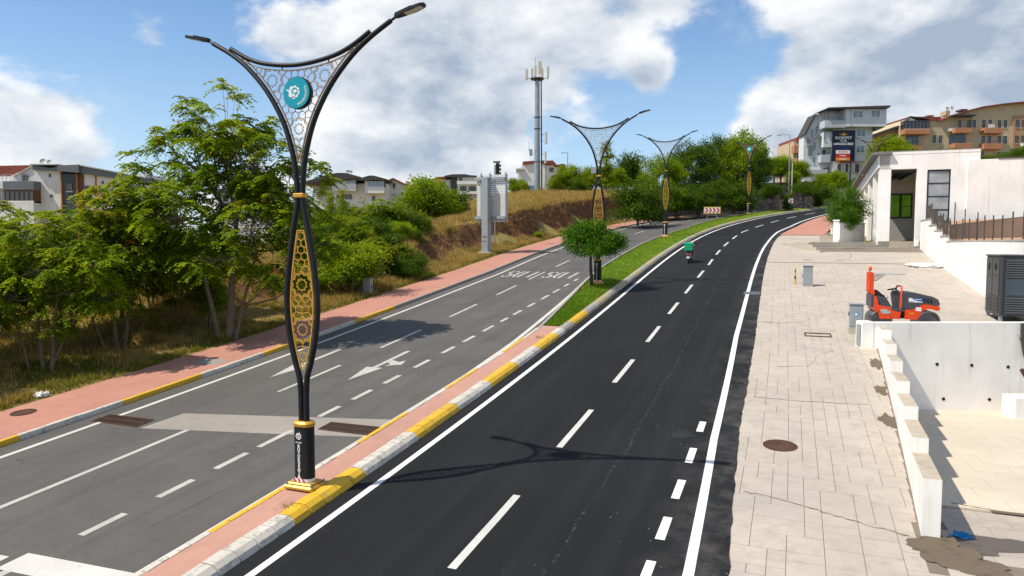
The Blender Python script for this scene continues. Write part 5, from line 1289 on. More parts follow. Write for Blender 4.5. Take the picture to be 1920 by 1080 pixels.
for sx in (-1, 1):
    for f in range(4): MB().tube([(sx * (.235 + f * .022), .37, 1.13), (sx * (.235 + f * .022), .415, 1.12), (sx * (.235 + f * .022), .425, 1.085), (sx * (.235 + f * .022), .40, 1.065)], .0105, 6).build('finger', MT['skin'], per, 60)
    MB().tube([(sx * .225, .34, 1.10), (sx * .215, .38, 1.075), (sx * .23, .41, 1.06)], .011, 6).build('thumb', MT['skin'], per, 60)
# ------------------------------------------------------------------ buildings in the background
MT['render_white'] = concrete('render_white', (.74, .72, .69), dark=.8, streak=True, amt=.2); MT['render_grey'] = concrete('render_grey', (.47, .50, .53), dark=.8, streak=True, amt=.2); MT['render_pale'] = concrete('render_pale', (.60, .63, .66), dark=.8, streak=True, amt=.2)
MT['render_beige'] = concrete('render_beige', (.50, .40, .265), dark=.75, streak=True, amt=.25); MT['render_tan'] = concrete('render_tan', (.40, .245, .14), dark=.8, amt=.2, streak=True); MT['render_terra'] = concrete('render_terra', (.44, .20, .105), dark=.8, amt=.2, streak=True)
MT['roof_dark'] = plain('roof_dark', (.06, .055, .055), .7, .3, 2, 20, .2); MT['roof_red'] = plain('roof_red', (.24, .055, .035), .75, .3, 2, 12, .3); MT['fascia_grey'] = plain('fascia_grey', (.15, .16, .175), .6, .15, 1, 20, .05)
MT['surr'] = plain('surround_cream', (.62, .52, .36), .8, .08, 1, 30, 0); MT['panel_white'] = plain('panel_white', (.62, .63, .63), .5, .12, 1.5, 30, .03, local=True); MT['wood'] = plain('cladding_brown', (.16, .055, .022), .6, .25, 2, 20, .1); MT['orange_trim'] = plain('orange_trim', (.42, .17, .05), .6, .15, 1, 20, .05); MT['win_frame'] = plain('win_frame', (.70, .70, .70), .5, .1, 2, 30, 0); MT['win_brown'] = plain('win_brown', (.07, .035, .025), .5, .2, 2, 30, 0)
class Bld:
    """Building laid out in photograph pixels on a plane at depth Y; k is metres per pixel there."""
    def __init__(s, name, u0, v0, Y, label, cat='building', yaw=0.0, group=None):
        s.u0, s.v0, s.k, s.Y = u0, v0, Y / FPX * math.cos(PITCH), Y; s.o = empty(name, T(at(u0, v0, Y)) @ RZ(yaw), label, cat, group)
    def x(s, u): return (u - s.u0) * s.k
    def z(s, v): return (s.v0 - v) * s.k
    def box(s, name, mat, u0, v0, u1, v1, d0, d1, parent=None, bev=0):
        a, b = sorted((v1, v0), reverse=True)
        if s.u0 < 950 and a >= 395: a = 505
        return MB().box(s.x(u0), s.x(u1), d0, d1, s.z(a), s.z(b), bev).build(name, MT[mat], parent or s.o)
    def poly(s, name, mat, pts, d0, d1, parent=None): return MB().prism([(s.x(u), s.z(v)) for u, v in pts], d0, d1).build(name, MT[mat], parent or s.o)
    def win(s, u0, v0, u1, v1, d=0.0, frame='win_frame', pane='glass_dark', mull=1, t=.09, surround=None):
        x0, x1, z0, z1 = s.x(u0), s.x(u1), s.z(v1), s.z(v0); m = MB()
        for b in ((x0, x1, z1 - t, z1), (x0, x1, z0, z0 + t), (x0, x0 + t, z0 + t, z1 - t), (x1 - t, x1, z0 + t, z1 - t)): m.box(b[0], b[1], d - .06, d - .002, b[2], b[3])
        for i in range(mull): c = x0 + (x1 - x0) * (i + 1) / (mull + 1); m.box(c - t * .4, c + t * .4, d - .05, d - .003, z0 + t, z1 - t)
        w = m.build('window', MT[frame], s.o); MB().box(x0 + t, x1 - t, d - .025, d - .004, z0 + t, z1 - t).build('pane', MT[pane], w)
        MB().box(x0 - .06, x1 + .06, d - .12, d - .002, z0 - .07, z0 - .005).build('sill', MT['win_frame'], w)
        if surround:
            m = MB(); q = .16
            for b in ((x0 - q, x0 - .002, z0 - .075 - q, z1 + q), (x1 + .002, x1 + q, z0 - .075 - q, z1 + q), (x0, x1, z1 + .002, z1 + q)): m.box(b[0], b[1], d - .04, d - .002, b[2], b[3])
            m.build('surround', MT[surround], w)
        return w
    def balcony(s, u0, v0, u1, v1, out, mat, d=0.0, rail=0, rail_mat='rail'):
        b = s.box('balcony', mat, u0, v0, u1, v1, d - out, d - .003, bev=.02)
        if rail:
            m = MB(); x0, x1, z = s.x(u0), s.x(u1), s.z(v0)
            m.bar((x0, d - out + .05, z + rail), (x1, d - out + .05, z + rail), .05); n = max(2, int((x1 - x0) / .5))
            for i in range(n + 1): m.bar((x0 + (x1 - x0) * i / n, d - out + .05, z), (x0 + (x1 - x0) * i / n, d - out + .05, z + rail), .03)
            m.build('balcony_rail', MT[rail_mat], b, kind='stuff')
        return b
def dish(b, u, v, r, d=0.5):
    m = MB(T(b.x(u), d, b.z(v)) @ RX(R(65)) @ RY(R(15))); m.lathe([(.02, 0), (r * .6, .06 * r), (r, .25 * r)], 14, cap=False); o = m.build('satellite_dish', MT['pale_grey'], b.o)
    MB().tube([(b.x(u), d, b.z(v)), (b.x(u), d, b.z(v) - r * 2.2)], .03, 6).build('dish_mast', MT['rail'], o)

# white apartment block, far left
b = Bld('apartment_block', 100, 450, 105, 'white apartment block with dark stair tower and brown strips behind the left trees')
b.box('wall', 'render_white', 70, 320, 121, 470, 0, 11); b.box('stair_tower', 'dark_grey', 123, 327, 150, 470, -.3, 9); b.box('brown_cladding', 'wood', 152, 327, 161, 470, -.15, 9); b.box('wall', 'render_white', 161, 327, 276, 470, .05, 10)
b.box('trim_strip', 'orange_trim', 120.6, 324, 123, 470, -.45, 9); b.box('trim_strip', 'orange_trim', 150, 327, 152, 470, -.42, 9); b.box('trim_strip', 'orange_trim', 182, 327, 185, 470, -.05, .3)
b.poly('fascia', 'fascia_grey', [(71, 312), (106, 317), (120, 314), (120, 322), (71, 320)], -.6, 11); b.poly('fascia', 'fascia_grey', [(120.2, 313), (160, 311), (160, 326), (120.2, 323)], -1.0, 10); b.poly('fascia', 'fascia_grey', [(160.2, 313), (280, 336), (280, 344), (160.2, 326.5)], -.5, 10)
b.poly('roof_edge', 'pale_grey', [(70, 309.5), (121, 310), (121, 311.8), (70, 311.8)], -.9, 11); b.poly('roof_edge', 'pale_grey', [(160.2, 311), (282, 334), (282, 336), (160.2, 313)], -.8, 10)
b.box('left_wing', 'render_white', -60, 331, 69.8, 470, .4, 10); b.poly('gable', 'render_white', [(20, 331), (66, 311), (69.8, 311), (69.8, 331)], .4, 10); b.poly('roof', 'roof_red', [(-60, 312), (62, 309.5), (68, 310.5), (27, 331), (-60, 331)], .8, 9); b.poly('verge', 'pale_grey', [(27, 331), (66, 309), (70, 310), (30, 331.6)], .2, .75)
b.balcony(24, 342, 81, 358, 1.6, 'fascia_grey', 0, .9, 'pale_grey'); b.balcony(-60, 341, 23.6, 355, 1.3, 'render_white', .4, .8, 'pale_grey')
b.box('glazed_bay', 'wood', 25, 354, 80, 382, -1.5, -.004); b.balcony(0, 379, 80, 395, 1.7, 'render_white', 0)
for i in range(6): b.win(27 + i * 8.8, 360, 35 + i * 8.8, 378, -1.5, 'win_brown', 'glass_dark', 0, .06)
for i in range(4): b.win(-14 + i * 9, 356, -6 + i * 9, 376, .4, 'win_frame', 'glass_blue', 0, .06)
b.win(46, 327, 57, 345, 0, 'win_brown'); 
for (u, v) in ((98.5, 330), (99.8, 368), (196, 343), (197, 378)): b.win(u - 2, v - 3, u + 2, v + 3, 0 if u < 150 else .05, 'win_brown', 'glass_dark', 0, .05)
b.win(131, 344, 142, 360, -.3, 'win_brown'); b.win(162.5, 349, 171, 356, .05, 'win_brown'); b.win(162.5, 374, 171, 391, .05, 'win_brown'); b.win(226, 350, 240, 366, .05, 'win_brown'); b.win(97, 408, 104, 422, 0, 'win_brown')
b.balcony(222, 397, 278, 410, 1.4, 'render_white', .05); b.box('glazed_bay', 'glass_blue', 250, 383, 278, 397, -1.3, 0)
dish(b, 74, 302, .42, 1.5); dish(b, 86, 303, .34, 1.5); b.box('awning_frame', 'pale_grey', 105, 384, 122, 386, -1.6, -1.5)
for c in (105.5, 121): b.box('awning_post', 'pale_grey', c, 386, c + .8, 440, -1.6, -1.52)

# house glimpsed through the big tree
b = Bld('apartment_house', 450, 400, 122, 'pale house with shallow roof half hidden behind the big tree')
b.box('wall', 'render_white', 405, 358, 505, 440, 0, 9); b.poly('roof', 'roof_dark', [(398, 359), (455, 347), (512, 358), (512, 361), (398, 362)], -.6, 9.5)
for u in (418, 445, 470): b.win(u, 366, u + 12, 380, 0, 'win_frame', 'glass_dark', 1)
# double-bay house
b = Bld('hip_roofed_house', 655, 420, 130, 'white three storey house with two glazed balconies and dark hip roof')
b.box('side_wall', 'render_white', 582, 347, 627, 450, 2.0, 12); b.box('wall', 'render_white', 626, 345, 726, 450, 0, 11)
b.poly('roof', 'roof_dark', [(575, 344), (625, 329.5), (640, 327), (656, 327.5), (682, 334.5), (682, 337), (575, 346.5)], -2.2, 10); b.poly('roof', 'roof_dark', [(676, 338.5), (697, 332), (706, 332), (730, 338.5), (730, 340.5), (676, 340.5)], -2.2, 9); b.poly('eave', 'wood', [(575, 346.7), (682, 337.2), (682, 338.4), (575, 348)], -2.1, 8)
for (u0, u1, v0, v1, v2) in ((634, 672, 334.5, 347, 359.5), (694, 724, 341, 352.5, 364)):
    b.box('bay', 'render_white', u0 - 6, v0, u0, v2, -1.4, 0); b.balcony(u0, v1, u1, v2, 1.8, 'render_white')
    b.box('bay_recess', 'glass_blue', u0, v0, u1, v1, -.5, -.004)
    for i in range(4): w = (u1 - u0) / 4; b.win(u0 + w * i, v0 + 1, u0 + w * (i + 1) - .5, v1 - .3, -1.72, 'win_frame', 'glass_blue', 0, .06)
for (u, v) in ((632, 365), (648, 365), (655, 365), (698, 368), (632, 392), (660, 392)): b.win(u, v, u + 6, v + 9, 0, 'win_brown', 'glass_dark', 1, .06)
b.box('roof_mast', 'rail', 648, 318, 648.5, 328, 3, 3.05); dish(b, 647, 320, .35, 3); dish(b, 653, 321, .33, 3)
# gabled house
b = Bld('gabled_house', 745, 420, 134, 'white gabled house with red verge beside the double-bay house')
b.poly('wall', 'render_white', [(722, 342), (738.5, 337), (769, 351), (769, 500), (722, 500)], 0, 11); b.poly('roof', 'roof_red', [(719, 342.5), (738.5, 334.5), (771, 350), (771, 353.5), (738.5, 338), (719, 345)], -.5, 11.5)
for (u0, v0, u1, v1) in ((737, 344, 742.5, 354), (724, 347, 727, 350), (731, 347, 734, 350), (731, 365, 734, 368), (737.5, 364, 741, 368), (752, 360, 757, 368)): b.win(u0, v0, u1, v1, 0, 'pale_grey', 'glass_dark', 0, .06)
b.box('chimney', 'pale_grey', 757, 338, 763, 346, 3, 4)
# modern white house behind the sign
b = Bld('modern_house', 855, 400, 140, 'white modern house with dark flat roof behind the road sign')
b.box('wall', 'render_white', 818, 337, 858, 420, .4, 10); b.box('dark_wall', 'dark_grey', 845, 332, 857, 420, .1, 10); b.box('wall', 'render_white', 858, 332, 900, 420, 0, 10); b.poly('roof', 'roof_dark', [(834, 331), (850, 328), (872, 328), (884, 330), (902, 331), (902, 332.5), (834, 334)], -.8, 10); b.poly('roof', 'roof_red', [(814, 337), (819, 333), (838, 331.5), (836, 337)], -.2, 9)
b.win(861, 334, 867, 342, 0, 'dark_grey', 'glass_dark', 0); b.balcony(858, 341, 900, 347, 1.2, 'render_white'); b.win(863, 350, 874, 360, 0, 'dark_grey', 'glass_dark', 1); b.win(880, 350, 892, 360, 0, 'dark_grey', 'glass_dark', 1); b.balcony(858, 360, 900, 365, 1.2, 'render_white', 0, .7)
b.win(822, 340, 836, 350, .4, 'win_frame', 'glass_dark', 2)
# house by the mast
b = Bld('red_roofed_house', 1010, 372, 150, 'white house with red roofs half hidden behind the cell mast')
b.poly('wall', 'render_white', [(971, 318), (983, 310), (1002, 307), (1022, 307), (1022, 390), (971, 390)], 0, 10); b.poly('roof', 'roof_red', [(980, 304), (1002, 302.5), (1002, 307), (982, 310)], -.4, 8); b.poly('roof', 'roof_red', [(1014, 303), (1036, 302), (1042, 308), (1042, 311), (1014, 307)], -.4, 8)
b.box('wall', 'render_white', 1022.5, 310, 1046, 390, .3, 9); b.poly('roof', 'roof_red', [(1040, 310), (1058, 308), (1060, 313), (1040, 313.5)], -.3, 8); b.win(1030, 315, 1038, 323, .3, 'win_brown'); b.box('eave', 'pale_grey', 968, 317, 983, 319.5, -.5, 6)

# grey school building with the banner
b = Bld('grey_school_block', 1600, 330, 133, 'pale grey four storey school block with overhanging top floor and dark banner')
b.box('wall', 'render_pale', 1560, 241.3, 1633.5, 380, 0, 12); tf = b.box('top_floor', 'render_pale', 1575.6, 209.3, 1651, 241, -1.4, 12); b.box('top_floor_wing', 'render_pale', 1545, 209.3, 1575.4, 241, .9, 4)
b.balcony(1538, 230, 1575.3, 243, 2.3, 'render_grey', .9, .55); b.box('balcony_post', 'rail', 1545, 211, 1546, 230, -1.0, -.9); b.box('balcony_post', 'rail', 1538.6, 213, 1539.6, 230, -1.0, -.9)
b.poly('roof', 'roof_dark', [(1534, 211.5), (1542, 207.5), (1655, 203.8), (1655, 206), (1651, 209), (1543, 209.2)], -2.0, 3); b.poly('soffit', 'fascia_grey', [(1633.7, 241.2), (1651, 241.2), (1636, 248), (1633.7, 248)], -1.0, 11)
b.box('drainpipe', 'pale_grey', 1585, 209.5, 1585.8, 240, -1.5, -1.41)
for (u0, v0, u1, v1, d) in ((1588.6, 212, 1608, 226, -1.4), (1622, 211, 1640, 225, -1.4), (1603, 242.5, 1621, 258, 0), (1603, 273, 1620, 288, 0)): b.win(u0, v0, u1, v1, d, 'win_frame', 'glass_blue', 1, .13)
b.poly('side_wing', 'render_pale', [(1511, 252), (1528, 217), (1546, 214), (1559.8, 214), (1559.8, 380), (1518, 380), (1511, 322)], 1.2, 3.5); b.poly('side_roof', 'roof_dark', [(1508, 253.5), (1527, 215.5), (1536, 215), (1529, 218.5), (1511.5, 253.5)], .5, 3.6)
b.box('side_bay', 'render_pale', 1541, 250, 1559.7, 277, -.4, 1.2); b.balcony(1538, 291, 1556, 305, 1.4, 'render_grey', 1.2, .4); b.balcony(1519, 318, 1552, 326, 1.2, 'render_grey', 1.2); b.poly('side_canopy', 'fascia_grey', [(1521, 263), (1537, 250), (1537, 253), (1521, 266)], .2, 1.19)
for (u, v) in ((1524, 242), (1532, 236), (1541, 250), (1529, 266), (1537, 286), (1529, 294), (1516, 256)): b.win(u, v, u + 4.5, v + 15 if v < 290 else v + 12, 1.2 if not (u == 1541) else -.4, 'pale_grey', 'glass_blue', 0, .06)
b.win(1545, 280, 1553, 291, 1.2, 'pale_grey', 'glass_dark', 0); b.box('awning', 'fascia_grey', 1519, 272, 1527, 290, .9, 1.19)
for i in range(4): b.win(1540 + i * 5, 312 + (3 - i) * 1.5, 1544 + i * 5, 332, 1.2, 'pale_grey', 'glass_dark', 0, .06)
sh = b.box('shop_front', 'pale_grey', 1563, 302, 1628, 326, -.12, -.003)
MT['poster'] = plain('poster_paper', (.62, .60, .58), .5, .25, 1.2, 6, 0, local=True); MT['poster_dark'] = plain('poster_ink', (.10, .09, .12), .6, .4, 2, 8, 0, local=True); MT['poster_red'] = plain('poster_red', (.50, .12, .05), .5, .2, local=True)
for i, (u0, u1) in enumerate(((1565, 1578), (1580, 1592), (1598, 1612), (1615, 1624))):
    p = b.box('shop_poster', 'poster', u0, 304, u1, 323, -.16, -.122, sh); b.box('poster_print', 'poster_dark', u0 + 4, 308, u1 - 2.5, 323, -.165, -.161, sh); b.box('poster_header', 'poster_red', u0 + .5, 304.5, u1 - .5, 306.5, -.166, -.161, sh)
bn = Bld('building_banner', 1581, 303, 132.2, 'tall dark blue school banner hung on the grey block', 'banner')
MT['navy'] = plain('banner_navy', (.008, .012, .035), .5, .1, 1, 20, 0, local=True); MT['banner_blue'] = plain('banner_blue', (.008, .03, .13), .5, .4, .35, 20, 0, local=True); MT['sign_red'] = plain('sign_red', (.62, .02, .02), .5, .06, local=True); MT['sign_orange'] = plain('sign_orange', (.85, .26, .01), .5, .06, local=True)
pnl = bn.box('banner_panel', 'navy', 1560, 245.3, 1602, 302.3, 0, .12); bn.box('banner_glow', 'banner_blue', 1573, 275.5, 1590, 280, -.006, -.002, pnl)
for mat, v0, v1 in (('white_print', 282, 288.4), ('sign_red', 288.6, 295.3), ('sign_orange', 295.5, 301)): bn.box('banner_stripe', mat, 1566.8, v0, 1593.3, v1, -.012, -.002, pnl)
def btxt(t, u, v, hpx, mat, sx=1.0, d=-.02): me = text_mesh(t, hpx * bn.k * 1.38, MT[mat], .004); inst('lettering', me, pnl, T(bn.x(u), d, bn.z(v)) @ FACE @ Matrix.Diagonal((sx, 1, 1, 1)))
btxt('KOKPIT', 1580.5, 259.6, 5.2, 'white_print', 1.25); btxt('KOLEJ', 1580.5, 264.7, 2.9, 'white_print', 1.1); btxt('HAVACILIK LİSESİ', 1580.5, 270.8, 3.6, 'white_print', .9); bn.box('banner_rule', 'white_print', 1567, 267.4, 1598, 267.8, -.01, -.002, pnl)
bn.box('stripe_print', 'sign_red', 1571, 284.4, 1589, 285.8, -.016, -.0125, pnl); bn.box('stripe_print', 'white_print', 1574, 291.2, 1586, 292.8, -.016, -.0125, pnl); bn.box('stripe_print', 'white_print', 1573, 297.5, 1587, 299.1, -.016, -.0125, pnl)
bn.poly('banner_wings', 'gold', [(1571.5, 252), (1578, 252.2), (1580.5, 248.5), (1583, 252.2), (1589.5, 252), (1583.5, 254.6), (1582, 256), (1580.5, 254.8), (1579, 256), (1577.5, 254.6)], -.012, -.002, pnl)
# peach house and glass house
b = Bld('peach_house', 1495, 325, 160, 'peach house with terracotta balconies beside the school block')
b.box('wall', 'render_beige', 1487, 266, 1520, 360, 0, 10); b.box('roof', 'roof_red', 1490, 259.5, 1521, 265.8, -.8, 10); b.balcony(1483, 275, 1512, 289, 1.6, 'render_terra', 0); b.balcony(1488, 299, 1514, 308, 1.6, 'render_terra', 0); b.win(1494, 266.5, 1506, 275, 0, 'win_frame', 'glass_grey', 1); b.win(1492, 290, 1500, 299, 0, 'win_frame', 'glass_dark', 0)
b = Bld('glass_balcony_house', 1476, 325, 172, 'teal glazed house corner behind the tall light pole'); b.box('wall', 'render_grey', 1470, 276, 1488, 350, 0, 8); b.box('glazing', 'glass_blue', 1469.5, 273, 1487, 288, -1, -.01); b.box('slab', 'pale_grey', 1469, 288.2, 1488, 291, -1.1, 0)

# long beige block
b = Bld('beige_apartments', 1800, 330, 146, 'long beige apartment block with terracotta balconies and curved roof')
b.poly('wall', 'render_beige', [(1686, 238), (1698, 224), (1734, 228), (1757, 228), (1773, 222), (1834, 204.5), (1904, 196), (1990, 194), (1990, 390), (1686, 390)], 0, 13)
rf = [(1755, 228.5), (1773, 221), (1802, 211), (1834, 203), (1870, 198), (1904, 194.6), (1992, 192)]
b.poly('roof_edge', 'roof_red', rf + [(u, v + 2.2) for u, v in rf[::-1]], -.9, 13.5); b.poly('roof', 'roof_red', [(1696, 223.8), (1700, 221), (1760, 221.5), (1756, 228), (1734, 228.2)], -.3, 8); b.poly('gable', 'render_white', [(1688, 237), (1698, 223), (1708, 228), (1708, 232)], -.9, -.002); b.poly('gable_verge', 'roof_dark', [(1684, 238.5), (1698, 221.4), (1734, 225.8), (1734, 227.4), (1698, 223.4), (1686.5, 238.5)], -1.2, -.05)
b.poly('left_wing', 'render_tan', [(1640, 254), (1685.8, 239), (1685.8, 390), (1640, 390)], 1.5, 3); b.poly('left_wing_roof', 'roof_dark', [(1636, 253.5), (1686, 235.8), (1686, 238.8), (1636, 256.5)], .5, 3)
b.box('tan_panel', 'render_tan', 1894, 219, 1990, 390, -.25, -.004)
b.box('glazed_bay', 'dark_grey', 1686, 230, 1733, 246, -1.3, -.004); b.balcony(1686, 246, 1733, 255, 1.7, 'render_terra'); b.box('loggia_shade', 'glass_dark', 1697, 256, 1720, 272, -.08, -.004); b.balcony(1703, 274, 1722, 284, 1.2, 'render_terra', 0, .8)  # loggia: dark sheet on the wall stands for the shade of the recess
for i in range(7): b.win(1687.5 + i * 6.5, 231.5, 1693 + i * 6.5, 245, -1.3, 'win_brown', 'glass_dark', 0, .06)
for (u, v) in ((1746, 255), (1757.5, 255), (1837, 226.5), (1848.5, 226.5), (1866, 227), (1877, 227), (1809, 226.5), (1819.5, 226.5), (1792, 226.5), (1837, 256), (1848.5, 256), (1867, 256), (1878, 256), (1837, 284.5), (1867, 285), (1878, 285)): b.win(u, v, u + 6.5, v + 14.5, 0, 'win_brown', 'glass_dark', 0, .07, 'surr')
for (u, v) in ((1898, 227), (1909.5, 227), (1898, 256), (1909.5, 256), (1922, 227)): b.win(u, v, u + 6.5, v + 14.5, -.25, 'win_brown', 'glass_dark', 0, .07)
for (u0, u1, v0, v1, r) in ((1780, 1811, 243, 252.5, .9), (1834, 1869, 243.5, 253, .7), (1834, 1869, 271.5, 282, .5), (1780, 1811, 271, 281, .6)): b.balcony(u0, v0, u1, v1, 1.5, 'render_terra', 0, r)
b.box('loggia_shade', 'glass_dark', 1777, 253.5, 1808, 271, -.06, -.004); b.box('awning', 'roof_dark', 1773, 219.8, 1815, 222, -2, 0); b.box('awning_post', 'roof_dark', 1808.5, 222, 1809.5, 243, -1.4, -1.3)  # recess shade behind the balcony painted as a flat dark sheet
b.box('washing', 'white_print', 1842, 236, 1853, 243, -1.3, -1.2); b.box('chimney', 'render_beige', 1753, 215, 1762, 223, 3, 5); b.box('chimney_cap', 'roof_dark', 1752, 213.5, 1763, 215, 2.8, 5.2); b.box('chimney', 'render_beige', 1786, 204.5, 1794, 213, 3, 5); b.box('roof_vent', 'roof_dark', 1815, 201.5, 1827, 205, 3, 5); b.box('roof_vent', 'roof_dark', 1733, 219, 1742, 221, 3, 5)
dish(b, 1786, 203, .5, 2.5); dish(b, 1794.5, 201.5, .45, 2.5); b.box('air_conditioner', 'white_print', 1909, 269.5, 1917, 276, -.7, -.26); b.box('air_conditioner', 'white_print', 1772, 242, 1780, 248, -.5, -.01)

# ------------------------------------------------------------------ cell mast
MY = 115; mk = MY / FPX; mb0 = at(1007, 362, MY); mast = empty('cell_mast', T(mb0), 'tall grey monopole cell mast with antennas and side ladder', 'mast')
MH = (362 - 152) * mk
pole = MB().lathe([(.50, -1.5), (.49, 0), (.42, MH * .55), (.36, MH)], 20).build('pole', MT['galv'], mast, 40)
for f in (.27, .56, .66): MB(T(0, 0, MH * f)).lathe([(.52, 0), (.52, .12)], 20).build('flange', MT['dark_grey'], mast)
MB(T(0, 0, MH - .1)).lathe([(.5, -.25), (1.1, 0), (1.1, .12)], 16).build('platform', MT['dark_grey'], mast)
lad = MB()
for sx in (-.2, .2): lad.bar((.82 + 0, sx, 0), (.66, sx, MH), .05)
for i in range(int(MH / .45)): z = i * .45; x = .82 - .16 * z / MH; lad.bar((x, -.2, z), (x, .2, z), .035)
for i in range(9): z = 1 + i * (MH - 2) / 8; lad.bar((.45, 0, z), (.82 - .16 * z / MH, 0, z), .04)
lad.build('ladder', MT['dark_grey'], mast, kind='stuff')
MB().bar((.72, -.3, 0), (.6, .3, MH), .14).build('cable_run', MT['rubber'], mast)
MT['antenna'] = plain('antenna', (.60, .57, .47), .5, .1, 1, 20, 0, local=True)
for (x, y, z, h, w) in ((-1.7, -.2, -.3, 1.75, .46), (-.35, -.9, .15, 1.6, .40), (.35, -1.0, .55, 1.9, .55), (1.65, -.2, .1, 1.75, .40), (.8, .8, .2, 1.6, .36), (-.8, .9, .2, 1.6, .36)):
    a = MB(T(x, y, MH + z)).box(-w / 2, w / 2, -.1, .1, 0, h, .05).build('panel_antenna', MT['antenna'], mast); MB().tube([(x, y + .16, MH - .3), (x, y + .16, MH + z + h + .15)], .04, 6).build('antenna_mount', MT['rail'], a); MB().bar((x * .3, y * .3, MH), (x, y + .16, MH), .06).build('mount_arm', MT['rail'], a)
MB().tube([(-.3, 0, MH), (-.3, 0, MH + 3.2)], .03, 5).build('lightning_rod', MT['rail'], mast)
for (x, z, h) in ((1.25, MH * .43, 2.0), (1.15, MH * .13 + 2.3, 2.0)): MB().box(x, x + .32, -.2, .1, z, z + h, .06).build('panel_antenna', MT['antenna'] if z < 8 else MT['galv'], mast); MB().bar((.5, 0, z + .5), (x, 0, z + .5), .06).build('mount_arm', MT['rail'], mast); MB().bar((.5, 0, z + 1.5), (x, 0, z + 1.5), .06).build('mount_arm', MT['rail'], mast)
MB().box(-1.25, -.75, -.2, .2, MH * .33, MH * .33 + 1.0, .04).build('radio_unit', MT['galv'], mast); MB().tube([(-.5, 0, MH * .33 + .3), (-1.0, 0, MH * .33 - .2), (-1.3, 0, MH * .33 + .8), (-1.3, 0, MH * .33 + 2.2)], .03, 5).build('whip_antenna', MT['rail'], mast)
for i, (x, mat, h) in enumerate(((-1.9, 'galv', 1.6), (-.9, 'sky_blue', 1.1), (1.5, 'pale_grey', 1.5))): MB().box(x - .4, x + .4, -1.6, -.9, -.6, h, .02).build('equipment_box', MT[mat], mast)
railing([mb0 + Vector((-3.5, -2.5, -.4)), mb0 + Vector((3.5, -2.5, -.4))], 2.0, 'low mesh fence round the foot of the cell mast', 1.2, .2, 'galv')

# ------------------------------------------------------------------ road sign seen from behind
sg = empty('road_sign', frame(45.1, nLW(45.1) - 1.2, .1, False) @ RZ(R(-6)), 'large road sign seen from its ribbed white back on a grey box post', 'road sign')
PH, PW = 3.95, 2.95; z0 = 2.75; x0 = -1.2
MB().box(-.55, .6, -.45, .75, -.2, .25, .03).build('footing', MT['step'], sg); MB().box(-.3, .3, -.28, .28, .25, z0 + PH - .25, .015).build('post', MT['grey_paint'], sg)
for sx in (-1, 1):
    for sy in (-1, 1): MB().prism([(sx * .3, .25), (sx * .44, .25), (sx * .3, .5)], sy * .2 - .01, sy * .2 + .01).build('gusset', MT['grey_paint'], sg)
for i in range(24): MB().box(x0, x0 + PW, .52, .56 + (.012 if i % 2 else 0), z0 + i * PH / 24 + .013, z0 + (i + 1) * PH / 24 - .013, .008).build('panel_slat', MT['panel_white'] if 'panel_white' in MT else MT['white_print'], sg)
for x in (.45, 1.3, 2.8): MB().box(x0 + x - .05, x0 + x + .05, .42, .515, z0 + .05, z0 + PH + .15).build('panel_rib', MT['grey_paint'], sg)
for z in (z0 + .35, z0 + PH - .35): MB().box(x0 - .12, x0 + PW - .15, .285, .415, z - .09, z + .12, .01).build('cross_beam', MT['grey_paint'], sg)
me = text_mesh('TON', .2, MT['rubber'], .002); inst('graffiti', me, sg, T(0, -.284, 1.5) @ FACE); MB().bar((-.2, -.283, 1.12), (.18, -.283, 1.16), .004, .05).build('graffiti', MT['rubber'], sg)
tl = empty('traffic_light', T(at(928, 470, 66).x, 66, bank_pt(50, 2.6).z - .3), 'black traffic light with a small solar panel on a pole above the sign', 'traffic light')
tz = at(928, 330, 66).z - tl.location.z
MB().tube([(0, 0, -.5), (0, 0, tz + 1.0)], .06, 8).build('pole', MT['galv'], tl); tb = MB().box(.08, .42, -.15, .15, tz + .05, tz + 1.15, .02).build('signal_housing', MT['weep'], tl)
for i in range(3): m = MB(T(.43, 0, tz + .25 + i * .34) @ RY(math.pi / 2)); m.lathe([(.11, 0), (.12, .14)], 12, cap=False); m.build('signal_visor', MT['weep'], tb)
MB(T(.15, 0, tz + 1.25) @ RX(R(-15))).box(-.3, .35, -.2, .2, 0, .04).build('solar_panel', MT['pale_grey'], tl)

# ------------------------------------------------------------------ chevron board, bend sign
MT['sign_yellow'] = plain('sign_yellow', (.75, .55, .03), .5, .08, local=True)
cq = at(1335, 415, 90.5); cs, cn = SN(cq.x, cq.y); ch = empty('chevron_board', T(cq.x, cq.y, float(zroad(cs[0])) + .25), 'yellow bordered board of red chevrons standing in the median lawn', 'road sign')
for x in (-.62, .62): MB().tube([(x, .03, -.3), (x, .03, .75)], .03, 8).build('post', MT['galv'], ch)
zc_ = .62; MB().box(-1.05, 1.05, 0, .025, zc_, zc_ + .84).build('board', MT['sign_yellow'], ch); bw = MB().box(-.98, .98, -.006, -.001, zc_ + .07, zc_ + .77).build('board_face', MT['white_print'], ch)
for i in range(4):
    x = -.9 + i * .47; MB().prism([(x, zc_ + .1), (x + .2, zc_ + .1), (x + .4, zc_ + .42), (x + .2, zc_ + .74), (x, zc_ + .74), (x + .2, zc_ + .42)], -.012, -.007).build('chevron', MT['sign_red'], ch)
cq = at(1482, 396, 97.5); bs_ = empty('bend_sign', T(cq), 'small square red chevron sign before the rubble wall shrubs', 'road sign'); MB().tube([(0, .03, -.4), (0, .03, 1.7)], .03, 8).build('post', MT['galv'], bs_); MB().box(-.32, .32, 0, .02, 1.05, 1.7).build('board', MT['white_print'], bs_); MB().prism([(-.18, 1.12), (.02, 1.12), (.2, 1.375), (.02, 1.63), (-.18, 1.63), (.0, 1.375)], -.006, -.001).build('chevron', MT['sign_red'], bs_)

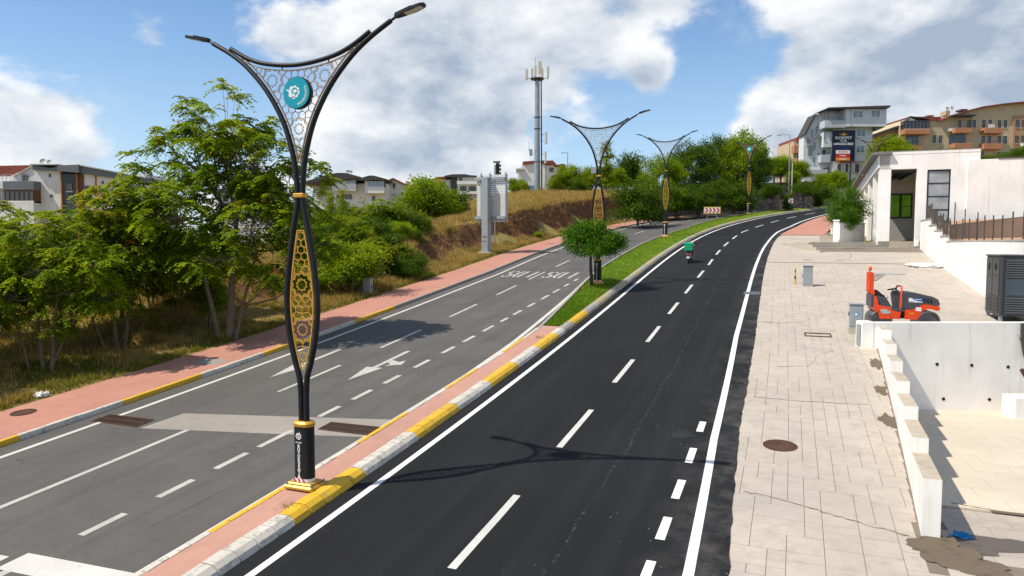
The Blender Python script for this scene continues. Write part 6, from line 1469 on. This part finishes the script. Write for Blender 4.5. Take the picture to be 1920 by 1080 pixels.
# ------------------------------------------------------------------ rubble retaining wall beyond the bend
rw = empty('rubble_wall', T(W(95, nLW(95) - .6)), 'long rubble stone retaining wall behind the far pavement', 'wall'); rin = rw.matrix_world.inverted(); m = MB(); ss = np.arange(84, 122, .8)
hw = pw((84, .6), (87, 2.2), (90, 3.6), (95, 4.3), (110, 4.6), (122, 4.6)); vs = []
for s in ss:
    for n, h in ((nLW(s) - .3, -.3), (nLW(s) - .7, hw(s)), (nLW(s) - 1.2, hw(s)), (nLW(s) - 1.3, -.3)): vs.append(W(s, n, h))
m.add(vs, [(i * 4 + j, (i + 1) * 4 + j, (i + 1) * 4 + j + 1, i * 4 + j + 1) for i in range(len(ss) - 1) for j in range(3)] + [(0, 1, 2, 3)]); o = m.build('stone_face', MT['rubble'], rw); o.matrix_local = rin
m = MB(); vs = []
for s in ss:
    for n, h in ((nLW(s) - .62, hw(s) + .003), (nLW(s) - .62, hw(s) + .13), (nLW(s) - 1.3, hw(s) + .13), (nLW(s) - 1.3, hw(s) + .003)): vs.append(W(s, n, h))
m.add(vs, [(i * 4 + j, (i + 1) * 4 + j, (i + 1) * 4 + (j + 1) % 4, i * 4 + (j + 1) % 4) for i in range(len(ss) - 1) for j in range(4)]); o = m.build('coping', MT['step'], rw); o.matrix_local = rin
rp = [W(s, nLW(s) - 1.0, hw(s) + .14) for s in (91, 95, 99, 103, 107, 111)]; railing(rp, 1.1, 'grey railing along the top of the rubble wall', 2.0, .25, 'galv')

# ------------------------------------------------------------------ plain light poles
def light_pole(u, v0, v1, Y, arm, label, mat='galv'):
    q = at(u, v0, Y); h = (v0 - v1) / FPX * Y; o = empty('light_pole', T(q), label, 'light pole'); MB().tube([(0, 0, -1.5), (0, 0, h * .6), (0, 0, h)], [.11, .085, .06], 8).build('pole', MT[mat], o, 40)
    if arm: MB().tube([(0, 0, h), (-.5 * arm, 0, h + .08), (-arm, 0, h + .02)], .04, 6).build('arm', MT[mat], o, 40); MB().box(-arm - .6, -arm, -.12, .12, h - .06, h + .05, .03).build('lamp_head', MT[mat], o)
    else: MB().box(-.1, .1, -.1, .1, h, h + .2, .03).build('pole_cap', MT[mat], o)
light_pole(1479, 348, 255, 112, 1.4, 'tall grey light pole with one arm above the rubble wall'); light_pole(1592, 395, 306, 75, 0, 'slim black pole rising from the hedge by the hall', 'black_metal'); light_pole(1485, 345, 300, 113, 0, 'short tan pole beside the tall light pole', 'antenna')
light_pole(1064, 372, 288, 120, .5, 'thin lamp post in the scrub right of the cell mast')
c = copy_tree(lampB); q = at(1638, 330, 113); c.matrix_world = T(q.x, q.y, at(1638, 258, 113).z - 9.8) @ RZ(-.55); c['label'] = 'black lattice lamp rising between the school block and the white hall'; tag(c, group='ornamental lamps along the median')
# ------------------------------------------------------------------ vegetation
def rot_frame(d):
    d = d / np.linalg.norm(d, axis=1, keepdims=True); a = np.where(np.abs(d[:, 2:3]) < .9, np.array([[0, 0, 1.]]), np.array([[1., 0, 0]]))
    e1 = np.cross(d, a); e1 /= np.linalg.norm(e1, axis=1, keepdims=True); return d, e1, np.cross(d, e1)
def leaf_quads(C_, size, rng, up=.35, out=None, aspect=.55):
    n = len(C_); d = rng.normal(size=(n, 3)); 
    if out is not None: d = d * .8 + out * .6
    d[:, 2] -= .15; d, e1, e2 = rot_frame(d)
    nrm = rng.normal(size=(n, 3)) * .75 + np.array([0, 0, up + .4]); w = np.cross(nrm, d); w /= np.linalg.norm(w, axis=1, keepdims=True) + 1e-9
    s = size * rng.uniform(.6, 1.25, (n, 1)); L = d * s * .5; Wd = w * s * .5 * aspect
    V = np.stack([C_ - L, C_ + Wd + L * .1, C_ + L, C_ - Wd + L * .1], 1).reshape(-1, 3); F_ = np.arange(4 * n).reshape(n, 4); return V, F_
def frond_leaves(tips, dirs, rng, nf=8, nl=8, length=.62, leaf=.15):
    # tips (n,3), dirs (n,3): a rosette of drooping pinnate leaves at each tip
    n = len(tips); P = np.repeat(tips, nf, 0); D = np.repeat(dirs, nf, 0)
    a = rng.uniform(0, 2 * np.pi, n * nf); hz = np.stack([np.cos(a), np.sin(a), rng.uniform(-.55, .65, n * nf)], 1); D = D * .55 + hz; D /= np.linalg.norm(D, axis=1, keepdims=True)
    L = length * rng.uniform(.65, 1.25, (n * nf, 1)); rn = rng.uniform(0, 1, n * nf)
    side = np.cross(D, np.array([[0, 0, 1.]])); side /= np.linalg.norm(side, axis=1, keepdims=True) + 1e-9
    Vs = []; at_ = []
    for i in range(nl):
        t = .18 + .82 * i / (nl - 1); base = P + D * L * t + np.array([[0, 0, -1.]]) * L * .55 * t * t
        prof = leaf * (1.0 - .35 * abs(t - .5)) 
        for sgn in (-1, 1):
            d = side * sgn * .85 + D * .42 + np.array([[0, 0, -.34 - .2 * t]]) + rng.normal(size=D.shape) * .16; d /= np.linalg.norm(d, axis=1, keepdims=True)
            w = np.cross(d, np.array([[0, 0, 1.]]) + rng.normal(size=D.shape) * .35); w /= np.linalg.norm(w, axis=1, keepdims=True) + 1e-9
            ll = prof * rng.uniform(.75, 1.2, (len(d), 1)); ww = ll * .26
            Vs.append(np.stack([base, base + d * ll * .4 + w * ww, base + d * ll, base + d * ll * .4 - w * ww], 1)); at_.append(np.clip(rn + rng.normal(size=len(rn)) * .12, 0, 1))
    V = np.concatenate(Vs).reshape(-1, 3); F_ = np.arange(len(V)).reshape(-1, 4); return V, F_, np.concatenate(at_)
def sample_lobes(lobes, n, rng, shell=.55):
    vol = np.array([l[3] * l[4] * l[5] for l in lobes]); idx = rng.choice(len(lobes), n, p=vol / vol.sum()); L = np.array(lobes)[idx]
    d = rng.normal(size=(n, 3)); d /= np.linalg.norm(d, axis=1, keepdims=True); r = rng.uniform(shell ** 3, 1, (n, 1)) ** (1 / 3)
    d[:, 2] = np.where((d[:, 2] < -.35), d[:, 2] * .5, d[:, 2]); P = L[:, :3] + d * r * L[:, 3:6]; return P, d, idx
def branch_mesh(lobes, tips, idx, rng, trunk_r, stems, fork, twigs=True):
    mb = MB(); stems_top = []
    for (bx, by, tx, ty, tz, r) in stems:
        k = 7; pth = [(bx + (tx - bx) * (i / k) ** 1.2 + rng.normal() * .04 * i / k, by + (ty - by) * (i / k) ** 1.2 + rng.normal() * .04 * i / k, -.3 + (tz + .3) * i / k) for i in range(k + 1)]
        mb.tube(pth, [r * (1.25 if i == 0 else 1 - .55 * i / k) for i in range(k + 1)], 8); stems_top.append((Vector(pth[-1]), Vector(pth[k // 2]), r * .45))
    for li, l in enumerate(lobes):
        c = Vector(l[:3]); st = min(stems_top, key=lambda q: (q[0] - c).length); a = st[0] if c.z > st[0].z * .8 else st[1]
        mid = a.lerp(c, .5) + Vector((rng.normal() * .15, rng.normal() * .15, -.12 * (c - a).length)); end = c
        mb.tube([a, a.lerp(mid, .5) + Vector((0, 0, -.02)), mid, mid.lerp(end, .5), end], [st[2], st[2] * .85, st[2] * .65, st[2] * .5, st[2] * .3], 6)
        if twigs:
            own = [Vector(t) for t, q in zip(tips, idx) if q == li]
            for t in own:
                s0 = mid.lerp(end, rng.uniform(.1, 1.0)); m1 = s0.lerp(t, .5) + Vector((rng.normal() * .08, rng.normal() * .08, .02)); mb.tube([s0, m1, t], [max(st[2] * .22, .012), .011, .006], 4, False)
    return mb
PROTO = {}
def tree_mesh(key, lobes, stems, n_tips, style, leafm, bark='bark', seed=1, per=60, size=.2, spread=.3, twigs=True, extra=None, frond=.62, shell=.5):
    rng = np.random.default_rng(seed); tips, dirs, idx = sample_lobes(lobes, n_tips, rng, shell)
    if style == 'frond': V, F_, a = frond_leaves(tips, dirs, rng, nf=per, length=frond, leaf=size)
    else:
        C_ = np.repeat(tips, per, 0) + rng.normal(size=(n_tips * per, 3)) * np.array([spread, spread, spread * .75]); ra = np.repeat(rng.uniform(0, 1, n_tips), per)
        V, F_ = leaf_quads(C_, size, rng, out=np.repeat(dirs, per, 0)); a = np.clip(ra * .6 + rng.uniform(0, .4, len(C_)), 0, 1)
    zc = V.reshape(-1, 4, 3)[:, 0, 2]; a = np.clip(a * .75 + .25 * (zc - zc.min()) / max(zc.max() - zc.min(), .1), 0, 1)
    crown = np_mesh('crown', V, F_, MT[leafm], a); tr = branch_mesh(lobes, tips, idx, rng, .1, stems, None, twigs).mesh('trunk', MT[bark], 60); ex = []
    if extra:
        nm, mat, frac = extra; sel = rng.choice(n_tips, int(n_tips * frac), False); sel = [i for i in sel if dirs[i][2] > -.1]; P = tips[sel] + dirs[sel] * .15 + np.array([0, 0, .12]); C_ = np.repeat(P, 26, 0) + rng.normal(size=(len(P) * 26, 3)) * np.array([.13, .13, .08])
        V2, F2 = leaf_quads(C_, .11, rng); ex.append((nm, np_mesh(nm, V2, F2, MT[mat], rng.uniform(0, 1, len(C_)))))
    PROTO[key] = (tr, crown, ex); return PROTO[key]
def plant(key, name, pos, label, cat='tree', group=None, sc=1.0, rot=0.0, sz=None):
    tr, cr, ex = PROTO[key]; o = empty(name, T(pos) @ RZ(rot) @ Matrix.Diagonal((sc, sc, sz or sc, 1)), label, cat, group); inst('trunk', tr, o); inst('crown', cr, o, kind='stuff')
    for nm, me in ex: inst(nm, me, o, kind='stuff')
    return o
# --- big tree of heaven by the pavement
lb = [(-.1, 0, 8.9, 1.5, 1.5, 1.1), (-1.5, .4, 7.7, 1.5, 1.5, 1.1), (1.3, -.2, 7.5, 1.5, 1.5, 1.2), (-3.0, .2, 6.6, 1.4, 1.4, .9), (2.7, 0, 6.2, 1.4, 1.4, 1.1), (.1, .9, 6.3, 1.6, 1.5, 1.0), (-4.1, .5, 5.4, 1.2, 1.2, .9), (3.5, .2, 4.5, 1.1, 1.2, 1.1), (-1.6, -1.2, 5.2, 1.5, 1.3, .8), (1.5, -1.2, 4.9, 1.5, 1.3, .9), (-3.0, -.6, 3.8, 1.4, 1.2, .8), (.2, -1.4, 3.5, 1.4, 1.1, .7), (2.6, -.8, 3.0, 1.2, 1.1, .8), (-.8, 1.5, 4.4, 1.6, 1.2, .8), (3.6, -.3, 2.9, .8, .9, .8)]
lb = [(*l[:3], l[3] * 1.22, l[4] * 1.22, l[5] * 1.75) for l in lb]
tree_mesh('ail_big', lb, [(0, 0, .35, .1, 5.2, .20), (-.45, .1, -1.6, .2, 4.4, .13), (.25, -.1, 1.4, -.3, 3.8, .10)], 470, 'frond', 'leaf_ail', seed=3, per=9, size=.19, frond=.68, extra=('seed_clusters', 'leaf_orange', .05))
p = W(14.1, -12.55); plant('ail_big', 'tree_of_heaven', Vector((p.x, p.y, bank_pt(14.1, .7).z - .05)), 'tall spreading tree with feathery leaves beside the pavement, its crown behind the first lamp')
lb = [(-.3, 0, 6.0, 1.2, 1.2, .7), (1.0, .2, 5.5, 1.3, 1.2, .7), (-1.5, .2, 5.1, 1.3, 1.2, .7), (2.2, 0, 4.6, 1.2, 1.2, .7), (.2, -.6, 4.4, 1.4, 1.1, .7), (-2.4, 0, 4.0, 1.1, 1.1, .7), (1.3, -.5, 3.4, 1.2, 1.0, .6), (-1.0, -.6, 3.2, 1.2, 1.0, .6), (2.6, .2, 3.2, 1.0, 1.0, .6), (.3, .8, 3.7, 1.3, 1.0, .6), (-2.0, -.2, 2.5, 1.0, .9, .5), (.6, -.4, 2.2, 1.0, .8, .5)]
lb = [(*l[:5], l[5] * 1.45) for l in lb]
tree_mesh('ail_mid', lb, [(0, 0, -.4, .1, 3.2, .11), (.25, .05, .7, 0, 3.4, .10), (-.6, 0, -1.3, .1, 2.7, .06), (.1, .1, 1.6, .2, 2.8, .07)], 230, 'frond', 'leaf_ail', seed=9, per=8, size=.185, frond=.64)
tree_mesh('ail_org', lb, [(0, 0, -.3, .1, 3.2, .11), (.25, .05, .7, 0, 3.4, .10), (-.4, 0, -1.3, .1, 2.7, .06)], 220, 'frond', 'leaf_yel', seed=19, per=8, size=.18, frond=.58, extra=('seed_clusters', 'leaf_orange', .22))
tree_mesh('ail_org2', [(*l[:2], l[2] * .8 - .4, *l[3:]) for l in lb] + [(0, 0, 6.2, .5, .5, 1.0), (.9, .3, 1.2, 1.2, 1.2, .8), (-1.0, 0, 1.1, 1.2, 1.2, .8)], [(0, 0, -.3, .1, 3.0, .10), (.25, .05, .7, 0, 3.0, .09)], 300, 'frond', 'leaf_yel', seed=29, per=7, size=.17, frond=.6)
gp = lambda s, m: bank_pt(s, m, -.05)
plant('ail_mid', 'tree_of_heaven', gp(7.6, 3.2), 'slender multi-stemmed green sapling clump nearest the litter bag', sc=.84)
plant('ail_mid', 'tree_of_heaven', gp(5.6, 6.6), 'bushy feathery tree in front of the white apartment block', sc=.82, rot=2.2)
plant('ail_org', 'tree_of_heaven', gp(11.6, 4.2), 'feathery tree with orange seed clusters left of the tall spreading tree', sc=.98, rot=.6)
plant('ail_org', 'tree_of_heaven', gp(10.0, 9.5), 'orange seeded feathery tree further back in the field', sc=.86, rot=2.9)
G_ = 'scrub saplings under the tall tree'
for (s, m, sc_, rt) in ((15.8, 3.2, .45, 2.0), (13.4, 6.0, .8, 5.2), (8.0, 8.0, .8, 3.7), (17.2, 5.0, .62, .4), (3.4, 3.6, .55, 5.0), (12.0, 7.8, .72, .2), (15.0, 4.2, .5, 3.0), (16.4, 7.5, .7, 1.2), (4.6, 9.5, .8, .9), (1.8, 5.0, .5, .7)): plant('ail_mid', 'sapling', gp(s, m), 'low feathery green sapling in the scrub round the tall tree', 'sapling', G_, sc_, rt)
# --- thicket and bushes on the bank
def ball(n, rx, rz, z0, seed, k=7):
    r = random.Random(seed); out = [(0, 0, z0 + rz * .9, rx * .55, rx * .55, rz * .5)]
    for i in range(k): a = i * 2.4 + r.random(); q = rx * r.uniform(.35, .62); out.append((math.cos(a) * q, math.sin(a) * q, z0 + rz * r.uniform(.25, 1.35), rx * r.uniform(.32, .5), rx * r.uniform(.32, .5), rz * r.uniform(.3, .48)))
    return out
st1 = [(0, 0, 0, 0, 1.2, .09), (.15, .1, .5, .3, 1.2, .06), (-.15, 0, -.5, -.2, 1.1, .06)]
tree_mesh('bush_a', ball(1, 1.9, 1.7, .5, 4, 10), st1, 150, 'leaf', 'leaf_ail', seed=31, per=80, size=.155, spread=.25); tree_mesh('bush_b', ball(1, 1.7, 2.2, .5, 14, 12), st1, 150, 'leaf', 'leaf_yel', seed=32, per=80, size=.15, spread=.23)
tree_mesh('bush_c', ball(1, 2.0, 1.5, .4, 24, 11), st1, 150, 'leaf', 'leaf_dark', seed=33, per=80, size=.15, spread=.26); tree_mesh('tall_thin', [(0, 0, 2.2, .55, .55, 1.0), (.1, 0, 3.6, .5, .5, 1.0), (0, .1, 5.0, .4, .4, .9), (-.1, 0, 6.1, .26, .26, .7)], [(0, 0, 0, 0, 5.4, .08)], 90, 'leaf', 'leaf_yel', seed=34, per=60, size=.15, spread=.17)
def zground(x, y):
    s, n = SN(x, y); return float(zroad(min(max(s[0], -60), 118))) + left_h(min(max(s[0], -60), 118), max(n[0], -130), False) - (0.0 if n[0] > -58 else 0)
def put(key, name, u, Y, h_top, label, cat='bush', group=None, rot=None, native=None, zb=None, wide=1.0):
    # u: image column of the stem, h_top: image row of its top; stands on the terrain at depth Y
    q = at(u, h_top, Y); z0_ = zground(q.x, q.y) - .1 if zb is None else at(u, zb, Y).z; h = q.z - z0_; tr, cr, ex = PROTO[key]
    if native is None:
        co = np.empty(len(cr.vertices) * 3, dtype=np.float32); cr.vertices.foreach_get('co', co); native = float(co.reshape(-1, 3)[:, 2].max())
    k = max(h, .4) / native; return plant(key, name, Vector((q.x, q.y, z0_)), label, cat, group, k * wide, random.uniform(0, 6.28) if rot is None else rot, k)
GT = 'thicket on the bank below the white houses'; LT = 'yellow-green shrub in the thicket below the white houses'; LD = 'dark green shrub in the thicket below the white houses'
for (u, Y, top) in ((612, 60, 400), (636, 66, 378), (672, 62, 396), (706, 68, 388), (745, 62, 398), (775, 70, 395), (690, 52, 432), (640, 50, 430), (826, 74, 392), (700, 47, 440), (625, 47, 448), (745, 48, 446), (780, 56, 432), (685, 60, 372), (735, 66, 384), (790, 66, 400), (600, 62, 385)): put(random.choice(['bush_b', 'ail_org2', 'ail_mid', 'ail_org2']), 'thicket_shrub', u, Y, top - random.uniform(0, 14), LT, 'shrub', GT, wide=random.uniform(.95, 1.25))
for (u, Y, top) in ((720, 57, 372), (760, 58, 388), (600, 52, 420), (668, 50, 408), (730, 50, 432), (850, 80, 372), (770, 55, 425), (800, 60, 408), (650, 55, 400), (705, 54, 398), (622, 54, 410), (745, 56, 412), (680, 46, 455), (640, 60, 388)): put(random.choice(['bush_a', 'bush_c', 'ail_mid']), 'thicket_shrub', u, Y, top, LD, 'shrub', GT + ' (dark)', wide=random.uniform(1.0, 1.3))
put('tall_thin', 'slender_tree', 641, 56, 352, 'tall narrow yellow-green sapling before the double-bay house', 'tree'); put('tall_thin', 'slender_tree', 619, 58, 356, 'narrow leafy sapling next to the wall end of the double-bay house', 'tree')
put('bush_a', 'round_tree', 800, 74, 326, 'round bright tree standing in front of the gabled house', 'tree', wide=1.15); put('bush_c', 'round_tree', 843, 84, 342, 'round dark tree left of the road sign', 'tree')
put('bush_a', 'round_bush', 660, 42, 447, 'rounded green bush at the lip of the earth bank', 'bush', wide=1.2)
plant('bush_c', 'verge_bush', gp(31.3, .9), 'dark bush growing from the foot of the bank onto the pavement', 'bush', None, .62, 1.0, .58); plant('bush_a', 'verge_bush', gp(24.2, 3.6), 'yellowish low bush behind the graffitied cabinet', 'bush', None, .55, 2.0, .36)
plant('bush_a', 'verge_bush', gp(37.5, 5.0), 'loose green bush in the dry grass between thicket and sign', 'bush', None, .6, 2.0, .5); plant('bush_a', 'verge_bush', gp(57, 1.0), 'tiny green bush on the bare earth face past the sign', 'bush', None, .28, 2.0, .25)
# --- around the mast
GM = 'trees around the cell mast'; LM = 'small leafy tree on the crest near the cell mast'
for (u, Y, top, key) in ((968, 112, 332, 'bush_a'), (985, 110, 338, 'bush_b'), (1042, 108, 318, 'bush_b'), (1068, 110, 306, 'bush_a'), (1098, 108, 312, 'bush_b'), (1120, 112, 308, 'bush_a'), (1055, 116, 322, 'bush_c'), (1155, 104, 312, 'bush_a'), (1085, 104, 330, 'bush_c')): put(key, 'crest_tree', u, Y, top, LM, 'tree', GM)
put('tall_thin', 'poplar_tree', 1137, 100, 262, 'tall yellow-green poplar behind the second lamp', 'tree', wide=1.6); put('bush_c', 'crest_tree', 1176, 110, 280, 'dark spreading tree rising over the crest left of the big trees', 'tree', wide=.8); put('bush_c', 'bank_bush', 1196, 84, 335, 'brownish dense bush on the end of the earth bank', 'bush')
# --- large trees by the bend
def big(seed, rx, h): 
    r = random.Random(seed); out = []
    for i in range(17): a = i * 2.4; t = i / 16; q = rx * (.2 + .6 * math.sin(math.pi * (.15 + .8 * t))) * r.uniform(.75, 1.1); out.append((math.cos(a) * q, math.sin(a) * q, h * (.28 + .60 * t), rx * r.uniform(.3, .44), rx * r.uniform(.3, .44), h * r.uniform(.10, .15)))
    return out
sb_ = [(0, 0, .2, .1, 4.6, .28), (.4, .2, 1.6, .6, 4.8, .16), (-.4, 0, -1.5, -.4, 4.6, .16)]
tree_mesh('big_a', big(5, 4.6, 11), sb_, 260, 'leaf', 'leaf_ail', 'bark_dark', 41, 95, .27, .46); tree_mesh('big_b', big(8, 4.4, 11), sb_, 260, 'leaf', 'leaf_dark', 'bark_dark', 42, 95, .27, .46)
for (u, Y, top, key, w, lab) in ((1245, 104, 283, 'big_a', 1.0, 'big leafy tree at the top end of the earth bank'), (1300, 110, 255, 'big_b', .95, 'big leafy tree between the third and fourth lamps'), (1352, 116, 246, 'big_b', .8, 'tall dark tree behind the round umbrella tree'), (1392, 113, 231, 'big_a', .72, 'tallest green tree crowning the clump by the bend'), (1424, 110, 272, 'big_b', .7, 'dark tree just right of the fourth lamp')):
    put(key, 'large_tree', u, Y, top, lab, 'tree', zb=395 if u < 1400 else 372, wide=w)
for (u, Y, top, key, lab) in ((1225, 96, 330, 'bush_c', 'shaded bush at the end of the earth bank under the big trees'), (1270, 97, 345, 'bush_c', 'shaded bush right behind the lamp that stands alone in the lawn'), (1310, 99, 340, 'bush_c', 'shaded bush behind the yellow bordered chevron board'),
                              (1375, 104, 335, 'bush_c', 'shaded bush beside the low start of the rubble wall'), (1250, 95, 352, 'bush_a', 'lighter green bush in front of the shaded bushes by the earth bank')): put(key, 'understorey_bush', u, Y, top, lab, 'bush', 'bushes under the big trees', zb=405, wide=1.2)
# --- median trees, clipped to umbrellas
def umb(seed, rx, z0, rz):
    r = random.Random(seed); out = [(0, 0, z0 + rz * .9, rx * .5, rx * .5, rz * .55)]
    for i in range(9): a = i * 2 * math.pi / 9 + r.random() * .5; q = rx * r.uniform(.45, .68); out.append((math.cos(a) * q, math.sin(a) * q, z0 + rz * r.uniform(.15, .85), rx * r.uniform(.30, .42), rx * r.uniform(.30, .42), rz * r.uniform(.28, .42)))
    return out
tree_mesh('umb_a', umb(3, 1.9, 1.75, 1.55), [(0, 0, -.12, 0, 1.9, .13)], 260, 'leaf', 'leaf_bright', 'bark_dark', 51, 95, .125, .20); tree_mesh('umb_b', umb(6, 2.9, 2.2, 1.9), [(0, 0, .1, 0, 2.4, .17), (.05, 0, .9, .2, 2.6, .1)], 150, 'leaf', 'leaf_dark', 'bark_dark', 52, 80, .18, .28)
m_ = W(30.1, -.52, lawn_z(30.1, -.52) - .05); plant('umb_a', 'umbrella_tree', m_, 'small clipped bright green tree on the median in front of the second lamp')
def putm(key, u, v, Y, top, lab, name='umbrella_tree', w=1.0): return put(key, name, u, Y, top, lab, 'tree' if 'tree' in name else 'shrub', zb=v, wide=w)
putm('umb_b', 1347, 403, 93, 330, 'round clipped tree beside the chevron board', w=1.0); putm('umb_b', 1448, 400, 97, 338, 'clipped tree on the median just right of the fourth lamp', w=.85); putm('umb_b', 1507, 396, 99, 334, 'clipped tree between the two dark conical shrubs', w=.95)
tree_mesh('cone', [(0, 0, .9, .95, .95, .7), (0, 0, 1.7, .8, .8, .7), (0, 0, 2.5, .45, .45, .6)], [(0, 0, 0, 0, 1.4, .1)], 80, 'leaf', 'leaf_dark', 'bark_dark', 61, 70, .16, .2)
putm('cone', 1477, 398, 98, 362, 'dark conical shrub behind the small bend sign', 'conical_shrub'); putm('cone', 1535, 391, 100, 354, 'dark conical shrub nearest the hedge', 'conical_shrub')
# --- trees under the school block and the hall
tree_mesh('round_a', ball(1, 2.4, 2.0, 1.6, 44, 11), [(0, 0, .1, 0, 1.8, .13), (.1, 0, .6, .2, 1.9, .08)], 150, 'leaf', 'leaf_ail', 'bark_dark', 71, 70, .19, .30); tree_mesh('olive', ball(1, 2.2, 1.8, 1.4, 54, 10), [(0, 0, .1, 0, 1.8, .13), (.1, 0, -.6, .2, 1.9, .08)], 120, 'leaf', 'leaf_olive' if 'leaf_olive' in MT else 'leaf_dark', 'bark_dark', 72, 50, .2, .3)
GS = 'trees below the school block'; LS = 'leafy tree on the terrace below the grey school block'
for (u, Y, top, zb, k) in ((1465, 118, 288, 350, 'round_a'), (1500, 120, 298, 350, 'round_a'), (1452, 121, 292, 352, 'olive'), (1548, 108, 322, 365, 'round_a'), (1572, 106, 316, 372, 'round_a'), (1600, 110, 330, 375, 'olive'), (1530, 112, 335, 368, 'olive'), (1555, 100, 345, 392, 'olive'), (1618, 112, 325, 375, 'olive'), (1488, 116, 318, 356, 'round_a')): put(k, 'terrace_tree', u, Y, top, LS, 'tree', GS, zb=zb)
for (u, Y, top, zb, w, lab) in ((1668, 125, 250, 340, 1.0, 'tallest leafy tree between the far lattice lamp and the beige apartments'), (1690, 122, 262, 340, 1.0, 'leafy tree in front of the left wing of the beige apartments'), (1650, 128, 262, 340, .8, 'leafy tree just behind the far lattice lamp')): put('round_a', 'terrace_tree', u, Y, top, lab, 'tree', 'trees left of the beige apartments', zb=zb, wide=w)
for (u, Y, top) in ((1705, 105, 277), (1740, 100, 279), (1780, 100, 272), (1720, 98, 283), (1890, 78, 279), (1912, 74, 270), (1850, 80, 286)): put('olive', 'roofline_shrub', u, Y, top, 'grey-green shrub showing above the white hall roof', 'shrub', 'shrubs above the hall roof', zb=330)
tree_mesh('hedge', [(0, 0, 1.3, 1.25, .9, 1.0), (-.6, -.1, 2.1, .8, .7, .7), (.6, 0, 2.3, .95, .7, .8), (0, -.1, 2.9, .8, .6, .5), (-.3, -.55, .8, .7, .5, .7), (1.1, 0, 1.6, .6, .6, .7), (-.1, -.6, 1.5, .7, .5, .7)], [(0, .2, 0, .2, 1.6, .1), (.4, .2, .5, .2, 1.5, .08)], 170, 'leaf', 'leaf_bright', 'bark_dark', 81, 100, .10, .19)
q = at(1584, 450, 61.0); h_ = plant('hedge', 'hedge_bush', q + Vector((0, 0, .3)), 'bright green hedge bush spilling over the garden wall', 'bush', None, 1.2, 0, 1.25)
tree_mesh('conifer', [(0, 0, .8, .8, .8, .6), (0, 0, 1.7, .6, .6, .6), (0, 0, 2.6, .35, .35, .6)], [(0, 0, 0, 0, 3.0, .05)], 70, 'leaf', 'leaf_dark', 'bark_dark', 91, 24, .16, .2)
q = W(35, 24.5); plant('conifer', 'conifer_sapling', Vector((q.x + 1.6, q.y, CAMZ + .8)), 'sparse young conifer behind the ramp railing', 'tree', None, 1.1)

# ------------------------------------------------------------------ grasses (uncountable)
def blades(name, P, h, w, mat, seed, lean=.35, **k):
    rng = np.random.default_rng(seed); n = len(P); a = rng.uniform(0, 2 * np.pi, n); side = np.stack([np.cos(a), np.sin(a), np.zeros(n)], 1) * (w * rng.uniform(.6, 1.3, (n, 1))); l = rng.normal(size=(n, 3)) * lean; l[:, 2] = 1
    tip = P + l * (h if np.ndim(h) else np.full(n, h))[:, None]; V = np.stack([P - side, P + side, tip], 1).reshape(-1, 3); o = link(bpy.data.objects.new(name, np_mesh(name, V, np.arange(3 * n).reshape(n, 3), MT[mat], rng.uniform(0, 1, n)))); return tag(o, kind='stuff', **k)
def bank_points(n, seed, smin, smax, mfun, test):
    rng = np.random.default_rng(seed); out = []; hs = []
    while len(out) < n:
        s = rng.uniform(smin, smax); m = mfun(rng, s); t = (m - _TOE(s)) / _BW(s); d = mnoise.noise(Vector((s * .3, m * .3, seed))) ; g = test(s, m, t, d, rng)
        if g <= 0: continue
        c = 7
        p = bank_pt(s, m)
        for _ in range(c): out.append((p.x + rng.normal() * .12, p.y + rng.normal() * .12, p.z - .03)); hs.append(g * rng.uniform(.5, 1.15))
    return np.array(out), np.array(hs)
def t_dry(s, m, t, d, rng):
    if s < 20 and m < 4.5 and d > -.05: return 0 if rng.random() < .85 else .22
    st_ = left_h(s, nLW(s) - m - .3) - left_h(s, nLW(s) - m)
    if st_ > .2 and rng.random() < .82: return 0
    if d < -.28 and rng.random() < .8: return 0
    return .62 if t >= .9 else .34
P_, H_ = bank_points(210000, 3, -6, 84, lambda r, s: abs(r.normal()) * 5 + .4 if r.random() < .78 else r.uniform(6, 34), t_dry)
blades('dry_grass', P_, H_, .02, 'dry', 4, .3, label='tall straw coloured dry grass covering the bank and field', cat='grass')
def t_weed(s, m, t, d, rng):
    if left_h(s, nLW(s) - m - .3) - left_h(s, nLW(s) - m) > .16: return 0 if rng.random() < .93 else .15
    return .24 if (d > .05 or m < .8) else 0
P_, H_ = bank_points(70000, 6, -6, 84, lambda r, s: abs(r.normal()) * 5 + .15 if r.random() < .7 else r.uniform(4, 34), t_weed)
blades('green_weeds', P_, H_, .022, 'weed', 7, .55, label='low green and yellowish weeds along the pavement edge and field', cat='weeds')
def lawn_blades():
    rng = np.random.default_rng(11); out = []
    while len(out) < 62000:
        s = 19.6 + 72 * rng.random() ** 1.7; a, b = nML(s) + .05, .70; n = rng.uniform(a, b); q = W(s, n, lawn_z(s, n) - .01); out.append((q.x, q.y, q.z))
    out = np.array(out); blades('median_grass', out, np.random.default_rng(12).uniform(.05, .13, len(out)), .011, 'lawn', 12, .5, label='bright mown grass on the widening median', cat='grass')
lawn_blades()
def tuft(nm, s, n, dz, lab):
    rng = np.random.default_rng(int(s * 10)); q = W(s, n, dz); P = np.array([q]) + rng.normal(size=(60, 3)) * np.array([.10, .10, 0]); blades(nm, P, rng.uniform(.04, .13, 60), .008, 'weed', int(s * 7), .7, label=lab, cat='weeds')
tuft('kerb_weeds', 17.3, .5, .16, 'small weed tuft in the median paving near the lawn'); tuft('kerb_weeds', 1.2, .66, .17, 'small weed tuft at the kerb joint by the first lamp')
